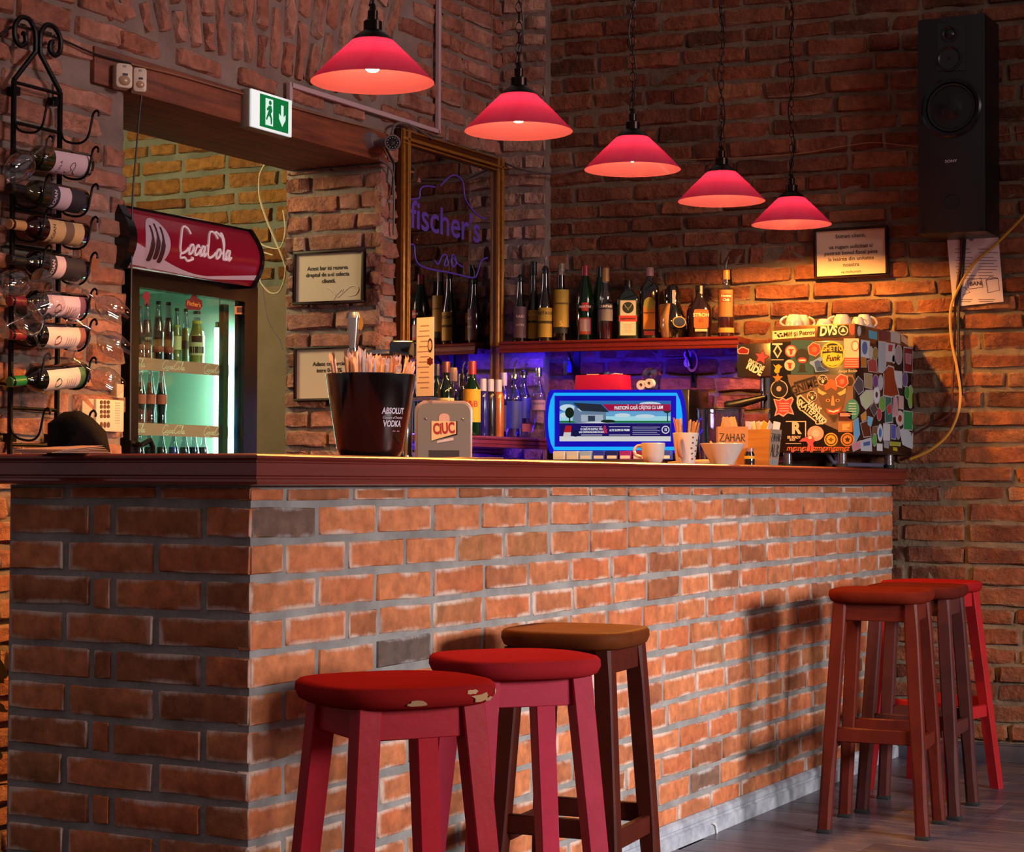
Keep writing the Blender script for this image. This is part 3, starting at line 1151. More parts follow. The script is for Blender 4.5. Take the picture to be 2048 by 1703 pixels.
for yy in (458,):
    for xx in (1846, 1964):
        part('corner_screw', disc(SPK, xx, yy, [(3, 0.0), (3, 0.002), (0, 0.003)], 10), M_RING, sp)

# ------------------------------------------------------------------ framed notices
M_FRAME = mat('dark_wood_frame', '2a1510', 0.5, spec=0.2)
M_PAPER = mat('cream_paper', 'c8ae98', 0.8)


def framed(label, pl, x0, y0, x1, y1, lines, size, fw=0.014, papercol=None, roll=0.0, ruled=None):
    """outer rectangle from two opposite photo corners"""
    u0, v1 = pl.uv(x0, y0, 0.012)
    u1, v0 = pl.uv(x1, y1, 0.012)
    cu, cv, w, h = (u0 + u1) / 2, (v0 + v1) / 2, u1 - u0, v1 - v0
    MW = pl.M @ T(cu, cv, 0.010) @ RZ(roll)
    t = thing('framed_notice', label, 'framed notice', group=None, M=MW @ T(0, -h / 2, 0))
    mb = MB()
    for sx, sy, ww, hh in ((0, 1, w, fw), (0, -1, w, fw), (1, 0, fw, h - 2 * fw), (-1, 0, fw, h - 2 * fw)):
        mb.box((sx * (w - fw) / 2, sy * (h - fw) / 2, 0.010), (ww, hh, 0.018), MW)
    part('frame', mb, M_FRAME, t, bevel=0.003)
    part('sheet', MB().box((0, 0, 0.006), (w - 1.6 * fw, h - 1.6 * fw, 0.006), MW), papercol or M_PAPER, t)
    tx = MB()
    for s, dx, dy, sc in lines:
        q = text_mb(s, size * sc, MW @ T(dx * w, dy * h, 0.0098), bold=0.012)
        part('lettering', q, flatc('1a1210'), t)
    return t, MW, w, h


framed('framed cream notice beginning Stimati clienti on the far brick wall', BACK, 1629, 458, 1777, 553,
       [('Stimati clienti,', 0, 0.33, 1), ('va rugam solicitati si', 0, 0.12, 1), ('pastrati bonul fiscal pana', 0, 0.0, 1), ('la iesirea din unitatea', 0, -0.12, 1), ('noastra', 0, -0.24, 1), ('va multumim', 0, -0.38, 0.72)], 0.0215, 0.011, roll=1.0)
t1, MW1, w1, h1 = framed('framed notice beginning Acest bar isi rezerva on the opening reveal', JAMB, 590, 505, 731, 605,
       [('Acest bar isi rezerva', -0.02, 0.17, 1), ('dreptul de a-si selecta', -0.02, 0.05, 1), ('clientii.', 0.0, -0.07, 1)], 0.0225, 0.012, roll=-0.6)
fl1 = [(-0.02, -0.2), (0.05, -0.24), (0.10, -0.34), (0.06, -0.42), (0.12, -0.32), (0.2, -0.22), (0.18, -0.3), (0.13, -0.38), (0.2, -0.3), (0.32, -0.18), (0.42, -0.22), (0.38, -0.34), (0.28, -0.36)]
part('flourish', MB().tube([(MW1 @ Vector((x * w1, y * h1, 0.0097))) for x, y in [(p.x, p.y) for p in smooth_path([(a, b, 0) for a, b in fl1], 4)]], 0.0016, 5), flatc('e0ccb4'), t1)
framed('framed notice beginning Adaos comercial low on the opening reveal', JAMB, 592, 695, 731, 800,
       [('Adaos comercial', 0.0, 0.18, 1), ('intre 0-300%', 0.0, 0.06, 1)], 0.0225, 0.010)

# printed sheet under the loudspeaker
pts = [(1893, 468), (1996, 462), (2007, 603), (1906, 613)]
ps = thing('printed_sheet', 'loose printed paper with a BANI drawing taped under the loudspeaker', 'paper', loc=BACK.pt(1950, 612, 0.01))
part('sheet', decal(BACK, pts, 0.018, 0.001), mat('translucent_paper', 'd0b8bc', 0.7), ps)
tx = MB()
rr = random.Random(4)
for i, y in enumerate((497, 504, 514, 520, 526, 532, 538, 544, 550, 556, 598, 602)):
    for k in range(2):
        xx = 1912 + k * 44 + rr.uniform(-3, 3)
        tx.v += (q := decal(BACK, rect(xx, y, xx + rr.uniform(28, 40), y + 1.6), 0.0186, 0.0004)).v
        n0 = len(tx.v) - len(q.v)
        tx.f += [tuple(i + n0 for i in f) for f in q.f]
part('printed_lines', tx, flatc('7c6a72'), ps, kind='stuff')
part('lettering', text_mb('BANI', 0.022, BACK.at(1952, 567, 0.0188, 2), bold=0.03), flatc('3a3038'), ps)
part('drawing', MB().tube([BACK.pt(x, y, 0.0188) for x, y in [(1935, 560), (1962, 556), (1966, 574), (1938, 578), (1935, 560)]], 0.0012, 4).tube([BACK.pt(x, y, 0.0188) for x, y in [(1972, 560), (1996, 556), (1999, 580), (1976, 585), (1972, 560), (1980, 553), (1996, 556)]], 0.0012, 4).tube([BACK.pt(x, y, 0.0188) for x, y in [(1912, 580), (1922, 572), (1932, 576), (1940, 584), (1925, 590)]], 0.0012, 4), flatc('4a4048'), ps)
part('seal', disc(BACK, 1944, 477, [(6, 0.0183), (6, 0.0188), (0, 0.0188)], 16), flatc('6a5a8c'), ps)

# ------------------------------------------------------------------ mirror with gilt frame
def quadbox(pl, x0, y0, x1, y1, o0, o1):
    a, b = pl.uv(x0, y0, o1), pl.uv(x1, y1, o1)
    return MB().bx(a[0], b[0], b[1], a[1], o0, o1, pl.M)


mx0, mx1 = LEFTW.pt(793, 400).x, XC - 0.012
mz0, mz1 = 1.19, LEFTW.pt(900, 289).z
mir = thing('wall_mirror', 'tall gilt-framed bar mirror with purple painted lettering and scrolls', 'mirror', ((mx0 + mx1) / 2, YL, mz0))
M_GILT = mat('old_gilt', 'b0762e', 0.35, 0.45, noise=(40, 0.5, '6c3c16'))
M_GILTD = mat('gilt_dark', '54290f', 0.35, 0.3)
FW = 0.062
fm, fm2 = MB(), MB()
for (a, b, c, d) in ((mx0, mx0 + FW, mz0, mz1), (mx1 - FW, mx1, mz0, mz1), (mx0, mx1, mz1 - FW, mz1), (mx0, mx1, mz0, mz0 + FW)):
    fm2.bx(a, b, YL - 0.022, YL + 0.004, c, d)
    if d - c > b - a:
        for f, w, p in ((0.10, 0.006, 0.032), (0.32, 0.005, 0.028), (0.62, 0.012, 0.034), (0.90, 0.006, 0.030)):
            x = a + (b - a) * f
            fm.bx(x - w / 2, x + w / 2, YL - p, YL - 0.02, c, d)
    else:
        for f, w, p in ((0.10, 0.006, 0.032), (0.38, 0.012, 0.034), (0.90, 0.006, 0.030)):
            z = c + (d - c) * f
            fm.bx(a, b, YL - p, YL - 0.02, z - w / 2, z + w / 2)
fr_ = part('frame', fm2, M_GILTD, mir, bevel=0.003)
part('gilt_beading', fm, M_GILT, fr_, bevel=0.002, segs=1)
part('glass', MB().bx(mx0 + FW, mx1 - FW, YL - 0.012, YL - 0.006, mz0 + FW, mz1 - FW), mat('silvered_glass', 'c8c4c4', 0.015, 1.0), mir, smooth=False)
MIRP = Plane((0, YL - 0.0125, 0), (1, 0, 0))
M_PURP = mat('purple_glass_paint', '5a3c9c', 0.5, emit='5028b0', es=0.03)
pa = MIRP.pt(893, 447)
part('lettering', text_mb("fischer's", 0.155, frame(pa, (1, 0, 0)), bold=0.012, sx=1.12), M_PURP, mir, label='purple painted lettering')
orn = MB()
for pl_ in ([(818, 390), (818, 480), (828, 490), (832, 520), (850, 535), (900, 545), (945, 555), (955, 545), (962, 522), (975, 515)],
            [(818, 398), (838, 396), (840, 380), (850, 372), (870, 374)],
            [(880, 372), (905, 350), (925, 362), (930, 395), (945, 420), (958, 432), (972, 438)],
            [(868, 520), (876, 528), (884, 512), (892, 510), (896, 528), (888, 530), (894, 512)],
            [(902, 512), (908, 510), (912, 528), (904, 532), (904, 514), (914, 526), (926, 534)]):
    orn.tube([MIRP.pt(p.x, p.y, 0.0006) for p in smooth_path([(x, y, 0) for x, y in pl_], 4)], 0.0035, 5)
part('ornament', orn, M_PURP, mir)

# ------------------------------------------------------------------ exit sign
EX = Plane((0, YL - 0.045, 0), (1, 0, 0))
ex = thing('exit_sign', 'lit green emergency exit sign on the wooden beam', 'exit sign', loc=LEFTW.pt(542, 255, 0.02))
a, b = EX.pt(500, 194), EX.pt(585, 262)
ex0, ex1, ez0, ez1 = a.x, b.x, min(a.z, b.z) + 0.005, max(a.z, b.z) - 0.005
ezc, eh = (EX.pt(542, 226).z), 0.142
part('housing', MB().bx(ex0 + 0.004, ex1 - 0.004, YL - 0.039, YL + 0.002, ezc - eh / 2 + 0.004, ezc + eh / 2 - 0.004), mat('sign_housing', '8c7c6c', 0.5), ex, bevel=0.006)
part('panel', MB().bx(ex0 + 0.006, ex1 - 0.006, YL - 0.047, YL - 0.038, ezc - eh / 2 + 0.006, ezc + eh / 2 - 0.006), mat('sign_panel', 'e8f0f0', 0.2, emit='dff4f4', es=0.55), ex, bevel=0.003)
EM = frame(((ex0 + ex1) / 2 + 0.012, YL - 0.0475, ezc), (1, 0, 0))
part('green_field', MB().bx(-0.084, 0.084, -0.056, 0.056, -0.001, 0.0005, EM), glow('0c7a3c', 0.85), ex)
pic = MB()
pic.prism([(-0.052, 0.046), (-0.008, 0.046), (-0.008, -0.046), (-0.052, -0.046)], 0, 0.0012, EM)
part('door_symbol', pic, glow('e8fff0', 0.9), ex)
man = MB().prism(oval(-0.026, 0.033, 0.008, n=12), 0.001, 0.002, EM)
man.prism([(-0.034, 0.022), (-0.020, 0.024), (-0.014, 0.006), (-0.022, -0.004), (-0.014, -0.022), (-0.016, -0.040), (-0.022, -0.040), (-0.024, -0.020), (-0.034, -0.012), (-0.046, -0.030), (-0.050, -0.026), (-0.040, -0.004), (-0.034, 0.008), (-0.044, 0.004), (-0.046, 0.010)], 0.001, 0.002, EM)
part('running_figure', man, glow('0c7a3c', 0.85), ex)
part('arrow', MB().prism([(0.040, 0.036), (0.054, 0.036), (0.054, -0.004), (0.066, 0.006), (0.066, -0.012), (0.047, -0.038), (0.028, -0.012), (0.028, 0.006), (0.040, -0.004)], 0, 0.0012, EM), glow('e8fff0', 0.9), ex)

# ------------------------------------------------------------------ motion detectors, camera
M_IVORY = mat('ivory_plastic', 'c8b4a0', 0.4)
M_LENS = mat('frosted_lens', 'b49070', 0.25, trans=0.2)


def detector(label, x0, y0, x1, y1, rz):
    pl = Plane((0, YL - 0.045, 0), (1, 0, 0))
    a, b = pl.pt(x0, y0), pl.pt(x1, y1)
    w, h = (0.054 if rz > -34 else 0.043), abs(a.z - b.z) * 1.02
    cx_, cz = (a.x + b.x) / 2, (a.z + b.z) / 2
    t = thing('motion_detector', label, 'motion detector', group='motion detectors over the opening', M=T(cx_, YL - 0.012, cz - h / 2) @ RZ(rz))
    M = WM[t]
    part('body', MB().prism(roundrect(w, h, w * 0.22, 4, 0, h / 2), 0.0, 0.042, M @ frame((0, 0, 0), (1, 0, 0))), M_IVORY, t, bevel=0.004)
    part('lens', MB().sphere((0, -0.036, h * 0.30), w * 0.42, 18, 10, M, (1, 0.55, 0.8)), M_LENS, t)
    part('led_window', MB().box((w * 0.05, -0.043, h * 0.55), (w * 0.28, 0.003, 0.006), M), flatc('2a2026'), t)
    part('slot', MB().box((0, -0.0425, h * 0.88), (w * 0.2, 0.002, 0.006), M), flatc('90807a'), t)
    return t


detector('larger ivory motion detector on the beam end above the fridge', 237, 124, 275, 183, -30)
detector('smaller ivory motion detector hanging beside the larger one', 275, 134, 305, 190, -36)

CP = Plane((0, YL - 0.09, 0), (1, 0, 0))
c0 = CP.pt(785, 285)
cc = thing('security_camera', 'small grey bullet security camera at the end of the beam', 'security camera', loc=(c0.x, YL, c0.z - 0.05))
M_CAM = mat('camera_grey', '6c5e60', 0.4)
dirn = (EYE - c0).normalized()
part('mount', MB().cyl((c0.x - 0.03, YL + 0.002, c0.z + 0.01), (c0.x - 0.03, YL - 0.03, c0.z + 0.01), 0.036, 0.026, 20).cyl((c0.x - 0.03, YL - 0.02, c0.z + 0.01), (c0.x, YL - 0.06, c0.z), 0.016), M_CAM, cc)
q = dirn.to_track_quat('Z', 'Y').to_matrix().to_4x4()
MC = Matrix.Translation(c0) @ q
part('housing', MB().lathe([(0.024, -0.05), (0.030, -0.04), (0.031, 0.045), (0.029, 0.052), (0.025, 0.052), (0.025, 0.046), (0, 0.046)], MC, 24), M_CAM, cc)
part('face', MB().lathe([(0.0245, 0.046), (0.0245, 0.048), (0.012, 0.048), (0.010, 0.044), (0, 0.046)], MC, 24), flatc('100e12', 0.2), cc)
led = MB()
for i in range(12):
    a_ = 2 * pi * i / 12
    led.box((0.019 * cos(a_), 0.019 * sin(a_), 0.0485), (0.003, 0.003, 0.001), MC)
part('led_ring', led, flatc('b0a8a8'), cc)

# ------------------------------------------------------------------ trunking and cables
def cable(name, label, pl, pxs, off, r, m, cat='cable', n=5, seg=6, group=None):
    pts = [pl.pt(p.x, p.y, p.z) for p in smooth_path([(x, y, off if len(q) == 0 else q[0]) for x, y, *q in pxs], n)]
    return single(name, MB().tube(pts, r, seg), m, label, cat, group)


M_WIRE = mat('tan_wire', '8c6244', 0.6)
M_GREYC = mat('grey_cable', '5c5050', 0.5)
M_BLACKC = mat('black_cable', '141010', 0.5)
M_YELC = mat('yellow_cable', 'b8842c', 0.45)
M_REDC = mat('dark_red_cable', '401018', 0.5)
M_CREAMC = mat('cream_cable', 'c4b084', 0.5)
tk = MB()
M_TRUNK = mat('white_trunking', 'b49aa0', 0.5)
z_t = (LEFTW.pt(575, 172).z + LEFTW.pt(872, 262).z) / 2
xa, xb = LEFTW.pt(575, 172).x, LEFTW.pt(872, 262).x
tk.bx(xa, xb, YL - 0.018, YL, z_t - 0.009, z_t + 0.009)
tk.bx(xa - 0.009, xa + 0.009, YL - 0.018, YL, ezc + eh / 2 - 0.01, z_t + 0.009)
tk.bx(xb - 0.009, xb + 0.009, YL - 0.018, YL, z_t - 0.009, 3.5)
single('cable_trunking', tk, M_TRUNK, 'white plastic cable trunking from the exit sign up the brick wall', 'trunking', bevel=0.002, segs=1)
cable('wire', 'thin dark wire along the top of the wooden beam', LEFTW, [(0, 72), (30, 52), (75, 62), (130, 82), (190, 108), (260, 127)], 0.012, 0.0035, M_BLACKC)
cable('wire', 'thin tan wire running along the beam to the camera', LEFTW, [(262, 128), (360, 152), (480, 186), (580, 213), (690, 243), (770, 262)], 0.014, 0.0025, M_WIRE)
cable('cable', 'black cable hanging from the motion detectors past the drinks fridge', LEFTW, [(283, 190), (278, 240), (271, 320), (265, 400), (263, 520), (261, 700), (260, 880)], 0.03, 0.003, M_BLACKC)
cable('cable', 'grey cable looping over the camera beside the mirror', LEFTW, [(783, 268), (790, 250), (806, 246), (830, 255), (865, 278)], 0.03, 0.005, M_GREYC)
cable('cable', 'grey cable arching along the opening reveal down beside the mirror', JAMB, [(572, 338), (600, 330), (660, 316), (700, 312), (745, 320)], 0.012, 0.005, M_GREYC)
cable('cable', 'grey cable dropping from the reveal behind the mirror frame', LEFTW, [(757, 318), (775, 330), (786, 350), (788, 400), (787, 470)], 0.02, 0.0045, M_GREYC)
cable('cable', 'black cable loop hanging under the camera', LEFTW, [(772, 295), (780, 312), (788, 330), (786, 360), (784, 390)], 0.02, 0.005, M_BLACKC)
cable('cable', 'pair of grey cables sagging from the mirror across the pier', PIER, [(1003, 322, 0.012), (1040, 338, 0.03), (1090, 347, 0.03), (1130, 344, 0.012), (1180, 335, -0.05), (1240, 326, -0.055)], 0.01, 0.005, M_GREYC)
cable('wire', 'thin tan wire stapled across the far brick wall', BACK, [(1240, 326), (1330, 320), (1450, 317), (1590, 308), (1690, 292), (1747, 285), (1800, 290), (1840, 294)], 0.012, 0.0022, M_WIRE)
cable('wire', 'short thin wire on the bricks beyond the loudspeaker side', BACK, [(1998, 271), (2020, 268), (2048, 262), (2075, 262)], 0.012, 0.0022, M_WIRE)
cable('cable', 'thick cream cable hanging in loops in the opening above the fridge', JAMB, [(532, 326, 0.0), (520, 350, 0.0), (519, 390, 0.0), (530, 430, 0.0), (548, 475, 0.0), (567, 520, 0.0), (572, 540, 0.0)], 0.0, 0.004, M_CREAMC)
cable('cable', 'thin cream cable looping beside the fridge header', JAMB, [(566, 420, 0.0), (570, 460, 0.0), (560, 495, 0.0), (530, 492, 0.0), (516, 482, 0.0), (520, 500, 0.0), (545, 510, 0.0)], 0.0, 0.003, M_CREAMC)
cable('cable', 'cream cable loop below the fridge header', JAMB, [(518, 545, 0.0), (522, 565, 0.0), (540, 585, 0.0), (558, 583, 0.0), (568, 560, 0.0), (572, 530, 0.0)], 0.0, 0.0035, M_CREAMC)
cable('cable', 'thin grey cable hanging down the back room plaster', JAMB, [(524, 560, 0.0), (530, 610, 0.0), (540, 650, 0.0), (560, 680, 0.0), (566, 700, 0.0)], 0.0, 0.002, M_GREYC)
cable('cable', 'yellow cable curving down the far wall behind the coffee machine', BACK, [(2075, 400), (2040, 440), (1990, 490), (1945, 530), (1915, 580), (1901, 620), (1903, 680), (1915, 740), (1921, 790), (1915, 830), (1895, 870), (1860, 900), (1820, 918)], 0.035, 0.0055, M_YELC)
cable('cable', 'dark red cable dropping from the loudspeaker down the far wall', BACK, [(1922, 470), (1922, 520), (1915, 570), (1910, 620), (1909, 700), (1905, 770), (1900, 826), (1860, 850), (1828, 868)], 0.022, 0.005, M_REDC)
cable('cable', 'black cable beside the dark red one on the far wall', BACK, [(1930, 470), (1926, 530), (1920, 580), (1917, 640), (1918, 720), (1924, 790)], 0.02, 0.006, M_BLACKC)
cable('cable', 'white cable stub over the bar skirting', Plane((0, -0.024, 0), (1, 0, 0)), [(1425, 1645), (1431, 1650), (1434, 1668), (1437, 1680), (1443, 1682)], 0.0, 0.004, mat('white_cable', 'c8c8c8', 0.5))
# ------------------------------------------------------------------ bottles
def arc_label(M, r, z0, z1, half_deg, n=10, lift=0.0006, ctr=0.0):
    mb = MB()
    vs, fs = [], []
    for i in range(n + 1):
        a = radians(ctr - half_deg + 2 * half_deg * i / n)
        vs += [((r + lift) * sin(a), -(r + lift) * cos(a), z0), ((r + lift) * sin(a), -(r + lift) * cos(a), z1)]
    for i in range(n):
        fs.append((2 * i, 2 * i + 2, 2 * i + 3, 2 * i + 1))
    return mb.add(vs, fs, M)


def arc_text(s, size, M, r, z, lift=0.0010, sx=1.0, bold=0.0, turn=0.0, ctr=0.0, shear=0.0):
    """lettering wrapped round a cylinder; turn = 90 runs it up the bottle"""
    q = text_mb(s, size, RZ(turn), bold=bold, sx=sx, extr=0.0, shear=shear)
    mb = MB()
    vs = []
    for x, y, zz in q.v:
        a = x / r + radians(ctr)
        vs.append(((r + lift) * sin(a), -(r + lift) * cos(a), z + y))
    return mb.add(vs, q.f, M)


PROF = {
    'wine': [(0, 0), (0.9, 0), (1, 0.015), (1, 0.63), (0.92, 0.68), (0.6, 0.735), (0.42, 0.77), (0.37, 0.80), (0.36, 0.955), (0.41, 0.958), (0.41, 0.985), (0.36, 1.0), (0, 1.0)],
    'spirit': [(0, 0), (0.9, 0), (1, 0.02), (1, 0.58), (0.95, 0.63), (0.62, 0.71), (0.44, 0.77), (0.40, 0.82), (0.38, 0.90), (0, 0.90)],
    'tall': [(0, 0), (0.9, 0), (1, 0.02), (1, 0.40), (0.92, 0.46), (0.62, 0.60), (0.46, 0.74), (0.42, 0.86), (0, 0.86)],
    'vermouth': [(0, 0), (0.9, 0), (1, 0.02), (1, 0.50), (0.93, 0.60), (0.70, 0.72), (0.46, 0.82), (0.40, 0.88), (0, 0.88)],
    'flat': [(0, 0), (0.94, 0), (1, 0.02), (1, 0.66), (0.94, 0.72), (0.6, 0.78), (0.36, 0.82), (0.33, 0.87), (0, 0.87)],
    'flask': [(0, 0), (0.8, 0), (0.9, 0.03), (1, 0.40), (0.98, 0.52), (0.75, 0.64), (0.44, 0.72), (0.30, 0.80), (0.29, 0.90), (0, 0.90)],
    'cream': [(0, 0), (0.80, 0), (0.85, 0.02), (1, 0.26), (0.96, 0.38), (0.66, 0.56), (0.56, 0.62), (0.56, 0.68), (0, 0.68)],
    'smooth': [(0, 0), (0.94, 0), (1, 0.015), (1, 0.66), (0.95, 0.72), (0.75, 0.77), (0.60, 0.79), (0, 0.79)],
    'cola': [(0, 0), (0.84, 0), (0.92, 0.02), (0.86, 0.14), (0.84, 0.20), (1.0, 0.36), (1.0, 0.50), (0.88, 0.58), (0.66, 0.70), (0.46, 0.82), (0.38, 0.93), (0.42, 0.95), (0.38, 0.965), (0, 0.965)],
    'soda': [(0, 0), (0.9, 0), (1.0, 0.03), (0.93, 0.2), (1.0, 0.42), (0.95, 0.54), (0.70, 0.70), (0.48, 0.82), (0.40, 0.93), (0.44, 0.95), (0.40, 0.965), (0, 0.965)],
    'round': [(0, 0), (0.8, 0), (0.9, 0.03), (0.80, 0.24), (1.0, 0.44), (0.98, 0.56), (0.66, 0.70), (0.46, 0.80), (0.40, 0.93), (0.44, 0.95), (0.40, 0.965), (0, 0.965)],
}
M_DARKG = mat('dark_bottle_glass', '0d0a08', 0.05, spec=0.7, coat=0.6)
M_GREENG = mat('green_bottle_glass', '0c3418', 0.05, trans=0.55, ior=1.3, spec=0.7, coat=0.5)
M_DGREEN = mat('deep_green_glass', '081208', 0.05, spec=0.7, coat=0.6)
M_BROWNG = mat('brown_bottle_glass', '1c0c06', 0.05, spec=0.7, coat=0.6)
M_REDW = mat('rose_wine_glass', '2c0a0c', 0.05, trans=0.3, ior=1.3, coat=0.6)
M_OLIVE = mat('olive_wine_glass', '3c3418', 0.05, trans=0.5, ior=1.3, coat=0.6)
M_CLEAR = mix_glass('clear_bottle_glass', 'e0e4ec', 0.03, 0.80)
M_FOIL = mat('black_foil', '100e10', 0.35)
M_STEEL = mat('bright_steel', 'b0b0b4', 0.18, 1.0)


def capcol(h, rough=0.35):
    return mat('cap_' + h, h, rough)


def bottle(name, label, pos, h, r, style, glass, cap=None, caph=0.12, labels=(), texts=(), spout=None, sq=0.0, sy=1.0, face=None, group=None, M=None, liquid=None, capr=None, extra=None):
    """labels: (z0,z1 fraction, half angle, material[, centre]); texts: (string, size, z fraction, material[, turn])"""
    if M is None:
        d = (EYE - Vector(pos))
        rz = math.degrees(math.atan2(d.y, d.x)) + 90 if face is None else face
        M = Matrix.Translation(pos) @ RZ(rz)
    t = thing(name, label, 'bottle', group=group, M=M)
    pf = [(a * r, b * h) for a, b in PROF[style]]
    top = pf[-1][1]
    nr = pf[-2][0]
    part('glass', MB().lathe(pf, M, 20, sq=sq, sy=sy), glass, t, ang=60)
    if liquid:
        lv, lm = liquid
        lp = [(0, 0.01 * h)] + [(max(a * r - 0.003, 0.0), b * h) for a, b in PROF[style][1:] if 0.012 < b < lv]
        lp.append((lp[-1][0], lv * h))
        lp.append((0, lv * h))
        part('drink', MB().lathe(lp, M, 16, sq=sq, sy=sy), lm, t)
    if cap:
        cr = capr * r if capr else nr * 1.1
        if top > h * 0.99:
            part('cap', MB().lathe([(cr, h * (1 - caph)), (cr, h * 0.996), (cr * 0.9, h * 1.002), (0, h * 1.002)], M, 16), cap, t)
        else:
            part('cap', MB().lathe([(cr, h * (1 - caph)), (cr, h * 0.985), (cr * 0.92, h), (0, h)], M, 16), cap, t)
    if spout:
        sp_ = part('stopper', MB().lathe([(nr * 0.9, top - 0.004), (nr * 1.15, top), (nr * 1.1, top + 0.018), (nr * 0.55, top + 0.03), (0, top + 0.03)], M, 12), spout[0], t)
        L_ = spout[1]
        part('pour_spout', MB().tube([(0, 0, top + 0.02), (0, 0, top + 0.03 + L_ * 0.4), (0.004, -0.002, top + 0.03 + L_ * 0.7), (0.010, -0.004, top + 0.03 + L_)], 0.0032, 6, M=M), M_STEEL, sp_)
    for lb in labels:
        z0, z1, ha, m_ = lb[:4]
        ct = lb[4] if len(lb) > 4 else 0.0
        rr = r
        if sq:
            hw = r * 0.86 * sin(radians(ha))
            part('label', MB().bx(-hw + ct * r, hw + ct * r, -r * sy - 0.0016, -r * sy - 0.0006, z0 * h, z1 * h, M), m_, t)
        else:
            part('label', arc_label(M, rr, z0 * h, z1 * h, ha, ctr=ct), m_, t)
    for tx_ in texts:
        s, size, zf, m_ = tx_[:4]
        turn = tx_[4] if len(tx_) > 4 else 0
        if sq:
            part('lettering', text_mb(s, size, M @ T(0, -r * sy - 0.0022, zf * h) @ frame((0, 0, 0), (1, 0, 0)) @ RZ(turn), bold=0.02, extr=0.0002), m_, t)
        else:
            part('lettering', arc_text(s, size, M, r, zf * h, bold=0.02, turn=turn, lift=0.0014), m_, t)
    if extra:
        extra(t, M, h, r)
    return t


# ------------------------------------------------------------------ wrought iron wine rack
M_IRON = mat('black_wrought_iron', '0c0a0b', 0.4, 0.6, bump=(60, 0.2))
RK = Plane((0, YL - 0.03, 0), (1, 0, 0))
xl0 = RK.pt(24, 500).x
xr0 = RK.pt(117, 500).x
zt0, zb0 = RK.pt(75, 172).z, RK.pt(70, 890).z
xm = (xl0 + xr0) / 2
yr = YL - 0.03
rk = thing('wine_rack', 'black wrought iron wall rack with scrolled top holding wine bottles', 'wine rack', (xm, yr, zb0 - 0.06))
for xx in (xl0, xr0):
    part('upright', MB().box((xx, yr, (zt0 + zb0 - 0.05) / 2), (0.013, 0.013, zt0 - zb0 + 0.05)), M_IRON, rk, bevel=0.002, segs=1)
ap = (xm, yr, zt0 + 0.16)
for s, xx in ((-1, xl0), (1, xr0)):
    pts = [(xx, yr, zt0)] + [(xm + s * dx, yr, zt0 + dz) for dx, dz in ((0.010, 0.098), (0.009, 0.130), (0.014, 0.162), (0.038, 0.188), (0.072, 0.186), (0.096, 0.158), (0.094, 0.120), (0.072, 0.104), (0.052, 0.118), (0.054, 0.138), (0.064, 0.142))]
    part('scroll', MB().tube([pts[0]] + smooth_path(pts[1:], 5), 0.0075, 8), M_IRON, rk)
zbars = [zt0 - 0.006, RK.pt(75, 255).z, RK.pt(75, 425).z, RK.pt(75, 498).z, RK.pt(70, 818).z, zb0]
for zz in zbars:
    part('cross_bar', MB().cyl((xl0, yr, zz), (xr0, yr, zz), 0.0055, None, 8), M_IRON, rk)
for xx, zz in ((xl0, zt0 - 0.03), (xr0, zt0 - 0.03), (xr0, zb0 + 0.02), (xl0, zb0 + 0.02)):
    part('fixing_lug', MB().box((xx + (0.012 if xx == xl0 else -0.012), yr + 0.012, zz), (0.024, 0.03, 0.024)), M_IRON, rk)
levels = [(238, None), (312, 0), (388, 1), (455, 2), (528, 3), (602, 4), (664, 5), (742, 6), (850, None)]
BY = YL - 0.105
BP = Plane((0, BY, 0), (1, 0, 0))
for y, _ in levels:
    for xx in (xl0, xr0):
        zc_ = BP.pt(85, y).z
        pts = [(xx, yr, zc_ + 0.035), (xx, yr - 0.006, zc_ - 0.005), (xx, yr - 0.022, zc_ - 0.034), (xx, BY, zc_ - 0.045), (xx, BY - 0.032, zc_ - 0.030), (xx, BY - 0.046, zc_ + 0.012), (xx, BY - 0.052, zc_ + 0.036), (xx, BY - 0.064, zc_ + 0.046), (xx, BY - 0.074, zc_ + 0.038), (xx, BY - 0.072, zc_ + 0.028)]
        part('hook', MB().tube(smooth_path(pts, 4), 0.0036, 6), M_IRON, rk)
part('lower_scroll', MB().tube(smooth_path([(xl0, yr, zb0 - 0.02), (xl0 + 0.012, yr - 0.008, zb0 - 0.055), (xl0 + 0.03, yr - 0.01, zb0 - 0.065)], 4), 0.0055, 6), M_IRON, rk)
part('lower_scroll', MB().tube(smooth_path([(xr0, yr, zb0 + 0.0), (xr0 + 0.012, yr - 0.008, zb0 - 0.04), (xr0 + 0.03, yr - 0.01, zb0 - 0.055)], 4), 0.0055, 6), M_IRON, rk)

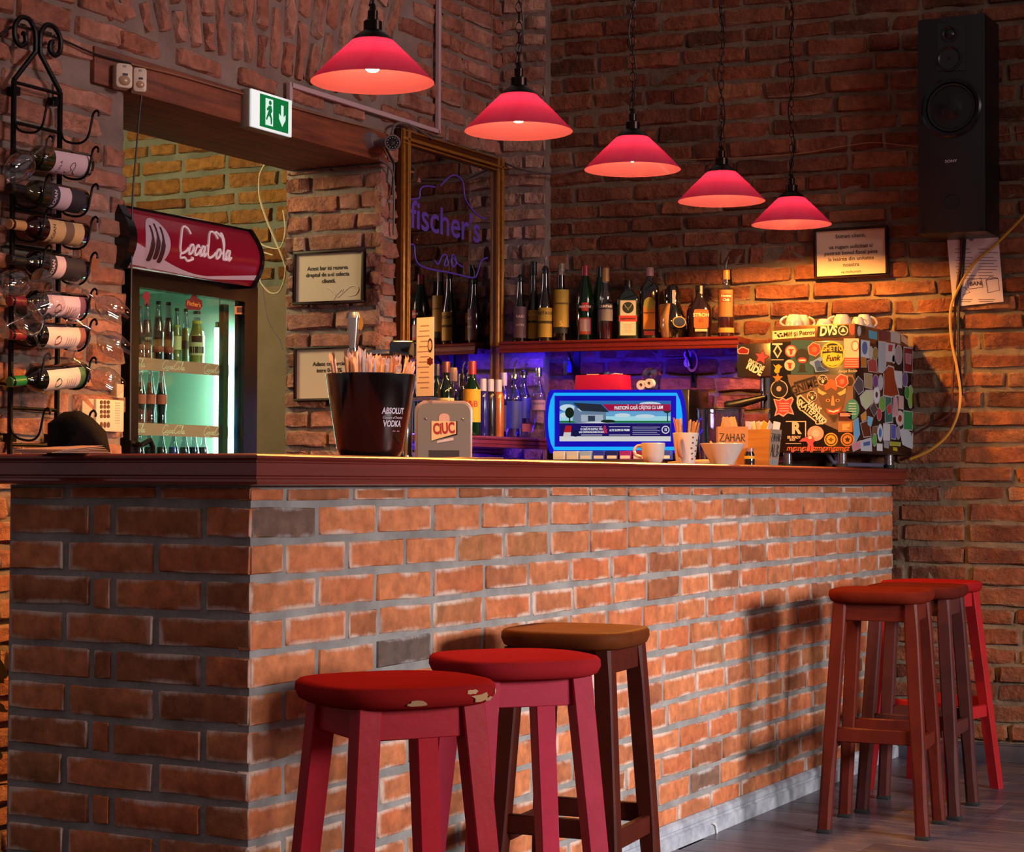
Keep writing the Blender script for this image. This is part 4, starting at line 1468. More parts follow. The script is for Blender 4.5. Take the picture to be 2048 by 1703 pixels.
LW, LB, LT = flatc('c8a8b0'), flatc('2a2028'), flatc('b89468')
wines = [
    ('white-labelled wine bottle with a sketched horse, black capsule, topmost in the iron rack', M_OLIVE, '121012', [(0.06, 0.56, 75, LW)], [('K U L A', 0.012, 0.48, flatc('5a3a4a'), 0)], 'horse'),
    ('pale wine bottle with dark-edged pink label and black capsule in the iron rack', M_OLIVE, '101012', [(0.08, 0.28, 80, LB), (0.28, 0.44, 80, LW), (0.44, 0.56, 80, LB)], [('CALOIAN', 0.017, 0.50, flatc('d0b8c0'), 0)], None),
    ('rose wine bottle with tan capsule and tan label in the iron rack', M_REDW, 'b08050', [(0.10, 0.24, 80, LT), (0.24, 0.36, 80, flatc('6a5040')), (0.36, 0.58, 80, LT)], [('CALOIAN', 0.017, 0.52, flatc('5a3a28'), 0)], None),
    ('black-labelled dark wine bottle with dark capsule in the iron rack', M_DARKG, '141416', [(0.08, 0.36, 80, LB), (0.36, 0.48, 80, LW), (0.48, 0.58, 80, LB)], [('CALOIAN', 0.017, 0.53, flatc('c8b4bc'), 0)], None),
    ('white-labelled red wine bottle with purple capsule in the iron rack', M_DARKG, '6a1c34', [(0.16, 0.60, 75, flatc('c4a8c0')), (0.08, 0.16, 75, flatc('7a4a64'))], [], 'seal_purple'),
    ('white-labelled red wine bottle with dull red capsule in the iron rack', M_DARKG, '7c2026', [(0.16, 0.60, 75, flatc('c8b0b0')), (0.08, 0.16, 75, flatc('8a5050'))], [], 'seal_red'),
    ('white-labelled wine bottle with green capsule, lowest in the iron rack', M_DARKG, '1e6a36', [(0.16, 0.60, 75, flatc('c8b4b0')), (0.08, 0.16, 75, flatc('4a7050'))], [], 'seal_green'),
]
tilt = {0: 2, 1: 0, 2: 1, 3: 0, 4: 2, 5: 3, 6: 7}
k = 0
for y, idx in levels:
    if idx is None:
        continue
    lab, gl_, capc, lbs, txs, ex_ = wines[idx]
    zc_ = BP.pt(85, y).z
    x1 = BP.pt(150 if idx else 158, y).x + 0.03
    # bottle lies along the wall, neck towards -X, label to the room
    Mb = Matrix.Translation((x1, BY, zc_)) @ RY(tilt[idx] * -1.0) @ RY(-90) @ RZ(180)
    # local -Y must face the room (-Y world): after RY(-90) local z -> -X ; local y stays
    Mb = Matrix.Translation((x1, BY, zc_)) @ RY(-90 - tilt[idx]) @ RZ(-38)

    def seal(t, M, h, r, ex_=ex_):
        if ex_ and ex_.startswith('seal'):
            c = {'seal_purple': '5a2c3c', 'seal_red': '6c2428', 'seal_green': '24452f'}[ex_]
            q = MB()
            pts = oval(0.008, 0.46, 0.015, 0.013, 16)
            vs = [((r + 0.0012) * sin(x / r), -(r + 0.0012) * cos(x / r), z_ * 1.0) for x, z_ in [(a_, 0.46 * h + (b_ - 0.46)) for a_, b_ in pts]]
            q.add(vs, [tuple(range(len(vs)))], M)
            part('seal', q, flatc(c), t)
            ln = MB()
            for j in range(5):
                ln.add(arc_label(I4, r, (0.22 + 0.03 * j) * h, (0.22 + 0.03 * j) * h + 0.0015, 28 - 3 * (j % 2), 6, 0.0012).v, [(0, 2, 3, 1), (2, 4, 5, 3), (4, 6, 7, 5), (6, 8, 9, 7), (8, 10, 11, 9), (10, 12, 13, 11)], M)
            part('small_print', ln, flatc('7c6068'), t, kind='stuff')
        if ex_ == 'horse':
            path = [(-0.012, 0.10), (-0.016, 0.085), (-0.004, 0.075), (0.004, 0.085), (0.014, 0.082), (0.02, 0.07), (0.008, 0.066), (-0.006, 0.068), (-0.014, 0.06), (-0.02, 0.05)]
            q = MB().tube([((r + 0.001) * sin(a_ / r), -(r + 0.001) * cos(a_ / r), 0.02 + b_) for a_, b_ in [(p.x, p.y) for p in smooth_path([(a_, b_, 0) for a_, b_ in path], 3)]], 0.0012, 4, M=M)
            part('drawing', q, flatc('54303c'), t)
    b_ = bottle('wine_bottle', lab, None, 0.305, 0.0375, 'wine', gl_, capcol(capc), 0.19, lbs, txs, M=Mb, group='wine bottles in the iron rack', extra=seal)

# ------------------------------------------------------------------ wine glasses hooked on the rack
M_WGLASS = mix_glass('wine_glass', 'f0eeec', 0.02, 0.74)
gp = [(0.034, 0.0), (0.034, 0.0015), (0.012, 0.004), (0.0045, 0.010), (0.0035, 0.05), (0.004, 0.085), (0.010, 0.094), (0.026, 0.108), (0.037, 0.130), (0.039, 0.150), (0.034, 0.178), (0.030, 0.196)]
gl_pairs = [((88, 292), (18, 340), 'wine glass hooked beside the horse-labelled bottle in the rack'), ((84, 560), (14, 566), 'wine glass hanging sideways under the black-labelled bottle neck'),
            ((4, 655), (52, 625), 'large wine glass hung between the purple and red capsules'), ((146, 566), (196, 612), 'wine glass hooked at the base of the purple-capsule bottle'),
            ((146, 634), (178, 668), 'wine glass pointing out above the red-capsule bottle'), ((138, 712), (198, 762), 'wine glass hooked at the base of the green-capsule bottle'),
            ((84, 706), (52, 668), 'wine glass lying below the red-capsule bottle neck')]
for i, ((fx, fy), (bx_, by_), lab) in enumerate(gl_pairs):
    pl = Plane((0, YL - 0.165, 0), (1, 0, 0))
    a = pl.pt(fx, fy)
    b = pl.pt(bx_, by_)
    dv = (b - a)
    dv.y -= 0.03
    M = Matrix.Translation(a) @ dv.normalized().to_track_quat('Z', 'Y').to_matrix().to_4x4()
    t = thing('wine_glass', lab, 'wine glass', group='wine glasses on the iron rack', M=M)
    part('bowl', MB().lathe(gp[6:], M, 28, cap=False), M_WGLASS, t, ang=80)
    part('stem', MB().lathe(gp[3:7], M, 10, cap=False), M_WGLASS, t, ang=80)
    part('foot', MB().lathe([(0, 0)] + gp[:4], M, 24, cap=False), M_WGLASS, t, ang=60)

# brown felt leaf on a hook
lf = decal(RK, [(163, 492), (170, 515), (180, 512), (200, 521), (192, 536), (180, 540), (165, 550), (158, 545), (164, 522)], 0.09, 0.004)
single('felt_leaf', lf, mat('brown_felt', '7a4020', 0.9, sheen=0.3), 'small brown felt leaf hooked at the base of the black-labelled wine bottle', 'decoration')

# ------------------------------------------------------------------ keypad, napkin, tray at the left end
KP = Plane((0, YL - 0.02, 0), (1, 0, 0))
kp = thing('alarm_keypad', 'ivory alarm keypad with open cover on the brick wall by the fridge', 'keypad', loc=KP.pt(208, 866))
part('base', quadbox(LEFTW, 193, 797, 248, 864, -0.002, 0.022), M_IVORY, kp, bevel=0.004)
part('cover_flap', quadbox(LEFTW, 165, 796, 192, 845, 0.0, 0.012), mat('ivory_dull', 'a89880', 0.5), kp, bevel=0.002)
part('antenna_box', quadbox(LEFTW, 234, 767, 248, 796, -0.002, 0.025), M_IVORY, kp, bevel=0.003)
for i, yy in enumerate((804, 813, 823, 832, 849)):
    for j, xx in enumerate((203.5, 210.5, 217.5)):
        part('key', decal(LEFTW, oval(xx, yy, 2.6, 4.0 if i < 4 else 6.0, 10), 0.0245, 0.003), mat('brown_key', '5c3418', 0.5), kp)
ln = MB()
for i in range(9):
    q = decal(LEFTW, rect(230, 805 + 5 * i, 240, 806.4 + 5 * i), 0.0226, 0.0004)
    ln.add(q.v, q.f)
part('printed_legend', ln, flatc('9a8468'), kp, kind='stuff')

# dark folded napkin standing behind the tray
def pyr(pl_pts, m, name, label, cat):
    pass


NP = Plane((0, 0.50, 0), (1, 0, 0))
c1 = NP.pt(165, 905)
npk = MB()
tri = [(118, 905, 0.0), (119, 845, 0.0), (150, 822, 0.02), (160, 821, 0.03), (185, 835, 0.02), (212, 862, 0.01), (222, 905, 0.0)]
fr0 = [NP.pt(x, y, -0.05) for x, y, o in tri]
bk0 = [p + Vector((0.03, 0.06, 0)) for p in fr0]
rid = NP.pt(160, 860, 0.03)
for i in range(len(fr0)):
    j = (i + 1) % len(fr0)
    npk.add([fr0[i], fr0[j], rid], [(0, 1, 2)])
    npk.add([fr0[i], fr0[j], bk0[j], bk0[i]], [(0, 1, 2, 3)])
npk.add(bk0, [tuple(range(len(bk0)))])
zmin = min(p[2] for p in npk.v)
npk.v = [(x, y, z - zmin + ZB if z - zmin < 0.02 else z) for x, y, z in npk.v]
single('cloth_napkin', npk, mat('dark_cloth', '120a0c', 0.95, spec=0.1, bump=(120, 0.3)), 'dark folded cloth standing on the worktop below the keypad', 'napkin', ang=80)
ny = 0.42
NQ = Plane((0, ny, 0), (1, 0, 0))
na, nb = NQ.pt(66, 900), NQ.pt(206, 893)
pap = MB()
for k_ in range(5):
    off = 0.0016 * k_
    pap.add([(na.x + 0.01 * k_, ny - 0.05, ZB + 0.001 + off), (nb.x - 0.006 * k_, ny - 0.02, ZB + 0.004 + off * 2.2), (nb.x + 0.03, ny + 0.10, ZB + 0.006 + off * 2.2), (na.x + 0.03, ny + 0.08, ZB + 0.002 + off),
             (na.x + 0.01 * k_, ny - 0.05, ZB + 0.0 + off), (nb.x - 0.006 * k_, ny - 0.02, ZB + 0.0028 + off * 2.2), (nb.x + 0.03, ny + 0.10, ZB + 0.0048 + off * 2.2), (na.x + 0.03, ny + 0.08, ZB + 0.0008 + off)],
            [(0, 1, 2, 3), (7, 6, 5, 4), (0, 4, 5, 1), (1, 5, 6, 2), (2, 6, 7, 3), (3, 7, 4, 0)])
single('paper_stack', pap, mat('pink_paper', 'b88878', 0.8), 'thin sheaf of curled papers lying on the worktop end', 'papers', smooth=False, kind=None)

# ------------------------------------------------------------------ drinks fridge
YF = YL + 0.055
FP = Plane((0, YF, 0), (1, 0, 0))
fx0, fx1 = FP.pt(262, 700).x, FP.pt(514, 700).x
fz1 = FP.pt(390, 556).z
fz0 = 0.12
SG = Plane((0, YF - 0.085, 0), (1, 0, 0))
sz1, sz0 = SG.pt(392, 436).z, SG.pt(392, 553).z
fg = thing('drinks_fridge', 'tall black glass-door drinks fridge with red script header in the wall opening', 'fridge', ((fx0 + fx1) / 2, YF + 0.3, 0.0))
M_FBLK = mat('black_fridge', '0a090a', 0.25, coat=0.3)
M_FIN = mat('fridge_liner', '9cc0aa', 0.4)
DP = 0.52
part('side_panel', MB().bx(fx0, fx0 + 0.035, YF + 0.045, YF + DP, fz0, fz1), M_FBLK, fg)
part('side_panel', MB().bx(fx1 - 0.035, fx1, YF + 0.045, YF + DP, fz0, fz1), M_FBLK, fg)
part('back_panel', MB().bx(fx0, fx1, YF + DP, YF + DP + 0.03, fz0, sz1 - 0.03), M_FBLK, fg)
part('top_panel', MB().bx(fx0, fx1, YF + 0.0, YF + DP, fz1, fz1 + 0.03), M_FBLK, fg)
part('base_panel', MB().bx(fx0, fx1, YF + 0.0, YF + DP, 0.0, fz0 + 0.04), M_FBLK, fg)
li = MB()
li.bx(fx0 + 0.035, fx0 + 0.040, YF + 0.05, YF + DP, fz0 + 0.04, fz1)
li.bx(fx1 - 0.040, fx1 - 0.035, YF + 0.05, YF + DP, fz0 + 0.04, fz1)
li.bx(fx0 + 0.035, fx1 - 0.035, YF + DP - 0.006, YF + DP, fz0 + 0.04, fz1)
li.bx(fx0 + 0.035, fx1 - 0.035, YF + 0.05, YF + DP, fz1 - 0.006, fz1)
part('liner', li, M_FIN, fg, smooth=False)
# door
gx0, gx1 = FP.pt(277, 700).x, FP.pt(488, 700).x
gz1 = FP.pt(380, 588).z
dr = part('door', MB().bx(fx0, gx0, YF - 0.002, YF + 0.04, fz0, fz1).bx(gx1, fx1, YF - 0.002, YF + 0.04, fz0, fz1).bx(gx0, gx1, YF - 0.002, YF + 0.04, gz1, fz1).bx(gx0, gx1, YF - 0.002, YF + 0.04, fz0, fz0 + 0.09), M_FBLK, fg, smooth=False)
part('door_glass', MB().bx(gx0, gx1, YF + 0.012, YF + 0.018, fz0 + 0.09, gz1), mix_glass('fridge_glass', 'e4f4ec', 0.02, 0.90), dr, smooth=False)
part('door_handle', MB().tube(smooth_path([(fx0 + 0.02, YF - 0.002, 1.19), (fx0 + 0.02, YF - 0.03, 1.185), (fx0 + 0.07, YF - 0.035, 1.18), (fx0 + 0.075, YF - 0.03, 0.9), (fx0 + 0.03, YF - 0.002, 0.88)], 3), 0.009, 8), M_FBLK, dr)
part('grip_rail', MB().bx(gx1 - 0.05, gx1 - 0.022, YF + 0.05, YF + 0.07, fz0 + 0.1, gz1 - 0.01), mat('dull_alu', '3c4c44', 0.4, 0.4), dr)
# header
hw0, hw1 = SG.pt(266, 470).x, SG.pt(517, 500).x


def hdr_y(z):
    f = (z - sz0) / (sz1 - sz0)
    return YF - 0.040 - 0.055 * sin(pi * min(max(f * 0.9 + 0.08, 0), 1))


def hdr_panel(x0, x1, z0, z1, lift, n=10, thick=0.004):
    mb = MB()
    vs, fs = [], []
    for i in range(n + 1):
        z = z0 + (z1 - z0) * i / n
        y = hdr_y(z) - lift
        vs += [(x0, y, z), (x1, y, z), (x1, y + thick, z), (x0, y + thick, z)]
    for i in range(n):
        a = 4 * i
        fs += [(a, a + 1, a + 5, a + 4), (a + 1, a + 2, a + 6, a + 5), (a + 2, a + 3, a + 7, a + 6), (a + 3, a, a + 4, a + 7)]
    fs += [(0, 3, 2, 1), (4 * n, 4 * n + 1, 4 * n + 2, 4 * n + 3)]
    return mb.add(vs, fs)


hb = MB()
n = 10
for x0, x1 in ((hw0 - 0.035, hw0), (hw1 - 0.004, hw1 + 0.012)):
    poly = [(hdr_y(sz0 + (sz1 - sz0) * i / n) - 0.008, sz0 - 0.006 + (sz1 - sz0 + 0.012) * i / n) for i in range(n + 1)] + [(YF + 0.06, sz1 + 0.006), (YF + 0.06, sz0 - 0.006)]
    hb.add([(x0, y, z) for y, z in poly] + [(x1, y, z) for y, z in poly], [tuple(range(len(poly))), tuple(range(2 * len(poly) - 1, len(poly) - 1, -1))] + [(i, (i + 1) % len(poly), len(poly) + (i + 1) % len(poly), len(poly) + i) for i in range(len(poly))])
hb.bx(hw0, hw1, YF - 0.045, YF + 0.06, sz1 - 0.003, sz1 + 0.006)
hb.bx(hw0, hw1, YF - 0.045, YF + 0.06, fz1 + 0.02, sz0 + 0.003)
hb.bx(hw0, hw1, YF + 0.03, YF + 0.06, sz0, sz1)
hd = part('header', hb, M_FBLK, fg)
part('sign_face', hdr_panel(hw0, hw1, sz0, sz1, 0.0), mat('coke_red', '7c1024', 0.25, coat=0.5, emit='8c1028', es=0.10), hd, ang=60)


def hdr_patch(cols, lift, rows=8):
    """print lying on the bulged header: cols = [(x, z low, z high)]"""
    mb = MB()
    vs, fs = [], []
    for x, zl, zh in cols:
        for j in range(rows + 1):
            z = zl + (zh - zl) * j / rows
            vs.append((x, hdr_y(z) - lift, z))
    for i in range(len(cols) - 1):
        for j in range(rows):
            p = i * (rows + 1) + j
            q = p + rows + 1
            fs.append((p, q, q + 1, p + 1))
    return mb.add(vs, fs)


HH = sz1 - sz0
cols = []
for i in range(41):
    f = i / 40
    hi = 0.40 - 0.36 * sin(min(f / 0.60, 1) * pi / 2) + (0.36 * (f - 0.60) if f > 0.60 else 0)
    lo = 0.05 - 0.04 * min(f / 0.5, 1) + (0.26 * (f - 0.66) if f > 0.66 else 0)
    hi = max(hi, lo + 0.035)
    cols.append((hw0 + 0.002 + (hw1 - hw0 - 0.004) * f, sz0 + HH * lo + 0.002, sz0 + HH * hi + 0.002))
part('wave_print', hdr_patch(cols, 0.0012, 4), mat('wave_white', 'b89cac', 0.3, emit='c0a8b8', es=0.05), hd)
M_SCRIPT = mat('script_white', 'd8c0c4', 0.4, emit='e0c8cc', es=0.12)


def cola_strokes():
    Cc = [(0.98, 0.80), (0.90, 1.02), (0.66, 1.08), (0.36, 0.88), (0.12, 0.50), (0.08, 0.16), (0.26, -0.02), (0.52, 0.06), (0.70, 0.22)]
    oo = [(0.98, 0.38), (0.84, 0.32), (0.76, 0.14), (0.84, 0.0), (0.98, 0.04), (1.08, 0.22), (1.02, 0.38), (0.90, 0.34)]
    cc_ = [(1.52, 0.30), (1.44, 0.40), (1.28, 0.28), (1.22, 0.10), (1.32, -0.01), (1.50, 0.08), (1.62, 0.24)]
    aa = [(1.92, 0.36), (1.78, 0.38), (1.64, 0.18), (1.70, 0.0), (1.84, 0.08), (1.96, 0.38), (1.90, 0.08), (2.0, 0.0), (2.12, 0.14)]
    ll = [(1.22, 0.18), (1.42, 0.62), (1.52, 1.02), (1.44, 1.06), (1.34, 0.62), (1.32, 0.12), (1.44, 0.0), (1.56, 0.14)]
    hy = [(2.06, 0.42), (2.20, 0.44)]
    tail = [(0.20, 0.02), (0.30, -0.18), (0.60, -0.16), (0.90, -0.26), (1.25, -0.16), (1.05, -0.12)]
    loop = [(0.90, 1.02), (1.10, 1.10), (1.30, 0.98), (1.44, 0.88)]
    out = [Cc, oo, cc_, aa, hy, tail]
    sh = lambda s, d: [(x + d, y) for x, y in s]
    out += [sh(Cc, 2.12), sh(oo, 2.12), sh(ll, 2.12), sh(aa, 1.98), sh(loop, 2.12)]
    return out


def script_mb(fmap, r, n=4):
    mb = MB()
    for s in cola_strokes():
        pts = smooth_path([(x, y, 0) for x, y in s], n)
        mb.tube([fmap(p.x + 0.18 * p.y, p.y) for p in pts], r, 5)
    return mb


sw = (hw1 - hw0)
cx0 = SG.pt(352, 500).x
cxw = (SG.pt(462, 500).x - cx0) / 4.3
cz0 = sz0 + (sz1 - sz0) * 0.36
czs = (sz1 - sz0) * 0.44
part('script_lettering', script_mb(lambda x, y: Vector((cx0 + x * cxw, hdr_y(cz0 + y * czs) - 0.001, cz0 + y * czs)), 0.0042), M_SCRIPT, hd, label='white flowing script lettering')
rc = SG.pt(311, 486)
rd = 0.062
cols = []
for i in range(21):
    a_ = pi - pi * i / 20
    cols.append((rc.x + rd * cos(a_), rc.z - rd * 1.3 * sin(a_) - 0.0005, rc.z + rd * 1.3 * sin(a_) + 0.0005))
part('round_emblem', hdr_patch(cols, 0.0016, 10), mat('emblem_pale', 'b094a0', 0.4, emit='b898a4', es=0.05), hd)
for dx in (-0.026, 0.0, 0.026):
    cols = []
    for xx, lo, hi in ((-0.011, -0.055, -0.005), (-0.006, -0.06, 0.012), (-0.0045, -0.06, 0.055), (0.0045, -0.06, 0.055), (0.006, -0.06, 0.012), (0.011, -0.055, -0.005)):
        e_ = 0.008 if dx == 0 else 0
        cols.append((rc.x + dx + xx, rc.z + lo + e_, rc.z + hi + e_))
    part('bottle_print', hdr_patch(cols, 0.0024, 8), flatc('3c1018'), hd)
# shelves with price strips, tube light
M_STRIP = mat('price_strip', 'b08484', 0.4)
shz = []
for i, yy in enumerate((712, 843)):
    zs = FP.pt(330, yy).z
    zs = FP.pt(330, yy + 6).z
    shz.append(zs)
    sf = part('shelf', MB().bx(gx0 - 0.01, gx1 + 0.004, YF + 0.075, YF + DP - 0.01, zs - 0.010, zs), mat('wire_shelf', 'c0d4c8', 0.4), fg)
    part('price_rail', MB().bx(gx0 - 0.01, gx1 + 0.004, YF + 0.068, YF + 0.075, zs - 0.034, zs + 0.006), M_STRIP, sf, smooth=False)
    for kx in (268, 350, 433):
        x_ = FP.pt(kx, yy).x + 0.015
        s_ = 0.026
        part('script_print', script_mb(lambda x, y, x_=x_, s_=s_, zs=zs: Vector((x_ + x * s_ * 1.15, YF + 0.0672, zs - 0.025 + y * s_)), 0.0012, 2), flatc('e0d8d8'), sf)
# third shelf below the worktop line
zs3 = shz[1] - (shz[0] - shz[1]) * 0.84
part('shelf', MB().bx(gx0 - 0.01, gx1 + 0.004, YF + 0.075, YF + DP - 0.01, zs3 - 0.010, zs3), MATS['wire_shelf'], fg)
tbx = FP.pt(468, 700).x + 0.03
part('light_tube', MB().cyl((tbx, YF + 0.085, fz0 + 0.15), (tbx, YF + 0.085, FP.pt(460, 652).z), 0.017), glow('eaf6f4', 34), fg, label='bright white fluorescent tube')
part('tube_socket', MB().cyl((tbx, YF + 0.085, FP.pt(460, 652).z), (tbx, YF + 0.085, FP.pt(460, 640).z), 0.015).cyl((tbx, YF + 0.085, FP.pt(460, 640).z), (tbx, YF + 0.085, fz1 - 0.006), 0.002), M_STEEL, fg)
sl = MB()
for i in range(44):
    zz = fz0 + 0.3 + i * (fz1 - 0.05 - fz0 - 0.3) / 44
    sl.bx(gx1 - 0.075, gx1 - 0.065, YF + DP - 0.008, YF + DP - 0.0065, zz, zz + 0.008)
part('shelf_slots', sl, flatc('1e3428'), fg, kind='stuff')
DS = Plane((0, YF + 0.0115, 0), (1, 0, 0))
stk = part('sticker', decal(DS, [(372, 600), (380, 597), (384, 590), (392, 590), (396, 597), (404, 601), (405, 612), (400, 620), (376, 619), (370, 611)], 0.001), flatc('5c1418'), dr, label='dark red shield-shaped sticker')
part('lettering', text_mb("Fischer's", 0.021, DS.at(388, 608, 0.0016, -2), bold=0.01), flatc('c88c3c'), stk)
part('sticker', decal(DS, [(284, 592), (290, 583), (296, 583), (300, 590), (298, 602), (299, 612), (294, 603), (290, 613), (289, 600)], 0.001), flatc('7c1c28'), dr, label='small dark red figure sticker')
part('sticker', decal(DS, rect(469, 612, 491, 628), 0.001), flatc('b87850'), dr, label='small orange barcode sticker')
part('sticker_print', decal(DS, rect(474, 614, 485, 625), 0.0016), flatc('4a2c20'), dr)
# something pale on top of the fridge
single('white_box', MB().bx(hw1 - 0.16, hw1 - 0.03, YF + 0.12, YF + 0.34, fz1 + 0.03, sz1 + 0.045), mat('white_card', 'c4c0a8', 0.6), 'white flat box lying on top of the drinks fridge', 'box', bevel=0.004)

# drinks on the fridge shelves
M_COLA = mat('cola_drink', '160606', 0.05, coat=0.7)
M_ORNG = mat('red_drink', '8c2424', 0.08, coat=0.7, trans=0.2)
M_YELD = mat('yellow_drink', 'b4b44c', 0.15, coat=0.6)
M_PALEY = mat('pale_yellow_drink', '9ca050', 0.1, coat=0.6, trans=0.3)
M_BLUED = mat('blue_drink', '14309c', 0.08, coat=0.7)
M_DKBL = mat('dark_purple_drink', '141438', 0.08, coat=0.7)


def fridge_bottle(lab, px, ytop, shelf_z, hwpx, style, glass, capc, labels=(), texts=(), back=0.0, grp=None, hh=None, liq=None):
    yy = YF + 0.125 + back
    pl = Plane((0, yy, 0), (1, 0, 0))
    p = pl.pt(px, ytop)
    h = (p.z - shelf_z) if hh is None else hh
    r = hwpx * mpp(p)
    return bottle('soft_drink_bottle', lab, (p.x, yy, shelf_z), h, r, style, glass, capcol(capc), 0.055, labels, texts, group=grp, capr=0.46, liquid=liq)


S1, S2, S3 = shz[0] + 0.0, shz[1] + 0.0, zs3
SL = flatc('14100e')
fridge_bottle('red cherry drink bottle at the hinge side of the top fridge shelf', 280, 612, S1, 11, 'soda', M_CLEAR, '2a1414', [(0.30, 0.46, 70, SL)], grp='bottles on the top fridge shelf', liq=(0.72, M_ORNG))
fridge_bottle('red drink bottle with dark lettered label on the top fridge shelf', 294, 607, S1, 11.5, 'soda', M_CLEAR, '2a1414', [(0.28, 0.50, 75, SL)], [('Cappy', 0.014, 0.40, flatc('c8b8a8'))], grp='bottles on the top fridge shelf', liq=(0.72, M_ORNG))
fridge_bottle('dark cola bottle with red label band beside the red drinks', 317, 602, S1, 11.5, 'soda', M_CLEAR, '1c1c1c', [(0.16, 0.26, 75, flatc('84302c'))], grp='bottles on the top fridge shelf', liq=(0.74, M_COLA))
fridge_bottle('dark cola bottle next to the pale lemon drinks on the top fridge shelf', 337, 604, S1, 11, 'soda', M_CLEAR, '1c1c1c', [(0.16, 0.26, 75, flatc('84302c'))], grp='bottles on the top fridge shelf', liq=(0.74, M_COLA))
fridge_bottle('slim yellow lemon drink bottle half behind a cola bottle', 354, 616, S1, 9.5, 'soda', M_CLEAR, '26261c', [(0.26, 0.50, 75, flatc('d0d0a8'))], back=0.03, grp='bottles on the top fridge shelf', liq=(0.70, M_YELD))
fridge_bottle('pale yellow drink bottle behind the shield-shaped sticker', 372, 617, S1, 10, 'soda', M_CLEAR, '26261c', [(0.30, 0.44, 60, flatc('3a3020'))], back=0.07, grp='bottles on the top fridge shelf', liq=(0.66, M_PALEY))
fridge_bottle('wide opaque yellow drink bottle with black-and-white label', 394, 622, S1, 16, 'vermouth', M_CLEAR, '26261c', [(0.18, 0.55, 80, flatc('c8ccb0')), (0.22, 0.34, 60, SL), (0.42, 0.54, 40, SL)], grp='bottles on the top fridge shelf', liq=(0.82, M_YELD))
for px, lab in ((281, 'contour cola bottle at the hinge side of the middle fridge shelf'), (301, 'contour cola bottle between the other two on the middle fridge shelf'), (323, 'contour cola bottle beside the empty part of the middle fridge shelf')):
    fridge_bottle(lab, px, 731, S2, 11.5, 'cola', M_CLEAR, '6c2018', [(0.36, 0.52, 85, flatc('b0524c'))], grp='cola bottles on the middle fridge shelf', liq=(0.72, M_COLA))
bt = [(278, M_DKBL, 'a84818', 'purple drink bottle half behind the fridge handle'), (299, M_COLA, 'b05018', 'dark drink bottle with orange cap on the bottom fridge shelf'), (323, M_BROWNG, 'a84014', 'brown drink bottle with orange cap between dark and blue ones'), (347, M_BLUED, 'a83c14', 'bright blue drink bottle on the bottom fridge shelf'), (369, M_DKBL, 'a04018', 'dark blue drink bottle next to the bright blue one'), (388, M_DKBL, '8c9c28', 'dark drink bottle with yellow-green cap on the bottom fridge shelf'), (407, M_COLA, 'a8842c', 'dark drink bottle with ochre cap nearest the fridge light')]
for px, lm, cp_, lab in bt:
    fridge_bottle(lab, px, 860, S3, 11.5, 'round', M_CLEAR, cp_, grp='bottles on the bottom fridge shelf', liq=(0.66, lm), hh=0.20 if False else None)

# yellow handled tool standing behind the end of the bar
YT = Plane((0, 0.80, 0), (1, 0, 0))
yt = thing('folding_tool', 'yellow and black folded plastic tool peeking out behind the bar end', 'tool', loc=YT.pt(0, 1470))
M_YPL = mat('yellow_plastic', 'c88414', 0.4)
p0_ = YT.pt(-14, 1480)
zb_ = 0.0
part('leg', MB().tube([(p0_.x - 0.02, 0.80, 0.0), YT.pt(-12, 1500), YT.pt(-10, 1300)], 0.012, 8), mat('tool_black', '14100c', 0.5), yt)
part('grip', decal(YT, [(-30, 1290), (-4, 1310), (8, 1328), (16, 1348), (14, 1355), (8, 1357), (9, 1366), (-2, 1352), (-30, 1330)], 0.02, 0.02), M_YPL, yt)
part('hook', decal(YT, [(-30, 1390), (0, 1404), (8, 1410), (11, 1418), (18, 1420), (14, 1424), (0, 1423), (-30, 1420)], 0.02, 0.02), M_YPL, yt)
part('lower_grip', decal(YT, [(-30, 1490), (0, 1500), (5, 1508), (5, 1514), (0, 1520), (-30, 1524)], 0.02, 0.02), M_YPL, yt)
# ------------------------------------------------------------------ upper bottle shelf on the far wall
OFF = 0.21
ush_z = BACK.pt(1240, 677, OFF).z
ur = BACK.uv(1476, 680, OFF)[0]
ul = -(YL - 0.04) / cos(A7) + 0.004
M_SHELF = mat('shelf_red_wood', '6a1c1a', 0.35, coat=0.3, grain=((3, 40, 40), 0.5, '4c1412'))
sh = thing('bottle_shelf', 'dark red moulded wooden shelf on the far wall carrying liquor bottles', 'shelf', loc=BACK.M @ Vector(((ul + ur) / 2, ush_z - 0.05, OFF / 2)))


def shelf_board(M, u0, u1, depth_, z, th, cut=0.0):
    prof = [(0.0, 0.0), (depth_ - 0.006, 0.0), (depth_ - 0.001, -0.002), (depth_ + 0.003, -0.006), (depth_ + 0.002, -0.011), (depth_ - 0.004, -0.014), (depth_ - 0.004, -0.017), (depth_, -0.019), (depth_, -th + 0.016), (depth_ - 0.004, -th + 0.014), (depth_ - 0.004, -th + 0.012), (depth_ + 0.003, -th + 0.008), (depth_ + 0.002, -th + 0.002), (depth_ - 0.004, -th), (depth_ - 0.018, -th), (depth_ - 0.018, -0.024), (0.0, -0.024)]
    n = len(prof)
    vs = [(u0, z + q, d) for d, q in prof] + [(u1, z + q, d) for d, q in prof]
    return MB().add(vs, [tuple(range(n)), tuple(range(2 * n - 1, n - 1, -1))] + [(i, (i + 1) % n, n + (i + 1) % n, n + i) for i in range(n)], M)


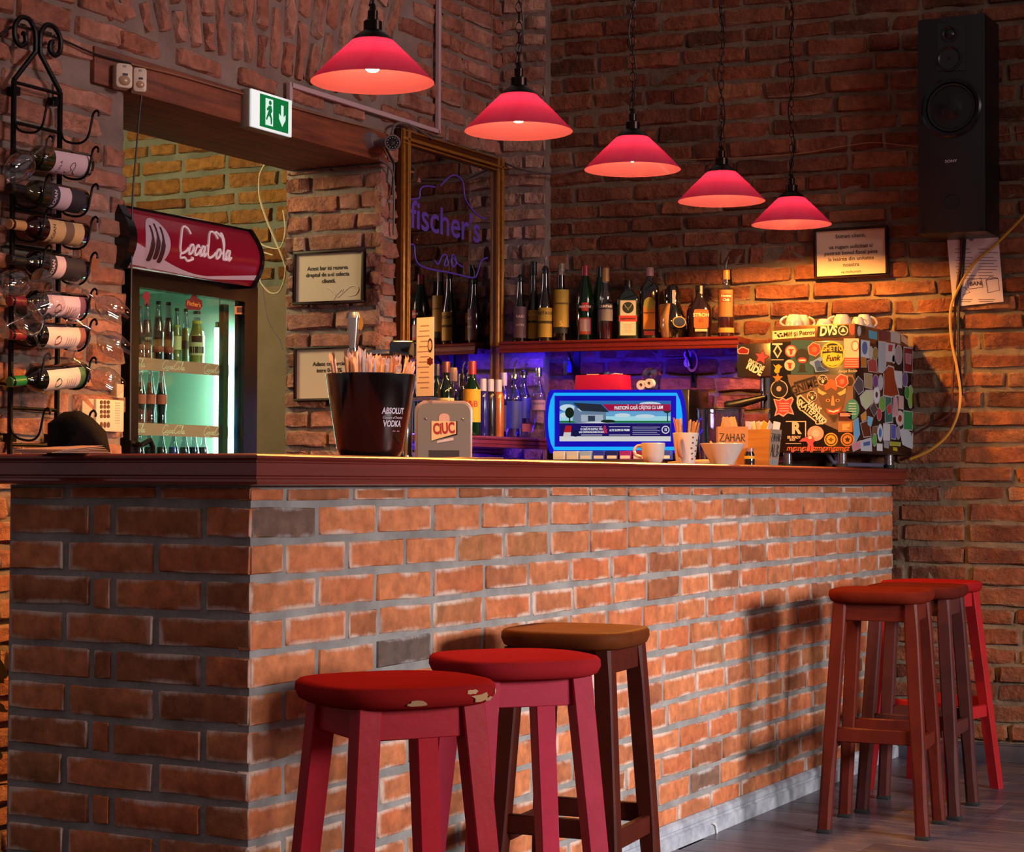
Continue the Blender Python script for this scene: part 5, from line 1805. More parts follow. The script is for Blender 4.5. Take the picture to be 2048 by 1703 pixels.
part('board', shelf_board(BACK.M, ul, ur, OFF, ush_z, 0.048), M_SHELF, sh, ang=25)
M_BLKI = mat('black_bracket', '0c0a0c', 0.4, 0.5)
for px in (1152, 1386):
    u = BACK.uv(px, 730, 0.02)[0]
    part('bracket', MB().bx(u - 0.012, u + 0.012, ush_z - 0.19, ush_z - 0.024, -0.002, 0.012, BACK.M).bx(u - 0.012, u + 0.012, ush_z - 0.033, ush_z - 0.0235, 0.0, 0.16, BACK.M).tube([BACK.M @ Vector((u, ush_z - 0.17, 0.012)), BACK.M @ Vector((u, ush_z - 0.10, 0.05)), BACK.M @ Vector((u, ush_z - 0.033, 0.13))], 0.006, 6), M_BLKI, sh)
part('led_strip', MB().bx(ul + 0.03, ur - 0.03, ush_z - 0.034, ush_z - 0.0245, 0.172, 0.182, BACK.M), mat('blue_led', '000000', 0.3, emit='3414ff', es=110.0), sh, label='glowing blue LED strip')

G_UP = 'liquor bottles on the upper shelf'


def shelf_bottle(lab, px, ytop, hw, style, glass, off=0.13, **kw):
    base = BACK.pt(px, 676, off)
    p = Vector((base.x, base.y, ush_z))
    s = mpp(p)
    ztop = BACK.pt(px, ytop, off).z
    return bottle('liquor_bottle', lab, p, ztop - ush_z, hw * s, style, glass, group=G_UP, **kw)


GOLD = mat('gold_foil', 'a87828', 0.35, 0.4)
YLW = flatc('a88420')
shelf_bottle('slim clear bottle with black pourer nearest the mirror on the upper shelf', 1040, 543, 13.5, 'tall', M_DARKG, labels=[(0.06, 0.50, 70, flatc('5c3c40'))], texts=[('RAKI', 0.016, 0.36, flatc('c8a898')), ('EXTRA', 0.012, 0.24, flatc('b89888'))], spout=(M_FOIL, 0.05))
shelf_bottle('tall dark brandy bottle with black cap and gold band behind the pourer one', 1067, 523, 12.5, 'tall', M_BROWNG, off=0.09, cap=M_FOIL, caph=0.17, capr=0.52, labels=[(0.05, 0.40, 80, YLW), (0.24, 0.27, 80, SL)], texts=[('METAXA', 0.014, 0.34, flatc('e0b048'))])
shelf_bottle('tall brandy bottle with yellow label and steel pourer', 1090, 524, 14.5, 'tall', M_BROWNG, off=0.15, labels=[(0.05, 0.42, 80, YLW), (0.22, 0.255, 80, SL)], texts=[('METAXA', 0.018, 0.35, flatc('2a1c08'))], spout=(M_FOIL, 0.055))
shelf_bottle('brandy bottle with large yellow label and patterned cap on the upper shelf', 1122, 527, 16, 'tall', M_DARKG, cap=mat('patterned_cap', 'a08878', 0.4, noise=(60, 0.8, '2a1c18')), caph=0.15, capr=0.45, labels=[(0.18, 0.66, 75, YLW), (0.10, 0.18, 60, SL)], texts=[('ALEXANDRION', 0.0095, 0.48, flatc('1e1608')), ('5', 0.03, 0.22, flatc('d8b048'))])
shelf_bottle('green vermouth bottle with red cap and red disc label', 1170, 531, 18, 'vermouth', M_GREENG, cap=capcol('8c1c2c'), caph=0.18, capr=0.42, labels=[(0.08, 0.30, 42, flatc('8c2c1c')), (0.12, 0.28, 34, flatc('8c8088')), (0.42, 0.47, 70, flatc('1a1414'))], texts=[('MARTINI', 0.013, 0.445, flatc('d8ccc8'))], extra=lambda t, M, h, r: part('red_disc', arc_label(M, r, 0.39 * h, 0.50 * h, 22, 6, 0.0009), flatc('a82820'), t))
shelf_bottle('dark-capped green vermouth bottle half behind the gold-capped clear one', 1199, 533, 15, 'vermouth', M_GREENG, off=0.07, cap=M_FOIL, caph=0.15, capr=0.42)
shelf_bottle('clear aperitif bottle with gold cap on the upper shelf', 1211, 536, 14.5, 'spirit', M_CLEAR, off=0.16, cap=capcol('a8763c'), caph=0.19, capr=0.5, labels=[(0.42, 0.50, 75, flatc('1a1620')), (0.26, 0.42, 75, flatc('6c6468'))], texts=[('CAMPARI', 0.015, 0.46, flatc('c8c0c4'))], liquid=(0.25, mat('red_liqueur', '3c0c10', 0.1, coat=0.5)))


def jaeger(t, M, h, r):
    sy = 0.62
    y = -r * sy
    part('green_edge', MB().bx(-r * 0.80, r * 0.80, y - 0.0012, y - 0.0002, 0.06 * h, 0.66 * h, M), flatc('1e4424'), t)
    part('inner_label', MB().bx(-r * 0.70, r * 0.70, y - 0.0020, y - 0.0012, 0.07 * h, 0.65 * h, M), flatc('c8b8a4'), t)
    part('red_band', MB().bx(-r * 0.82, r * 0.82, y - 0.0028, y - 0.0020, 0.30 * h, 0.40 * h, M), flatc('b02c20'), t)
    part('lettering', text_mb('Jagermeister', 0.0125, M @ T(0, y - 0.0030, 0.35 * h) @ frame((0, 0, 0)), bold=0.03), flatc('2c1210'), t)
    part('round_seal', MB().prism(oval(0, 0, r * 0.52, n=24), 0, 0.001, M @ T(0, y - 0.0020, 0.53 * h) @ frame((0, 0, 0))), flatc('102414'), t)
    part('stag_emblem', MB().tube([(a_ * r, y - 0.0034, 0.53 * h + b_ * r) for a_, b_ in ((-0.32, 0.3), (-0.2, 0.05), (-0.1, 0.0), (0.0, -0.25), (0.1, 0.0), (0.2, 0.05), (0.32, 0.3))], 0.0014, 4, M=M), flatc('b8a880'), t)
    ln = MB()
    for j in range(6):
        ln.bx(-r * (0.45 - 0.05 * (j % 3)), r * (0.45 - 0.05 * (j % 3)), y - 0.0024, y - 0.0019, (0.12 + 0.025 * j) * h, (0.12 + 0.025 * j) * h + 0.0014, M)
    part('small_print', ln, flatc('90705c'), t, kind='stuff')


shelf_bottle('square dark green herbal liqueur bottle with cream label and red band', 1256, 560, 22, 'flat', M_DGREEN, sq=3.0, sy=0.62, cap=M_FOIL, caph=0.13, capr=0.36, extra=jaeger)


def yl8(t, M, h, r):
    y = -r * 0.6
    part('orange_label', MB().bx(-r * 0.62, r * 0.55, y - 0.0012, y - 0.0002, 0.14 * h, 0.48 * h, M), flatc('b06c18'), t)
    part('oval_picture', MB().prism(oval(0, 0, r * 0.58, r * 0.62, 24), 0, 0.0012, M @ T(0, y - 0.0004, 0.50 * h) @ frame((0, 0, 0))), flatc('8c8430'), t)
    part('red_tab', MB().bx(-r * 0.55, r * 0.5, y - 0.0012, y - 0.0002, 0.06 * h, 0.12 * h, M), flatc('a82830'), t)
    part('lettering', text_mb('Jaegermeister', 0.0085, M @ T(0, y - 0.0018, 0.37 * h) @ frame((0, 0, 0)), bold=0.03), flatc('301c0c'), t)
    part('neck_medal', MB().prism(oval(0, 0, r * 0.24, n=18), 0, 0.003, M @ T(0, -r * 0.24, 0.765 * h) @ frame((0, 0, 0))), M_STEEL, t)


shelf_bottle('dark liqueur bottle with orange label, pale cap and neck medal', 1299, 535, 20, 'flat', M_DARKG, off=0.10, sq=1.6, sy=0.6, cap=capcol('a07c80'), caph=0.12, capr=0.42, extra=yl8)


def cream9(t, M, h, r):
    # the dark half of the two-tone bottle
    pf = [(a * r + 0.0012, b * h) for a, b in PROF['cream'][1:-1]]
    mb = MB()
    vs, fs = [], []
    N_ = 12
    for a_, z_ in pf:
        for i in range(N_ + 1):
            th_ = radians(-8 + 196 * i / N_ - 90 + 82)
            vs.append((a_ * sin(th_), -a_ * cos(th_), z_))
    for k_ in range(len(pf) - 1):
        for i in range(N_):
            p_ = k_ * (N_ + 1) + i
            fs.append((p_, p_ + 1, p_ + N_ + 2, p_ + N_ + 1))
    part('dark_half', mb.add(vs, fs, M), M_DARKG, t, ang=60)
    part('oval_label', MB().prism(oval(0, 0, r * 0.58, r * 0.44, 24), 0, 0.004, M @ RZ(28) @ T(0, -r * 1.02, 0.28 * h) @ frame((0, 0, 0))), GOLD, t)
    part('label_face', MB().prism(oval(0, 0, r * 0.50, r * 0.36, 24), 0, 0.004, M @ RZ(28) @ T(0, -r * 1.03, 0.28 * h) @ frame((0, 0, 0))), flatc('141010', 0.3), t)
    part('domed_cap', MB().lathe([(r * 0.60, 0.63 * h), (r * 0.64, 0.72 * h), (r * 0.60, 0.84 * h), (r * 0.42, 0.94 * h), (0, 0.99 * h)], M, 20), M_DARKG, t)
    part('tax_band', MB().bx(-r * 0.02, r * 0.22, -r * 0.66, -r * 0.645, 0.62 * h, 0.86 * h, M), flatc('a89090'), t)


shelf_bottle('two-tone cream and black liqueur bottle with oval gold label', 1345, 566, 26, 'cream', mat('cream_glass', 'b88c58', 0.15, coat=0.6), off=0.155, extra=cream9)


def stroh(t, M, h, r):
    y = -r * 0.55
    part('orange_label', MB().prism(roundrect(r * 1.10, h * 0.36, 0.008, 3), 0, 0.0012, M @ T(r * 0.12, y - 0.0006, 0.36 * h) @ frame((0, 0, 0))), flatc('c04c18'), t)
    part('lettering', text_mb('STROH', 0.020, M @ T(r * 0.12, y - 0.0020, 0.43 * h) @ frame((0, 0, 0)), bold=0.02), flatc('e8c8a0'), t)
    part('lettering', text_mb('80', 0.020, M @ T(r * 0.12, y - 0.0020, 0.32 * h) @ frame((0, 0, 0)), bold=0.02), flatc('4c1c0c'), t)
    part('lower_tab', MB().bx(-r * 0.35, r * 0.6, y - 0.0012, y - 0.0002, 0.12 * h, 0.17 * h, M), flatc('b8a890'), t)
    part('tax_band', MB().bx(r * 0.06, r * 0.22, -r * 0.31, -r * 0.30, 0.84 * h, 0.99 * h, M), flatc('b0a098'), t)


shelf_bottle('round-shouldered dark rum flask with orange label', 1399, 571, 26, 'flask', M_BROWNG, sy=0.55, sq=0.4, cap=M_FOIL, caph=0.11, extra=stroh)


def havana(t, M, h, r):
    part('oval_label', arc_label(M, r, 0.30 * h, 0.70 * h, 52, 10, 0.0007), flatc('8c5c30'), t)
    part('red_disc', arc_label(M, r, 0.52 * h, 0.64 * h, 36, 8, 0.0011), flatc('a83020'), t)
    part('lettering', arc_text('Havana', 0.014, M, r, 0.61 * h, lift=0.0016, bold=0.02), flatc('e8d0c0'), t)
    part('lettering', arc_text('Club', 0.014, M, r, 0.55 * h, lift=0.0016, bold=0.02), flatc('e8d0c0'), t)
    part('lower_label', arc_label(M, r, 0.07 * h, 0.14 * h, 70, 10, 0.0007), flatc('a8803c'), t)


shelf_bottle('clear rum bottle with steel pourer at the shelf end', 1452, 540, 16.5, 'spirit', M_CLEAR, cap=capcol('a06a30'), caph=0.14, capr=0.46, extra=havana, liquid=(0.30, mat('amber_rum', '4a1c0c', 0.1, coat=0.5)), spout=(M_FOIL, 0.05))

# keys, rubber bands hanging below the shelf
kk = thing('key_bunch', 'bunch of keys with a blue fob hanging under the bottle shelf', 'keys', loc=BACK.pt(1130, 748, 0.06))
part('ring', MB().tube([BACK.pt(1134 + 4 * cos(a_), 718 + 5 * sin(a_), 0.06) for a_ in [2 * pi * i / 12 for i in range(12)]], 0.001, 5, True), M_STEEL, kk)
part('fob', decal(BACK, rect(1134, 722, 1142, 744), 0.062, 0.004), mat('blue_fob', '1c3cc0', 0.4), kk)
for dx in (0, 4):
    part('key', decal(BACK, [(1126 + dx, 722), (1132 + dx, 722), (1132 + dx, 730), (1130 + dx, 732), (1130 + dx, 750), (1127 + dx, 750), (1127 + dx, 732), (1126 + dx, 730)], 0.058 + dx * 0.001, 0.002), M_STEEL, kk)
rb = thing('bottle_opener', 'pale ring-ended opener hanging from the shelf bracket with rubber bands', 'opener', loc=BACK.pt(1378, 742, 0.05))
part('ring', MB().tube([BACK.pt(1375 + 6 * cos(a_), 709 + 8 * sin(a_), 0.05) for a_ in [2 * pi * i / 14 for i in range(14)]], 0.0036, 6, True), mat('pale_metal', 'b09ca8', 0.35, 0.3), rb)
part('blade', decal(BACK, oval(1374, 725, 6.5, 9), 0.052, 0.004), MATS['pale_metal'], rb)
for i in range(3):
    single('rubber_band', MB().tube([BACK.pt(1384 + (9 + i) * cos(a_), 722 + (17 + 2 * i) * sin(a_), 0.05 + 0.003 * i) for a_ in [2 * pi * j / 18 for j in range(18)]], 0.0013, 5, True), mat('rubber_band', 'b07c50', 0.6), ['innermost', 'middle', 'outermost'][i] + ' thin tan rubber band hung over the opener under the shelf', 'rubber band', 'rubber bands on the bracket')

# ------------------------------------------------------------------ lower shelf under the mirror
LOFF = 0.25
LSP = Plane((0, YL - LOFF, 0), (1, 0, 0))
lz = LSP.pt(1000, 872.5).z
lx1 = LSP.pt(1089, 880).x + 0.035
lsh = thing('bottle_shelf', 'lower wooden bottle shelf glowing violet under the mirror', 'shelf', loc=((XJR + lx1) / 2, YL - 0.08, lz - 0.045))
part('board', shelf_board(frame((0, YL, 0)), XJR + 0.05, lx1, LOFF, lz, 0.045), mat('shelf_violet_lit_wood', '6a2a4c', 0.3, coat=0.3, grain=((3, 40, 40), 0.5, '4c1c38')), lsh, ang=25)  # violet light falling on the shelf is put into the wood colour
part('led_strip', MB().bx(XJR + 0.1, lx1 - 0.02, YL - 0.045, YL - 0.040, lz + 0.0005, lz + 0.006), mat('blue_led_low', '000000', 0.3, emit='3018ff', es=40.0), lsh, label='glowing blue LED strip')
part('led_strip', MB().bx(XJR + 0.1, lx1 - 0.05, YL - 0.220, YL - 0.210, lz - 0.034, lz - 0.0245), MATS['blue_led'], lsh, label='glowing blue LED strip')
G_LO = 'bottles on the lower shelf'


def low_bottle(lab, px, ytop, hw, style, glass, off=0.10, **kw):
    pl = Plane((0, YL - off, 0), (1, 0, 0))
    p = pl.pt(px, ytop)
    h = p.z - lz
    p.z = lz
    return bottle('spirit_bottle', lab, p, h, hw * mpp(p), style, glass, group=G_LO, **kw)


low_bottle('dark green bottle at the opening end of the lower shelf', 874, 728, 12, 'spirit', M_GREENG, off=0.1, cap=capcol('3c3038'), caph=0.16, capr=0.5)
low_bottle('dark green whiskey bottle with cream label on the lower shelf', 892, 723, 17, 'spirit', M_DGREEN, off=0.2, cap=mat('foil_red', '6c3c3c', 0.3, 0.3), caph=0.15, capr=0.5, labels=[(0.16, 0.50, 75, flatc('c8a870'))], texts=[('JAMESON', 0.019, 0.44, flatc('1c140c'))])
low_bottle('clear bottle with white sleeve cap behind the cream-labelled whiskey', 907, 735, 12, 'spirit', M_CLEAR, off=0.09, cap=capcol('b0989c'), caph=0.20, capr=0.62)
low_bottle('amber whisky bottle with steel pourer on the lower shelf', 925, 748, 14, 'spirit', M_BROWNG, off=0.1, labels=[(0.12, 0.50, 70, flatc('283078'))], spout=(M_FOIL, 0.045))
low_bottle('green whisky bottle with red cap and yellow label', 944, 722, 18, 'spirit', M_GREENG, off=0.2, cap=capcol('8c2430'), caph=0.18, capr=0.48, labels=[(0.18, 0.62, 75, flatc('c09020'))], texts=[('J&B', 0.034, 0.42, flatc('a01c1c'))])
low_bottle('smooth dark blue flavoured vodka bottle with pale cap', 966, 757, 11.5, 'smooth', mat('blue_bottle', '1c1870', 0.15, coat=0.5), off=0.195, cap=capcol('a8a4c0'), caph=0.22, capr=0.62)
low_bottle('smooth black flavoured vodka bottle with pale cap', 981, 758, 11.5, 'smooth', mat('black_bottle', '141018', 0.25, coat=0.4), off=0.195, cap=capcol('a8a4c0'), caph=0.22, capr=0.62)
low_bottle('smooth copper coloured vodka bottle with pale cap', 997, 759, 11.5, 'smooth', mat('copper_bottle', 'a8623c', 0.25, 0.4, coat=0.4), off=0.2, cap=capcol('a8a4c0'), caph=0.22, capr=0.62)
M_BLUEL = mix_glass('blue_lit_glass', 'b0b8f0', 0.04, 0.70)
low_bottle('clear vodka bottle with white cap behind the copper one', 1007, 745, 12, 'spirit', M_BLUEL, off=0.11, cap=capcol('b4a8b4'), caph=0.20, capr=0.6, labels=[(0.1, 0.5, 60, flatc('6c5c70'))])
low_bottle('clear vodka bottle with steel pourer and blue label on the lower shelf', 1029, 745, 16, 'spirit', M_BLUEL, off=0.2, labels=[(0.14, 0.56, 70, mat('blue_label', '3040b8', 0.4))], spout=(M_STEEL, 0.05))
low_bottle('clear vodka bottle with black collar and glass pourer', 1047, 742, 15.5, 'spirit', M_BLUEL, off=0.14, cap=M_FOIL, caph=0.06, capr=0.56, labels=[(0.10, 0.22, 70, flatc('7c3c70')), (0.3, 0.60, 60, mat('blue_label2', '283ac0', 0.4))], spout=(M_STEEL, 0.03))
low_bottle('clear vodka bottle with steel cap beside the cigarette cabinet', 1077, 735, 14.5, 'spirit', M_CLEAR, off=0.21, cap=M_STEEL, caph=0.13, capr=0.46, labels=[(0.40, 0.54, 70, flatc('8c7890'))], texts=[('FINLANDIA', 0.0115, 0.49, flatc('382c48'))])

# ------------------------------------------------------------------ back counter with the cigarette cabinet
CGX = 3.66
CG = Plane((CGX, 0, 0), (0, -1, 0))
yA, yB = CG.pt(1092, 850).y, CG.pt(1378, 850).y
cz1, cz0_ = CG.pt(1235, 780).z, CG.pt(1235, 919).z
single('back_counter', MB().bx(3.44, 3.98, BARY + 0.06, YL - 0.20, 0.0, cz0_ - 0.001), mat('back_counter_wood', '2c1612', 0.5), 'dark wooden back counter under the cigarette cabinet', 'counter', bevel=0.004)
cg = thing('cigarette_cabinet', 'cigarette display cabinet with glowing cyan frame and advert screen', 'display cabinet', loc=(CGX + 0.1, (yA + yB) / 2, cz0_))
M_CAB = mat('cabinet_black', '0c0810', 0.3, coat=0.3)
part('body', MB().bx(CGX + 0.004, CGX + 0.20, yB, yA, cz0_, cz1), M_CAB, cg, bevel=0.008)


def barrel(x0, x1, y0, y1, bul, n=8):
    pts = []
    for i in range(n + 1):
        f = i / n
        pts.append((x0 - bul * sin(pi * f) ** 0.6, y1 + (y0 - y1) * f))
    for i in range(n + 1):
        f = i / n
        pts.append((x1 + bul * sin(pi * f) ** 0.6, y0 + (y1 - y0) * f))
    return pts


part('glow_rim', decal(CG, barrel(1100, 1362, 779, 906, 10), 0.001, 0.004), glow('1012e0', 0.7), cg)
part('cyan_frame', decal(CG, barrel(1108, 1352, 785, 900, 12), 0.006, 0.006), glow('14a4ff', 1.15), cg, label='glowing cyan frame')
part('blue_panel', decal(CG, rect(1109, 791, 1352, 893), 0.008, 0.003), glow('0808c8', 0.75), cg)
scr = part('screen', decal(CG, rect(1119, 801, 1341, 882), 0.010, 0.003), glow('6cb4e8', 0.75), cg)


def scrp(name, poly, col, es, lv):
    part(name, decal(CG, poly, 0.010 + 0.0006 * lv, 0.0005), glow(col, es), scr)


scrp('upper_sky', rect(1119, 801, 1341, 822), '2c78c8', 0.7, 1)
scrp('low_sky', rect(1119, 832, 1341, 842), 'a8e4f0', 0.8, 1)
for x, y, a_, b_ in ((1135, 815, 16, 7), (1150, 822, 14, 6), (1300, 808, 22, 5), (1245, 830, 16, 4), (1290, 832, 20, 4), (1128, 830, 9, 5)):
    scrp('cloud', oval(x, y, a_, b_, 14), 'd4ecf8', 0.75, 2)
scrp('grass', rect(1119, 841, 1341, 845), '1c8c4c', 0.6, 3)
scrp('path', [(1150, 846), (1200, 842), (1230, 846)], 'e8ecf0', 0.8, 4)
scrp('house_wall', [(1149, 812), (1160, 822), (1212, 822), (1212, 843), (1152, 845), (1145, 840)], '7c98b8', 0.6, 4)
scrp('house_porch', rect(1162, 829, 1206, 843), 'b8c8d8', 0.7, 5)
scrp('house_window', rect(1176, 831, 1190, 842), '3c5070', 0.5, 6)
scrp('roof', [(1146, 805), (1202, 808), (1218, 824), (1162, 821)], '2c3a4c', 0.5, 6)
scrp('tree', oval(1139, 825, 9, 11, 14), '0c3424', 0.4, 6)
scrp('tree_trunk', rect(1138, 834, 1140.5, 845), '20180c', 0.4, 6)
scrp('far_tree', oval(1334, 820, 8, 6, 12), '1c5048', 0.4, 6)
scrp('far_trunk', rect(1334, 824, 1336, 843), '1c2c20', 0.4, 6)
scrp('bush', oval(1216, 842, 15, 3.2, 14), '0c3c2c', 0.4, 6)
scrp('banner', [(1205, 808), (1341, 808), (1341, 821), (1217, 821)], 'b01048', 0.75, 7)
scrp('text_band', rect(1119, 846, 1341, 872), '180c70', 0.7, 7)
scrp('bottom_band', rect(1119, 872, 1341, 882), 'e4e0e0', 0.8, 7)
scrp('cigarette_pack', [(1131, 851), (1143, 851), (1141, 872), (1126, 872)], 'c81c28', 0.7, 8)
scrp('pack_base', [(1128, 864), (1142, 864), (1141, 873), (1126, 873)], 'e8e0e0', 0.7, 9)
scrp('round_logo', oval(1151, 866, 7, 7, 18), '0c1848', 0.7, 8)
scrp('age_disc', oval(1331, 859, 8, 8, 20), 'e8e8f4', 0.8, 8)
scrp('age_disc_inner', oval(1331, 859, 6, 6, 20), '180c70', 0.7, 9)
s_ = mpp(CG.pt(1230, 850))


def scrt(txt, x, y, px, col='f4f4f8'):
    part('lettering', text_mb(txt, px * s_ * 1.35, CG.at(x, y, 0.0165), bold=0.02, sx=0.72, extr=0.0002), glow(col, 0.85), scr)


scrt('PARTICIPĂ CASĂ CÂȘTIGI CU L&M', 1277, 815, 7)
scrt('O CASĂ PE GUSTUL TĂU', 1183, 858, 4.6)
scrt('SAU CONTRAVALOAREA ÎN BANI', 1183, 864, 3.8)
scrt('&', 1210, 859, 16, 'd02c50')
scrt('ALTE 20.290 DE PREMII', 1239, 860, 4.6)
scrt('18', 1331, 859, 6)
for y in (852.5, 869):
    scrp('rule', rect(1162, y, 1204, y + 1), 'f0f0f8', 0.8, 9)
    scrp('rule', rect(1218, y, 1260, y + 1), 'f0f0f8', 0.8, 9)
for i in range(5):
    scrp('small_print', rect(1265, 853 + 3.6 * i, 1320 - (i % 2) * 6, 854.4 + 3.6 * i), 'b0b0d8', 0.6, 9)
# cigarette packs in the slot under the screen
cpk = random.Random(5)
for i in range(9):
    x0 = 1111 + i * 26.5
    col = ('c8d4e8', 'b8c8e8', '8cb0f0', '2838c0', '1c2070', '8c2888', '7c2450', 'a0a8d0', '3048b0')[i]
    pl = Plane((CGX - 0.012, 0, 0), (0, -1, 0))
    a_, b_ = pl.pt(x0, 903), pl.pt(x0 + 23, 903)
    mb = MB().bx(CGX - 0.034, CGX - 0.012, b_.y, a_.y, cz0_ - 0.0005, cz0_ + 0.034)
    t = thing('cigarette_pack', ['pale', 'light blue', 'sky blue', 'royal blue', 'navy', 'purple', 'maroon', 'grey-blue', 'mid blue'][i] + ' cigarette pack in the slot under the glowing screen', 'cigarette pack', loc=(CGX - 0.023, (a_.y + b_.y) / 2, cz0_), group='cigarette packs under the screen')
    part('box', mb, flatc(col, 0.4), t, bevel=0.001, segs=1)
    part('warning_label', MB().bx(CGX - 0.0346, CGX - 0.034, b_.y + 0.004, a_.y - 0.004, cz0_ + 0.004, cz0_ + 0.016), flatc('c8ccd8'), t)
# pink box with slips, clear bag and tape rolls on the cabinet
PK = Plane((CGX + 0.05, 0, 0), (0, -1, 0))
a_, b_ = PK.pt(1151, 750), PK.pt(1240, 778)
pk = thing('pink_box', 'open magenta plastic box holding paper slips on the cigarette cabinet', 'box', loc=(CGX + 0.1, (a_.y + b_.y) / 2, cz1))
hz = a_.z - cz1
M_PINKP = mat('magenta_plastic', 'b0184c', 0.3, coat=0.3)
ym = (a_.y + b_.y) / 2
hy, hx_ = abs(a_.y - b_.y) / 2, 0.05
bm_ = MB()
o_, i_ = 1.0, 0.93
lo, hi = cz1 + 0.001, cz1 + hz
ring = lambda k, z: [(CGX + 0.1 - hx_ * k, ym - hy * k, z), (CGX + 0.1 + hx_ * k, ym - hy * k, z), (CGX + 0.1 + hx_ * k, ym + hy * k, z), (CGX + 0.1 - hx_ * k, ym + hy * k, z)]
vs = ring(1.04, lo) + ring(1.0, hi) + ring(0.94, hi) + ring(0.94, lo + 0.004)
fs = [(0, 3, 2, 1)]
for k in range(3):
    for i in range(4):
        fs.append((4 * k + i, 4 * k + (i + 1) % 4, 4 * k + 4 + (i + 1) % 4, 4 * k + 4 + i))
fs.append((12, 13, 14, 15))
part('tub', bm_.add(vs, fs), M_PINKP, pk, bevel=0.003)
rs = random.Random(2)
for i in range(7):
    c = (CGX + 0.1 + rs.uniform(-0.02, 0.02), ym + rs.uniform(-0.7, 0.7) * hy, hi - 0.004 + rs.uniform(0, 0.008))
    single('paper_slip', MB().box((0, 0, 0), (0.05, 0.035, 0.002), Matrix.Translation(c) @ RZ(rs.uniform(0, 180)) @ RX(rs.uniform(-50, 50))), flatc(('c8a8b8', 'a8b8a0', '5070c0')[i % 3]), 'small ' + ('pinkish', 'greenish', 'blue')[i % 3] + ' paper slip sticking out of the magenta box', 'paper slip', 'paper slips in the magenta box', smooth=False)
TP = Plane((CGX + 0.02, 0, 0), (0, -1, 0))
for (x, y, zz, lab) in ((1284, 771, 0.0, 'white till roll leaning on the cigarette cabinet under the bag'), (1300, 767, 0.006, 'white till roll raised behind the other one on the cabinet')):
    c = TP.pt(x, y)
    r_ = 0.0185
    c.z = cz1 + r_ + zz
    M = Matrix.Translation(c) @ RY(-90)
    single('till_roll', MB().lathe([(0.007, -0.012), (r_, -0.012), (r_, 0.012), (0.007, 0.012), (0.007, -0.012)], M, 24, cap=False), mat('white_roll', 'c4b4c4', 0.6), lab, 'paper roll', 'till rolls on the cabinet')
bg = MB()
c = PK.pt(1294, 752)
rs = random.Random(8)
M = Matrix.Translation((CGX + 0.09, c.y, c.z - 0.005))
prf = [(0.0, -0.045), (0.024, -0.045), (0.034, -0.02), (0.036, 0.01), (0.026, 0.03), (0.010, 0.036), (0.0, 0.037)]
bg.lathe(prf, M, 14)
bg.v = [(x + rs.uniform(-0.006, 0.006), y + rs.uniform(-0.006, 0.006), max(z + rs.uniform(-0.005, 0.005), cz1 + 0.001)) for x, y, z in bg.v]
single('plastic_bag', bg, mix_glass('clear_bag', 'd8d0e8', 0.08, 0.62), 'crumpled clear plastic bag on the cigarette cabinet', 'plastic bag', smooth=False)
# ------------------------------------------------------------------ things on the worktop
def YP(y):
    return Plane((0, y, 0), (1, 0, 0))


def top_at(px, y0):
    p = YP(y0).pt(px, 900)
    p.z = ZB
    return p


CAMR = Vector((RM[0][0], RM[0][1], 0)).normalized()       # towards the right of the view, level


def facing(p, turn=0.0):
    """upright frame at p whose z axis looks back at the viewer's side"""
    r = Matrix.Rotation(radians(turn), 3, 'Z') @ CAMR
    return frame(p, r)


# --- straw bucket
bp = top_at(741, 0.33)
s = mpp(bp)
bk = thing('straw_bucket', 'glossy black plastic bucket with white lettering full of straws', 'bucket', loc=bp)
rt, rb_ = 91 * s, 62 * s
hb_ = YP(0.33).pt(741, 750).z - ZB
M_BKT = mat('glossy_black_plastic', '0a0708', 0.12, coat=0.6)
Mk = Matrix.Translation(bp)
part('shell', MB().lathe([(0, 0.0), (rb_ * 0.90, 0.0), (rb_ * 1.0, 0.012), (rb_ + (rt - rb_) * 0.1 + 0.004, 0.026), (rt, hb_), (rt - 0.003, hb_ + 0.002), (rt - 0.006, hb_), (rb_ * 0.92, 0.02), (0, 0.018)], Mk, 48), M_BKT, bk, ang=30)
dvw = (EYE - bp)
rzv = math.degrees(math.atan2(dvw.y, dvw.x)) + 90
Mf = Mk @ RZ(rzv)
slope = math.degrees(math.atan2(rt - rb_, hb_))


def bucket_text(txt, size, zf, ctr, m, sx=1.0, shear=0.0, bold=0.02):
    q = text_mb(txt, size, I4, bold=bold, sx=sx, extr=0.0, shear=shear)
    vs = []
    for x, y, z in q.v:
        zz = hb_ * zf + y
        r = rb_ + 0.004 + (rt - rb_) * (0.1 + 0.9 * (zz - 0.026) / (hb_ - 0.026)) + 0.0012
        a = x / r + radians(ctr)
        vs.append((r * sin(a), -r * cos(a), zz))
    part('lettering', MB().add(vs, q.f, Mf), m, bk)


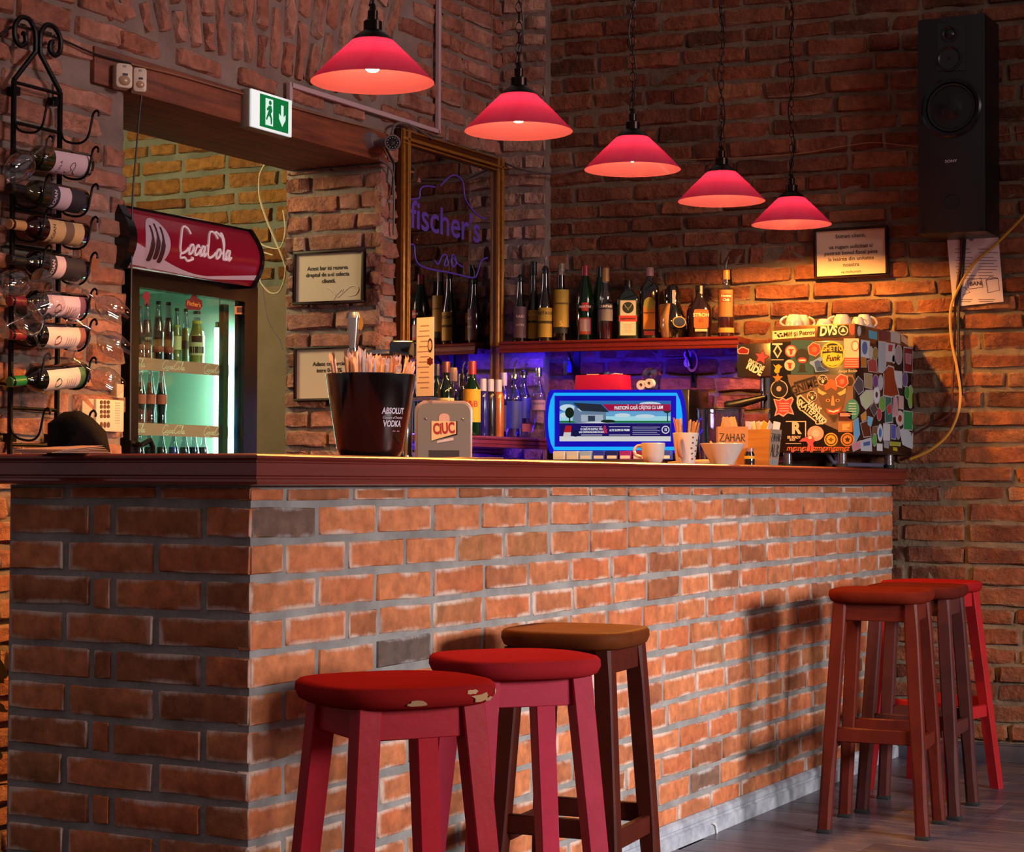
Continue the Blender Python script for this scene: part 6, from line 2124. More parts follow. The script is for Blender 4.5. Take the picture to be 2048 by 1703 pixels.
M_WPR = flatc('b8b4c0')
bucket_text('ABSOLUT', 0.021, 0.56, 34, M_WPR, 0.72, bold=0.035)
bucket_text('Country of Sweden', 0.0095, 0.485, 34, M_WPR, 0.8, 0.3, 0.0)
bucket_text('VODKA', 0.021, 0.41, 34, M_WPR, 0.72, bold=0.035)
bucket_text('~ ~', 0.016, 0.33, 42, flatc('b06c8c'), 1.0)
st = random.Random(17)
straw0 = None
M_STRAW = [mat('straw_wrap_%d' % i, c, 0.7) for i, c in enumerate(('e0b4a4', 'd4a494', 'e8d0c4', 'c4a49c', 'b4a0a8'))]
smesh = []
for m_ in M_STRAW:
    mb = MB().lathe([(0.0, 0.0), (0.0048, 0.0), (0.0048, 0.165), (0.0054, 0.172), (0.0038, 0.180)], None, 8, sy=0.75)
    mb.add([(-0.0065, -0.001, 0.176), (0.0065, 0.001, 0.176), (0.0075, 0.002, 0.197), (0.002, -0.002, 0.190), (-0.003, 0.001, 0.199), (-0.007, -0.002, 0.192)], [(0, 1, 2, 3, 4, 5)])
    me = mb.mesh('drinking_straw')
    me.materials.append(m_)
    smesh.append(me)
sl_ = ['salmon', 'dusky', 'pale', 'brownish', 'greyish']
n_ = 0
tries = 0
while n_ < 60 and tries < 700:
    tries += 1
    a_ = st.uniform(0, 2 * pi)
    rr = (rt - 0.012) * math.sqrt(st.uniform(0.02, 1))
    x_, y_ = rr * cos(a_), rr * sin(a_)
    # lean towards the right of the view, like the bundle in the bucket
    v = CAMR * (x_) + Vector((-CAMR.y, CAMR.x, 0)) * y_
    lat = x_ / rt
    if lat < -0.55 and st.random() < 0.55:
        continue
    topz = hb_ + (0.058 if lat < 0.1 else 0.046) - 0.012 * max(lat, 0) + st.uniform(-0.014, 0.012)
    if lat < -0.8:
        topz += 0.012
    tp_ = Vector((v.x, v.y, topz)) + CAMR * (0.012 * lat)
    foot_ = Vector((v.x * 0.55, v.y * 0.55, 0)) - CAMR * 0.006
    dr_ = (tp_ - foot_)
    L_ = 0.198
    dn = dr_.normalized()
    base = tp_ - dn * L_
    k = st.randrange(5)
    o = bpy.data.objects.new('drinking_straw', smesh[k])
    COL.objects.link(o)
    o.matrix_world = Matrix.Translation(bp + base) @ dn.to_track_quat('Z', 'Y').to_matrix().to_4x4() @ RZ(st.uniform(0, 180))
    tag(o, sl_[k] + ' paper-wrapped drinking straw standing in the black bucket', 'straw', 'wrapped straws in the black bucket')
    n_ += 1

# --- beer tower behind the bucket
M_CHROME = mat('polished_chrome', 'a8a8ac', 0.08, 1.0)
M_DKCHR = mat('dark_chrome', '585c64', 0.12, 1.0)
tp0 = top_at(806, 0.50)
s = mpp(tp0)
tz = YP(0.50).pt(806, 682).z
bt_ = thing('beer_tower', 'chrome beer tap tower with tall lever behind the black bucket', 'beer tap', loc=tp0)
Mt = facing(tp0, 0)
Mtw = Matrix.Translation(tp0)
part('column', MB().lathe([(0.036, 0), (0.036, 0.006), (0.028, 0.012), (0.026, 0.02), (0.026, tz - ZB - 0.05), (0.03, tz - ZB - 0.04)], Mtw, 28), M_CHROME, bt_)
part('head', MB().prism(roundrect(0.074, 0.05, 0.012, 5, 0, tz - ZB - 0.025), -0.04, 0.04, Mt), M_DKCHR, bt_, bevel=0.006)
hp = YP(0.50).pt(690, 700)
hl = Vector((hp.x, hp.y, 0)) - tp0
lat = hl.dot(CAMR)
part('arm', MB().tube([Mt @ Vector((-0.03, tz - ZB - 0.035, 0)), Mt @ Vector((lat * 0.6, tz - ZB - 0.035, 0.0)), Mt @ Vector((lat, tz - ZB - 0.05, 0.0))], 0.012, 12), M_CHROME, bt_)
part('tap', MB().cyl(Mt @ Vector((lat, tz - ZB - 0.10, 0)), Mt @ Vector((lat, tz - ZB - 0.02, 0)), 0.013).cyl(Mt @ Vector((lat, tz - ZB - 0.07, 0)), Mt @ Vector((lat, tz - ZB - 0.12, 0.06)), 0.008), M_CHROME, bt_)
lh = YP(0.50).pt(688, 604).z - tz + 0.03
Ml = Matrix.Translation(Mt @ Vector((lat, tz - ZB - 0.03, 0))) @ RZ(20)
lv = part('lever', MB().lathe([(0.009, 0.0), (0.010, 0.02), (0.0145, 0.05), (0.0185, 0.10), (0.0195, lh - 0.02), (0.016, lh - 0.004), (0.010, lh), (0, lh)], Ml, 24, sq=0.8), mat('satin_chrome', 'c8c4c0', 0.22, 1.0), bt_)
part('lever_badge', MB().prism(oval(0, 0, 0.007, 0.018, 18), 0, 0.003, frame(Ml @ Vector((0.006, -0.0195, lh - 0.035)), CAMR)), mat('amber_badge', 'a87c3c', 0.2, 0.5), lv)

# --- CIUC dispenser with menu card on top
cp_ = top_at(888, 0.30)
s = mpp(cp_)
ciuc = thing('napkin_dispenser', 'grey metal dispenser with red beer logo beside the bucket', 'dispenser', loc=cp_)
Mc = facing(cp_, 6)
wd_, ht_ = 113 * s, YP(0.30).pt(888, 801).z - ZB


def arch(w, h, r, n=6):
    pts = [(-w / 2, 0), (w / 2, 0)]
    for k_ in range(n + 1):
        a_ = radians(90 * k_ / n)
        pts.append((w / 2 - r + r * cos(a_), h - r + r * sin(a_)))
    for k_ in range(n + 1):
        a_ = radians(90 + 90 * k_ / n)
        pts.append((-w / 2 + r + r * cos(a_), h - r + r * sin(a_)))
    return pts


part('shell', MB().prism(arch(wd_, ht_, 0.026), -0.075, 0.0, Mc), mat('pinkish_steel', 'b09490', 0.35, 0.6), ciuc, bevel=0.002)
part('face_plate', MB().prism([(x * 0.93, y * 0.955) for x, y in arch(wd_, ht_, 0.026)], -0.002, 0.0015, Mc), mat('grey_plate', '74706c', 0.45, 0.3), ciuc)
part('slot', MB().bx(-wd_ * 0.27, wd_ * 0.27, 0.0, ht_ * 0.17, 0.0012, 0.0022, Mc), flatc('2c2422'), ciuc)
for sx in (-1, 1):
    part('screw', MB().sphere((sx * wd_ * 0.33, ht_ * 0.70, 0.002), 0.003, 10, 6, Mc), M_STEEL, ciuc)
lg = part('logo_shadow', MB().prism([(-wd_ * 0.20, ht_ * 0.33), (wd_ * 0.235, ht_ * 0.43), (wd_ * 0.235, ht_ * 0.66), (-wd_ * 0.20, ht_ * 0.66)], 0.001, 0.0020, Mc), flatc('141010'), ciuc)
part('logo_field', MB().prism([(-wd_ * 0.225, ht_ * 0.33), (wd_ * 0.21, ht_ * 0.45), (wd_ * 0.21, ht_ * 0.655), (-wd_ * 0.225, ht_ * 0.66)], 0.001, 0.0030, Mc), flatc('c8a878'), ciuc)
part('logo_arch', MB().prism([(x * 0.45, ht_ * 0.64 + y * 0.35) for x, y in arch(wd_ * 0.42, ht_ * 0.42, wd_ * 0.2)], 0.0008, 0.0028, Mc), flatc('b89088'), ciuc)
part('logo_ribbon', MB().prism([(-wd_ * 0.13, ht_ * 0.29), (wd_ * 0.17, ht_ * 0.34), (wd_ * 0.16, ht_ * 0.39), (-wd_ * 0.12, ht_ * 0.33)], 0.001, 0.0026, Mc), flatc('b8a8a4'), ciuc)
part('lettering', text_mb('CiUC', wd_ * 0.265, Mc @ T(-wd_ * 0.005, ht_ * 0.53, 0.0034) @ RZ(4), bold=0.035, sx=0.62), flatc('8c141c'), ciuc)
mc = thing('menu_card', 'tall narrow white drinks menu card standing on the grey dispenser', 'menu', M=Mc @ T(0, ht_ + 0.0012, -0.03))
Mm = facing(Mc @ Vector((-wd_ * 0.33, ht_ + 0.0012, -0.03)), -38)
mh = YP(0.30).pt(850, 628).z - ZB - ht_
mw = 0.060
part('card', MB().box((0, mh / 2 + 0.006, 0), (mw, mh - 0.012, 0.002), Mm), mat('menu_white', 'd8c8c8', 0.5), mc)
part('card_base', MB().box((0, 0.004, 0), (mw * 1.15, 0.008, 0.04), Mm), mix_glass('acrylic', 'f0e0dc', 0.05, 0.6), mc)
for j in range(13):
    part('menu_line', MB().box((-mw * 0.02 - 0.002 * (j % 3), mh * (0.90 - 0.062 * j), 0.0012), (mw * (0.5 + 0.1 * (j % 3)), 0.0026, 0.0006), Mm), flatc('a08088'), mc)
part('round_emblem', MB().prism(oval(mw * 0.30, mh * 0.66, 0.0085, 0.019, 20), 0.0008, 0.0016, Mm), flatc('2c2028'), mc)
part('emblem_centre', MB().prism(oval(mw * 0.30, mh * 0.66, 0.0055, 0.013, 16), 0.001, 0.0020, Mm), flatc('c0a8a4'), mc)
part('red_emblem', MB().prism(ngon_star(mw * 0.30, mh * 0.47, 0.012, 0.009, 6), 0.0008, 0.0016, Mm), flatc('5c1c20'), mc)
tp1 = top_at(940, 0.10)
tw_ = 62 * mpp(tp1)
single('flat_tray', MB().box((0, 0.003, 0), (tw_ * 2, 0.003, 0.09), facing(tp1, 10) @ T(0, 0.0005, 0)), mat('brushed_tray', '9c6c5c', 0.3, 0.7), 'thin flat metal tray lying on the worktop by the dispenser', 'tray', bevel=0.001, segs=1)

# --- cup, stirrer mug, sugar bowl and boxes
M_PORC = mat('white_porcelain', 'b8aaa0', 0.2, coat=0.4)


def cup_shape(M, r, h, m, t, hand=None):
    part('body', MB().lathe([(0, 0.0), (r * 0.62, 0.0), (r * 0.72, 0.004), (r * 0.90, h * 0.35), (r, h), (r - 0.002, h + 0.001), (r - 0.004, h), (r * 0.86, h * 0.36), (r * 0.6, 0.008), (0, 0.007)], M, 32), m, t, ang=50)
    if hand:
        d = Vector(hand)
        pts = [d * (r * 0.96) + Vector((0, 0, h * 0.86)), d * (r * 1.30) + Vector((0, 0, h * 0.84)), d * (r * 1.52) + Vector((0, 0, h * 0.62)), d * (r * 1.36) + Vector((0, 0, h * 0.38)), d * (r * 0.92) + Vector((0, 0, h * 0.30))]
        part('handle', MB().tube([M @ p for p in smooth_path(pts, 5)], 0.0048, 8), m, t)


c = top_at(1306, 0.03)
s = mpp(c)
cu = thing('espresso_cup', 'white porcelain coffee cup near the cigarette screen', 'cup', loc=c)
cup_shape(Matrix.Translation(c), 24.5 * s, YP(0.03).pt(1306, 886).z - ZB, M_PORC, cu, -CAMR)
c = top_at(1371, 0.05)
s = mpp(c)
mg = thing('stirrer_mug', 'white mug printed with coffee beans holding wooden stirrers', 'mug', loc=c)
hm = YP(0.05).pt(1371, 866).z - ZB
rm = 26 * s
Mg = Matrix.Translation(c)
part('body', MB().lathe([(0, 0), (rm * 0.70, 0), (rm * 0.74, 0.004), (rm, hm), (rm - 0.002, hm + 0.001), (rm - 0.004, hm), (rm * 0.70, 0.01), (0, 0.009)], Mg, 32), M_PORC, mg, ang=50)
vd = (EYE - c)
vd.z = 0
vd.normalize()
hd_ = (vd * 0.9 - CAMR * 0.35).normalized()
part('handle', MB().tube([Mg @ p for p in smooth_path([hd_ * (rm * 0.9) + Vector((0, 0, hm * 0.80)), hd_ * (rm * 1.35) + Vector((0, 0, hm * 0.76)), hd_ * (rm * 1.5) + Vector((0, 0, hm * 0.5)), hd_ * (rm * 1.2) + Vector((0, 0, hm * 0.28)), hd_ * (rm * 0.78) + Vector((0, 0, hm * 0.26))], 5)], 0.006, 8), mat('shaded_porcelain', 'a86c4c', 0.25, coat=0.4), mg)  # brown shading on the white handle is painted as its colour
rzv2 = math.degrees(math.atan2(vd.y, vd.x)) + 90
sb = random.Random(6)
for i in range(9):
    zf = 0.12 + 0.78 * (i + 0.5) / 9
    ctr = 38 + 26 * (i % 2) + sb.uniform(-6, 6)
    r_ = rm * (0.74 + 0.26 * zf) + 0.0008
    a0 = radians(ctr)
    vs = []
    for k in range(8):
        t_ = 2 * pi * k / 8
        aa = a0 + 0.0038 * cos(t_) / r_
        vs.append((r_ * sin(aa), -r_ * cos(aa), hm * zf + 0.0030 * sin(t_)))
    part('bean_print', MB().add(vs, [tuple(range(8))], Mg @ RZ(rzv2)), flatc('4c2014'), mg)
for i in range(17):
    lat_ = -0.8 + 1.6 * i / 16
    if -0.10 < lat_ < 0.12:
        continue
    bp0 = c + CAMR * (rm * 0.45 * lat_) + vd * (rm * sb.uniform(-0.4, 0.4)) + Vector((0, 0, 0.012))
    tp_ = c + CAMR * (rm * (1.0 * lat_ + (-0.16 if lat_ < 0 else 0.30 * lat_))) + vd * (rm * sb.uniform(-0.4, 0.4)) + Vector((0, 0, hm + (0.046 if lat_ < 0 else 0.038) + sb.uniform(-0.006, 0.004)))
    dv = tp_ - bp0
    M = Matrix.Translation(bp0) @ dv.normalized().to_track_quat('Z', 'Y').to_matrix().to_4x4()
    o = single('wooden_stirrer', MB().box((0, 0, dv.length / 2), (0.0052, 0.0014, dv.length), M @ RZ(sb.uniform(-60, 60))), mat('stirrer_wood_%d' % (i % 3), ('b07850', 'a06840', 'bc8860')[i % 3], 0.7), 'thin wooden stirrer fanned to the ' + ('cup' if lat_ < 0 else 'bowl') + ' side of the bean-printed mug', 'stirrer', 'wooden stirrers in the mug', bevel=0.0004, segs=1)
c = top_at(1445, 0.03)
s = mpp(c)
hbw = YP(0.03).pt(1445, 887).z - ZB
rbw = 45 * s
bw = thing('sugar_bowl', 'plain white conical bowl in front of the ZAHAR card box', 'bowl', loc=c)
Mbw = Matrix.Translation(c)
part('body', MB().lathe([(0, 0), (rbw * 0.50, 0), (rbw * 0.52, 0.003), (rbw, hbw), (rbw - 0.002, hbw + 0.001), (rbw - 0.004, hbw), (rbw * 0.46, 0.008), (0, 0.007)], Mbw, 36), M_PORC, bw, ang=50)
part('spoon', MB().tube([c + Vector((0, 0, 0.012)), c - CAMR * (rbw * 0.55) + Vector((0, 0, hbw + 0.008))], 0.0035, 6), mat('pale_wood', 'b88c60', 0.6), bw)

M_KRAFT = mat('kraft_card', 'a06c40', 0.85, noise=(14, 0.4, '84542c'))


def open_box(t, M, w, h, d, flare, m, th=0.003):
    def rg(k, z):
        ww, dd = w / 2 * k, d / 2 * k
        return [(-ww, z, dd), (ww, z, dd), (ww, z, -dd), (-ww, z, -dd)]
    vs = rg(flare, 0.0) + rg(1, h) + rg(0.94, h) + rg(flare * 0.93, 0.004)
    fs = [(0, 3, 2, 1), (12, 13, 14, 15)]
    for k in range(3):
        for i in range(4):
            fs.append((4 * k + i, 4 * k + (i + 1) % 4, 4 * k + 4 + (i + 1) % 4, 4 * k + 4 + i))
    return part('box', MB().add(vs, fs, M), m, t, smooth=False)


def hand_text(t, txt, M, size, m):
    """marker lettering drawn stroke by stroke"""
    G = {'Z': [[(0, 1), (0.7, 1), (0.0, 0.05), (0.75, 0)]], 'A': [[(0, 0), (0.36, 1), (0.7, -0.02)], [(0.12, 0.42), (0.62, 0.45)]], 'H': [[(0.05, 1), (0.02, 0)], [(0.62, 1), (0.62, 0)], [(0.04, 0.5), (0.62, 0.55)]],
         'R': [[(0.05, 0), (0.08, 1), (0.5, 0.92), (0.55, 0.62), (0.1, 0.5), (0.62, 0)]], 'L': [[(0.06, 1), (0.04, 0), (0.55, 0.04)]], 'B': [[(0.05, 0), (0.06, 1), (0.45, 0.85), (0.08, 0.52), (0.55, 0.3), (0.05, 0)]]}
    w = len(txt) * 0.86
    for i, ch in enumerate(txt):
        mb = MB()
        for st_ in G[ch]:
            mb.tube([M @ Vector(((i * 0.86 - w / 2 + x) * size * 0.8, (y - 0.5) * size, 0.0006)) for x, y in st_], size * 0.045, 4)
        part('letter', mb, m, t)


c = top_at(1464, 0.13)
s = mpp(c)
kb = thing('sugar_box', 'brown card box hand-lettered ZAHAR behind the white bowl', 'box', loc=c)
Mkb = facing(c, 0)
wk, hk = 60 * s, YP(0.13).pt(1464, 853).z - ZB
open_box(kb, Mkb, wk, hk, 0.06, 0.97, M_KRAFT)
M_MARK = flatc('14100e')
hand_text(kb, 'ZAHAR', Mkb @ T(0, hk * 0.72, 0.0304), 0.026, M_MARK)
sc_ = random.Random(12)
for i in range(5):
    cc_ = Mkb @ Vector((sc_.uniform(-0.35, 0.35) * wk, hk + 0.002, sc_.uniform(-0.015, 0.015)))
    single('sugar_sachet', MB().box((0, 0.008, 0), (0.022, 0.045, 0.003), Matrix.Translation(cc_) @ frame((0, 0, 0), CAMR) @ RZ(sc_.uniform(-50, 50))), flatc(('b88448', 'c09060', 'a87444')[i % 3]), ('ochre', 'tan', 'brown')[i % 3] + ' sugar sachet poking out of the ZAHAR card box', 'sachet', 'sachets in the card box')
# wooden planter box, corner towards the viewer
c = top_at(1546, 0.07)
s = mpp(c)
hw2 = YP(0.07).pt(1546, 858).z - ZB
wx = 0.105
cen = Vector((c.x + wx / 2, c.y + 0.01 + wx / 2, ZB))
wz = thing('sugar_box', 'square wooden planter box lettered ZAHAR ALB beside the coffee machine', 'box', loc=cen)
M_PLY = mat('golden_plywood', 'a8702c', 0.6, grain=((4, 4, 60), 0.7, '7c4a1c'))
M_GREYW = mat('grey_wood', '8c7c6c', 0.8, grain=((4, 4, 60), 0.7, '5c5044'))
Mz = frame(cen, (1, 0, 0))
open_box(wz, Mz, wx, hw2, wx, 0.80, M_PLY)
tl = math.degrees(math.atan2(wx / 2 * 0.2, hw2))
Mzf = frame((cen.x, cen.y - wx / 2 * 0.80 - 0.001, ZB + 0.001), (1, 0, 0)) @ RX(tl)
part('grey_front', MB().prism([(-wx * 0.40, 0), (wx * 0.40, 0), (wx * 0.5, hw2), (-wx * 0.5, hw2)], 0.0, 0.0025, Mzf), M_GREYW, wz)
hand_text(wz, 'ZAHAR', Mzf @ T(0, hw2 * 0.78, 0.0030), 0.027, M_MARK)
hand_text(wz, 'ALB', Mzf @ T(0, hw2 * 0.42, 0.0030), 0.042, M_MARK)
part('blue_mark', MB().tube([Mzf @ Vector((x, y, 0.003)) for x, y in ((-0.022, 0.022), (-0.014, 0.016), (-0.024, 0.012), (-0.012, 0.010))], 0.0018, 4).tube([Mzf @ Vector((x, y, 0.003)) for x, y in ((0.014, 0.022), (0.004, 0.018), (0.006, 0.012), (0.016, 0.012))], 0.0018, 4), flatc('38a0c8'), wz)
for i in range(9):
    cc_ = Mz @ Vector((sc_.uniform(-0.38, 0.38) * wx, hw2 - 0.004, sc_.uniform(-0.38, 0.38) * wx))
    k = i % 4
    single('sugar_sachet', MB().box((0, 0.010, 0), (0.026, 0.046, 0.003), Matrix.Translation(cc_) @ frame((0, 0, 0), CAMR) @ RY(sc_.uniform(-60, 60)) @ RZ(sc_.uniform(-40, 40))), flatc(('c8b4a8', 'c09038', 'c8a898', 'b8a4a0')[k]), ('white', 'yellow', 'pinkish', 'greyish')[k] + ' sugar sachet standing in the wooden ZAHAR ALB box', 'sachet', 'sachets in the wooden box')
# small jar, jug, wooden board
c = top_at(1499, 0.06)
s = mpp(c)
jr = thing('spice_jar', 'tiny dark glass jar with yellow contents between the two sugar boxes', 'jar', loc=c)
part('glass', MB().lathe([(0, 0), (10 * s, 0), (10.5 * s, 0.003), (10.5 * s, 0.036), (8 * s, 0.044), (8 * s, 0.048)], Matrix.Translation(c), 18), M_DARKG, jr)
part('lid', MB().lathe([(9 * s, 0.046), (9 * s, 0.058), (0, 0.058)], Matrix.Translation(c), 18), flatc('7c5c58', 0.3), jr)
part('yellow_label', MB().lathe([(10.7 * s, 0.022), (10.7 * s, 0.032)], Matrix.Translation(c), 18, cap=False), flatc('b08420'), jr)
c = top_at(1442, 0.30)
s = mpp(c)
jg = thing('clear_jug', 'large clear plastic jug reflecting blue light behind the sugar boxes', 'jug', loc=c)
rj, hj = 47 * s, YP(0.30).pt(1442, 817).z - ZB
part('wall', MB().lathe([(0, 0.002), (rj * 0.90, 0.0), (rj * 0.92, 0.004), (rj, hj), (rj - 0.003, hj), (rj * 0.90, 0.006)], Matrix.Translation(c), 36), mix_glass('clear_plastic', 'd8d4f0', 0.04, 0.80), jg, ang=50)
part('rim', MB().tube([c + Vector((rj * cos(a_), rj * sin(a_), hj)) for a_ in [2 * pi * i / 32 for i in range(32)]], 0.003, 6, True), mat('black_rim', '14101c', 0.3), jg)
c = top_at(1385, 0.20)
single('serving_board', MB().box((0, 0.009, 0), (0.10, 0.012, 0.16), facing(c, 25) @ T(0, 0.0, 0) @ RZ(5)), mat('board_wood', 'a07448', 0.6, grain=((30, 4, 4), 0.6, '7c5430')), 'small light wooden board lying behind the bean-printed mug', 'board', bevel=0.003)
# ------------------------------------------------------------------ stickered espresso machine
XM0, YM0 = 3.594, -0.07
PMX = Plane((XM0, 0, 0), (0, -1, 0))
PMY = Plane((0, YM0, 0), (1, 0, 0))
YM1 = PMX.pt(1540, 760).y
XM1 = PMY.pt(1823, 800).x
mz0_, mz1_ = PMX.pt(1630, 905).z, PMX.pt(1630, 682).z
mz2 = PMX.pt(1630, 649).z
em = thing('espresso_machine', 'boxy espresso machine covered in stickers at the far end of the worktop', 'coffee machine', ((XM0 + XM1) / 2, (YM0 + YM1) / 2, ZB))
M_MBLK = mat('machine_black', '100c0b', 0.3, coat=0.3)
M_MSTEEL = mat('machine_steel', '6c5c50', 0.25, 0.9)
part('body', MB().bx(XM0, XM1, YM0, YM1, mz0_, mz1_), M_MBLK, em, bevel=0.003)
part('cup_tray', MB().bx(XM0 + 0.006, XM1 - 0.03, YM0 + 0.004, YM1 - 0.01, mz1_, mz2), mat('tray_bronze', '7c5434', 0.3, 0.6), em, bevel=0.003)
for fx_ in (XM0 + 0.05, XM1 - 0.07):
    for fy_ in (0.0, YM1 - 0.05):
        fo = part('foot', MB().cyl((fx_, fy_, ZB + 0.012), (fx_, fy_, mz0_ + 0.001), 0.018, None, 20), M_CHROME, em)
        part('foot_pad', MB().cyl((fx_, fy_, ZB), (fx_, fy_, ZB + 0.013), 0.021, None, 20), mat('black_rubber', '141414', 0.7), fo)
part('drain_pipe', MB().tube([(XM0 + 0.12, 0.08, mz0_), (XM0 + 0.12, 0.06, ZB + 0.02), (XM0 + 0.2, 0.03, ZB + 0.012), (XM1 - 0.1, 0.02, ZB + 0.012)], 0.008, 8), mat('grey_hose', '5a5468', 0.5), em)
# group housing towards the bartender
YG = PMX.pt(1472, 700).y
gz1, gz0 = PMX.pt(1510, 686).z, PMX.pt(1510, 753).z
gh = part('group_housing', MB().bx(XM0 + 0.01, XM1 - 0.05, YM1 - 0.002, YG, gz0, gz1), M_MSTEEL, em, bevel=0.004)
GPX = Plane((XM0 + 0.01, 0, 0), (0, -1, 0))
gy = PMX.pt(1520, 760).y
part('group_head', MB().cyl((XM0 + 0.10, gy, gz0 - 0.05), (XM0 + 0.10, gy, gz0 + 0.001), 0.036, None, 24).cyl((XM0 + 0.10, gy, gz0 - 0.085), (XM0 + 0.10, gy, gz0 - 0.05), 0.030, 0.033, 24), M_CHROME, em)
pf_ = part('portafilter', MB().cyl((XM0 + 0.10, gy, gz0 - 0.115), (XM0 + 0.10, gy, gz0 - 0.062), 0.034, None, 24), M_CHROME, em)
part('portafilter_handle', MB().tube(smooth_path([(XM0 + 0.05, gy + 0.0, gz0 - 0.075), (XM0 + 0.035, gy + 0.05, gz0 - 0.088), (XM0 + 0.02, gy + 0.10, gz0 - 0.100), (XM0 + 0.01, gy + 0.145, gz0 - 0.106)], 4), 0.015, 12, taper=[0.7, 0.75, 0.8, 0.9, 0.95, 1, 1.05, 1.1, 1.1, 1.1, 1.1, 1.1, 0.9][:13]), mat('black_bakelite', '0c0a0a', 0.35), pf_)
part('spouts', MB().tube([(XM0 + 0.10, gy, gz0 - 0.12), (XM0 + 0.10, gy, gz0 - 0.15), (XM0 + 0.10, gy - 0.02, gz0 - 0.165)], 0.007, 8), M_CHROME, pf_)
part('steam_wand', MB().tube(smooth_path([(XM0 + 0.16, YM1 + 0.06, gz0), (XM0 + 0.16, YM1 + 0.07, gz0 - 0.06), (XM0 + 0.16, YM1 + 0.05, gz0 - 0.14), (XM0 + 0.16, YM1 + 0.04, gz0 - 0.20)], 4), 0.005, 8), M_CHROME, em)
kc = PMX.pt(1463, 732)
part('steam_knob', MB().cyl((XM0 + 0.08, YG - 0.002, kc.z), (XM0 + 0.08, YG + 0.03, kc.z), 0.020, 0.018, 16), MATS['black_bakelite'], em)
part('drip_tray', MB().bx(XM0 + 0.02, XM1 - 0.06, YM1 - 0.002, YG + 0.02, mz0_ - 0.01, mz0_ + 0.03), M_MSTEEL, em, bevel=0.003)


def cq(x, y):
    return 1440 + x / 4.867, 600 + y / 4.867


LV = {}


def stk(pl, poly, col, lv=1, rough=0.35, name='sticker'):
    return part(name, decal(pl, [cq(x, y) for x, y in poly], 0.0008 * lv + 0.0004, 0.0006), flatc(col, rough), em)


def stt(pl, txt, x, y, size, col, roll=0.0, lv=2, bold=0.03, sx=0.8, shear=0.0):
    px, py = cq(x, y)
    sz_ = size / 4.867 * mpp(pl.pt(px, py)) * 1.35
    return part('lettering', text_mb(txt, sz_, pl.at(px, py, 0.0008 * lv + 0.0004, roll), bold=bold, sx=sx, shear=shear, extr=0.0002), flatc(col), em)


X_ = PMX
TRAYX = Plane((XM0 + 0.006, 0, 0), (0, -1, 0))
# cup-tray edge
stk(TRAYX, [(510, 300), (925, 272), (925, 352), (510, 384)], 'd8b888')
for i, (x, y) in enumerate(((540, 320), (565, 340), (590, 325), (575, 355), (605, 350))):
    stk(TRAYX, oval(x, y, 13, 9, 8), '281810', 2)
stt(TRAYX, 'Milf și Petrov', 770, 325, 46, '2c1c10', 2.5, bold=0.02, sx=0.95)
stk(TRAYX, [(950, 255), (1150, 245), (1250, 238), (1255, 345), (1150, 362), (945, 362)], '1c120c')
stt(TRAYX, 'DVS', 1050, 302, 92, 'e0c8a8', 2, 2, 0.04, 0.78, 0.2)
stk(TRAYX, oval(1198, 295, 48, 48, 22), 'e0c8a8', 2)
stk(TRAYX, oval(1198, 295, 38, 38, 22), '1c120c', 3)
stk(TRAYX, ngon_star(1198, 295, 28, 14, 3), 'e0c8a8', 4)
stk(TRAYX, oval(1288, 295, 22, 45, 16), 'a83c34')
# side panel
stk(X_, [(655, 725), (1295, 725), (1295, 1285), (1150, 1265), (980, 1190), (840, 1070), (730, 930), (670, 800)], '6c5240', 0.5, 0.3, 'steel_panel')
stk(X_, [(508, 418), (608, 418), (608, 434), (568, 438), (602, 495), (560, 566), (516, 498), (550, 440), (508, 434)], 'c8b090')
stk(X_, [(560, 452), (586, 497), (560, 542), (534, 497)], '140e0c', 2)
stk(X_, rect(498, 576, 618, 584), 'a89078')
stk(X_, rect(690, 388, 912, 722), '2c4848', 0.9)
stk(X_, oval(690, 496, 58, 60, 22), 'b84440')
stk(X_, oval(690, 496, 46, 48, 22), 'c8a890', 2)
stk(X_, [(660, 475), (725, 475), (705, 490), (700, 530), (680, 530), (676, 490)], '8c2c2c', 3)
stk(X_, oval(678, 632, 52, 54, 22), 'c4a488')
stk(X_, [(650, 608), (706, 612), (690, 630), (694, 665), (668, 665), (666, 630)], '9c3030', 2)
stk(X_, oval(800, 545, 68, 74, 20), '14100e', 2)
stk(X_, oval(800, 585, 44, 28, 18), 'b03c40', 3)
stk(X_, rect(772, 578, 830, 592), 'd8c0b0', 4)
stk(X_, [(770, 690), (775, 625), (825, 625), (830, 690), (862, 702), (745, 702)], '14100e', 2)
hexa = lambda x, y, r: [(x + r * cos(pi / 3 * i + 0.35), y + r * 1.05 * sin(pi / 3 * i + 0.35)) for i in range(6)]
stk(X_, hexa(918, 478, 70), 'b88878', 3)
stk(X_, hexa(918, 478, 60), '9c3420', 4)
stk(X_, hexa(918, 480, 30), 'b85840', 5)
stk(X_, oval(1096, 530, 116, 128, 30), 'd0a838', 3)
stk(X_, oval(1096, 530, 102, 112, 30), '20180e', 4)
stk(X_, [(1000, 520), (1096, 508), (1192, 520), (1192, 590), (1150, 625), (1096, 640), (1040, 625), (1000, 590)], 'd0a838', 5)
stt(X_, 'GHETTO', 1096, 472, 56, 'd0a838', 0, 6, 0.03, 0.70)
stt(X_, 'Funk', 1096, 565, 60, '20180e', 3, 7, 0.01, 0.9, 0.3)
stk(X_, [(905, 590), (940, 570), (985, 545), (1000, 580), (975, 600), (990, 640), (1062, 690), (930, 700), (915, 650), (870, 615), (878, 595)], '6c84b0', 6)
stk(X_, [(918, 600), (950, 582), (970, 590), (985, 645), (1040, 684), (942, 690), (928, 650)], '2c4880', 7)
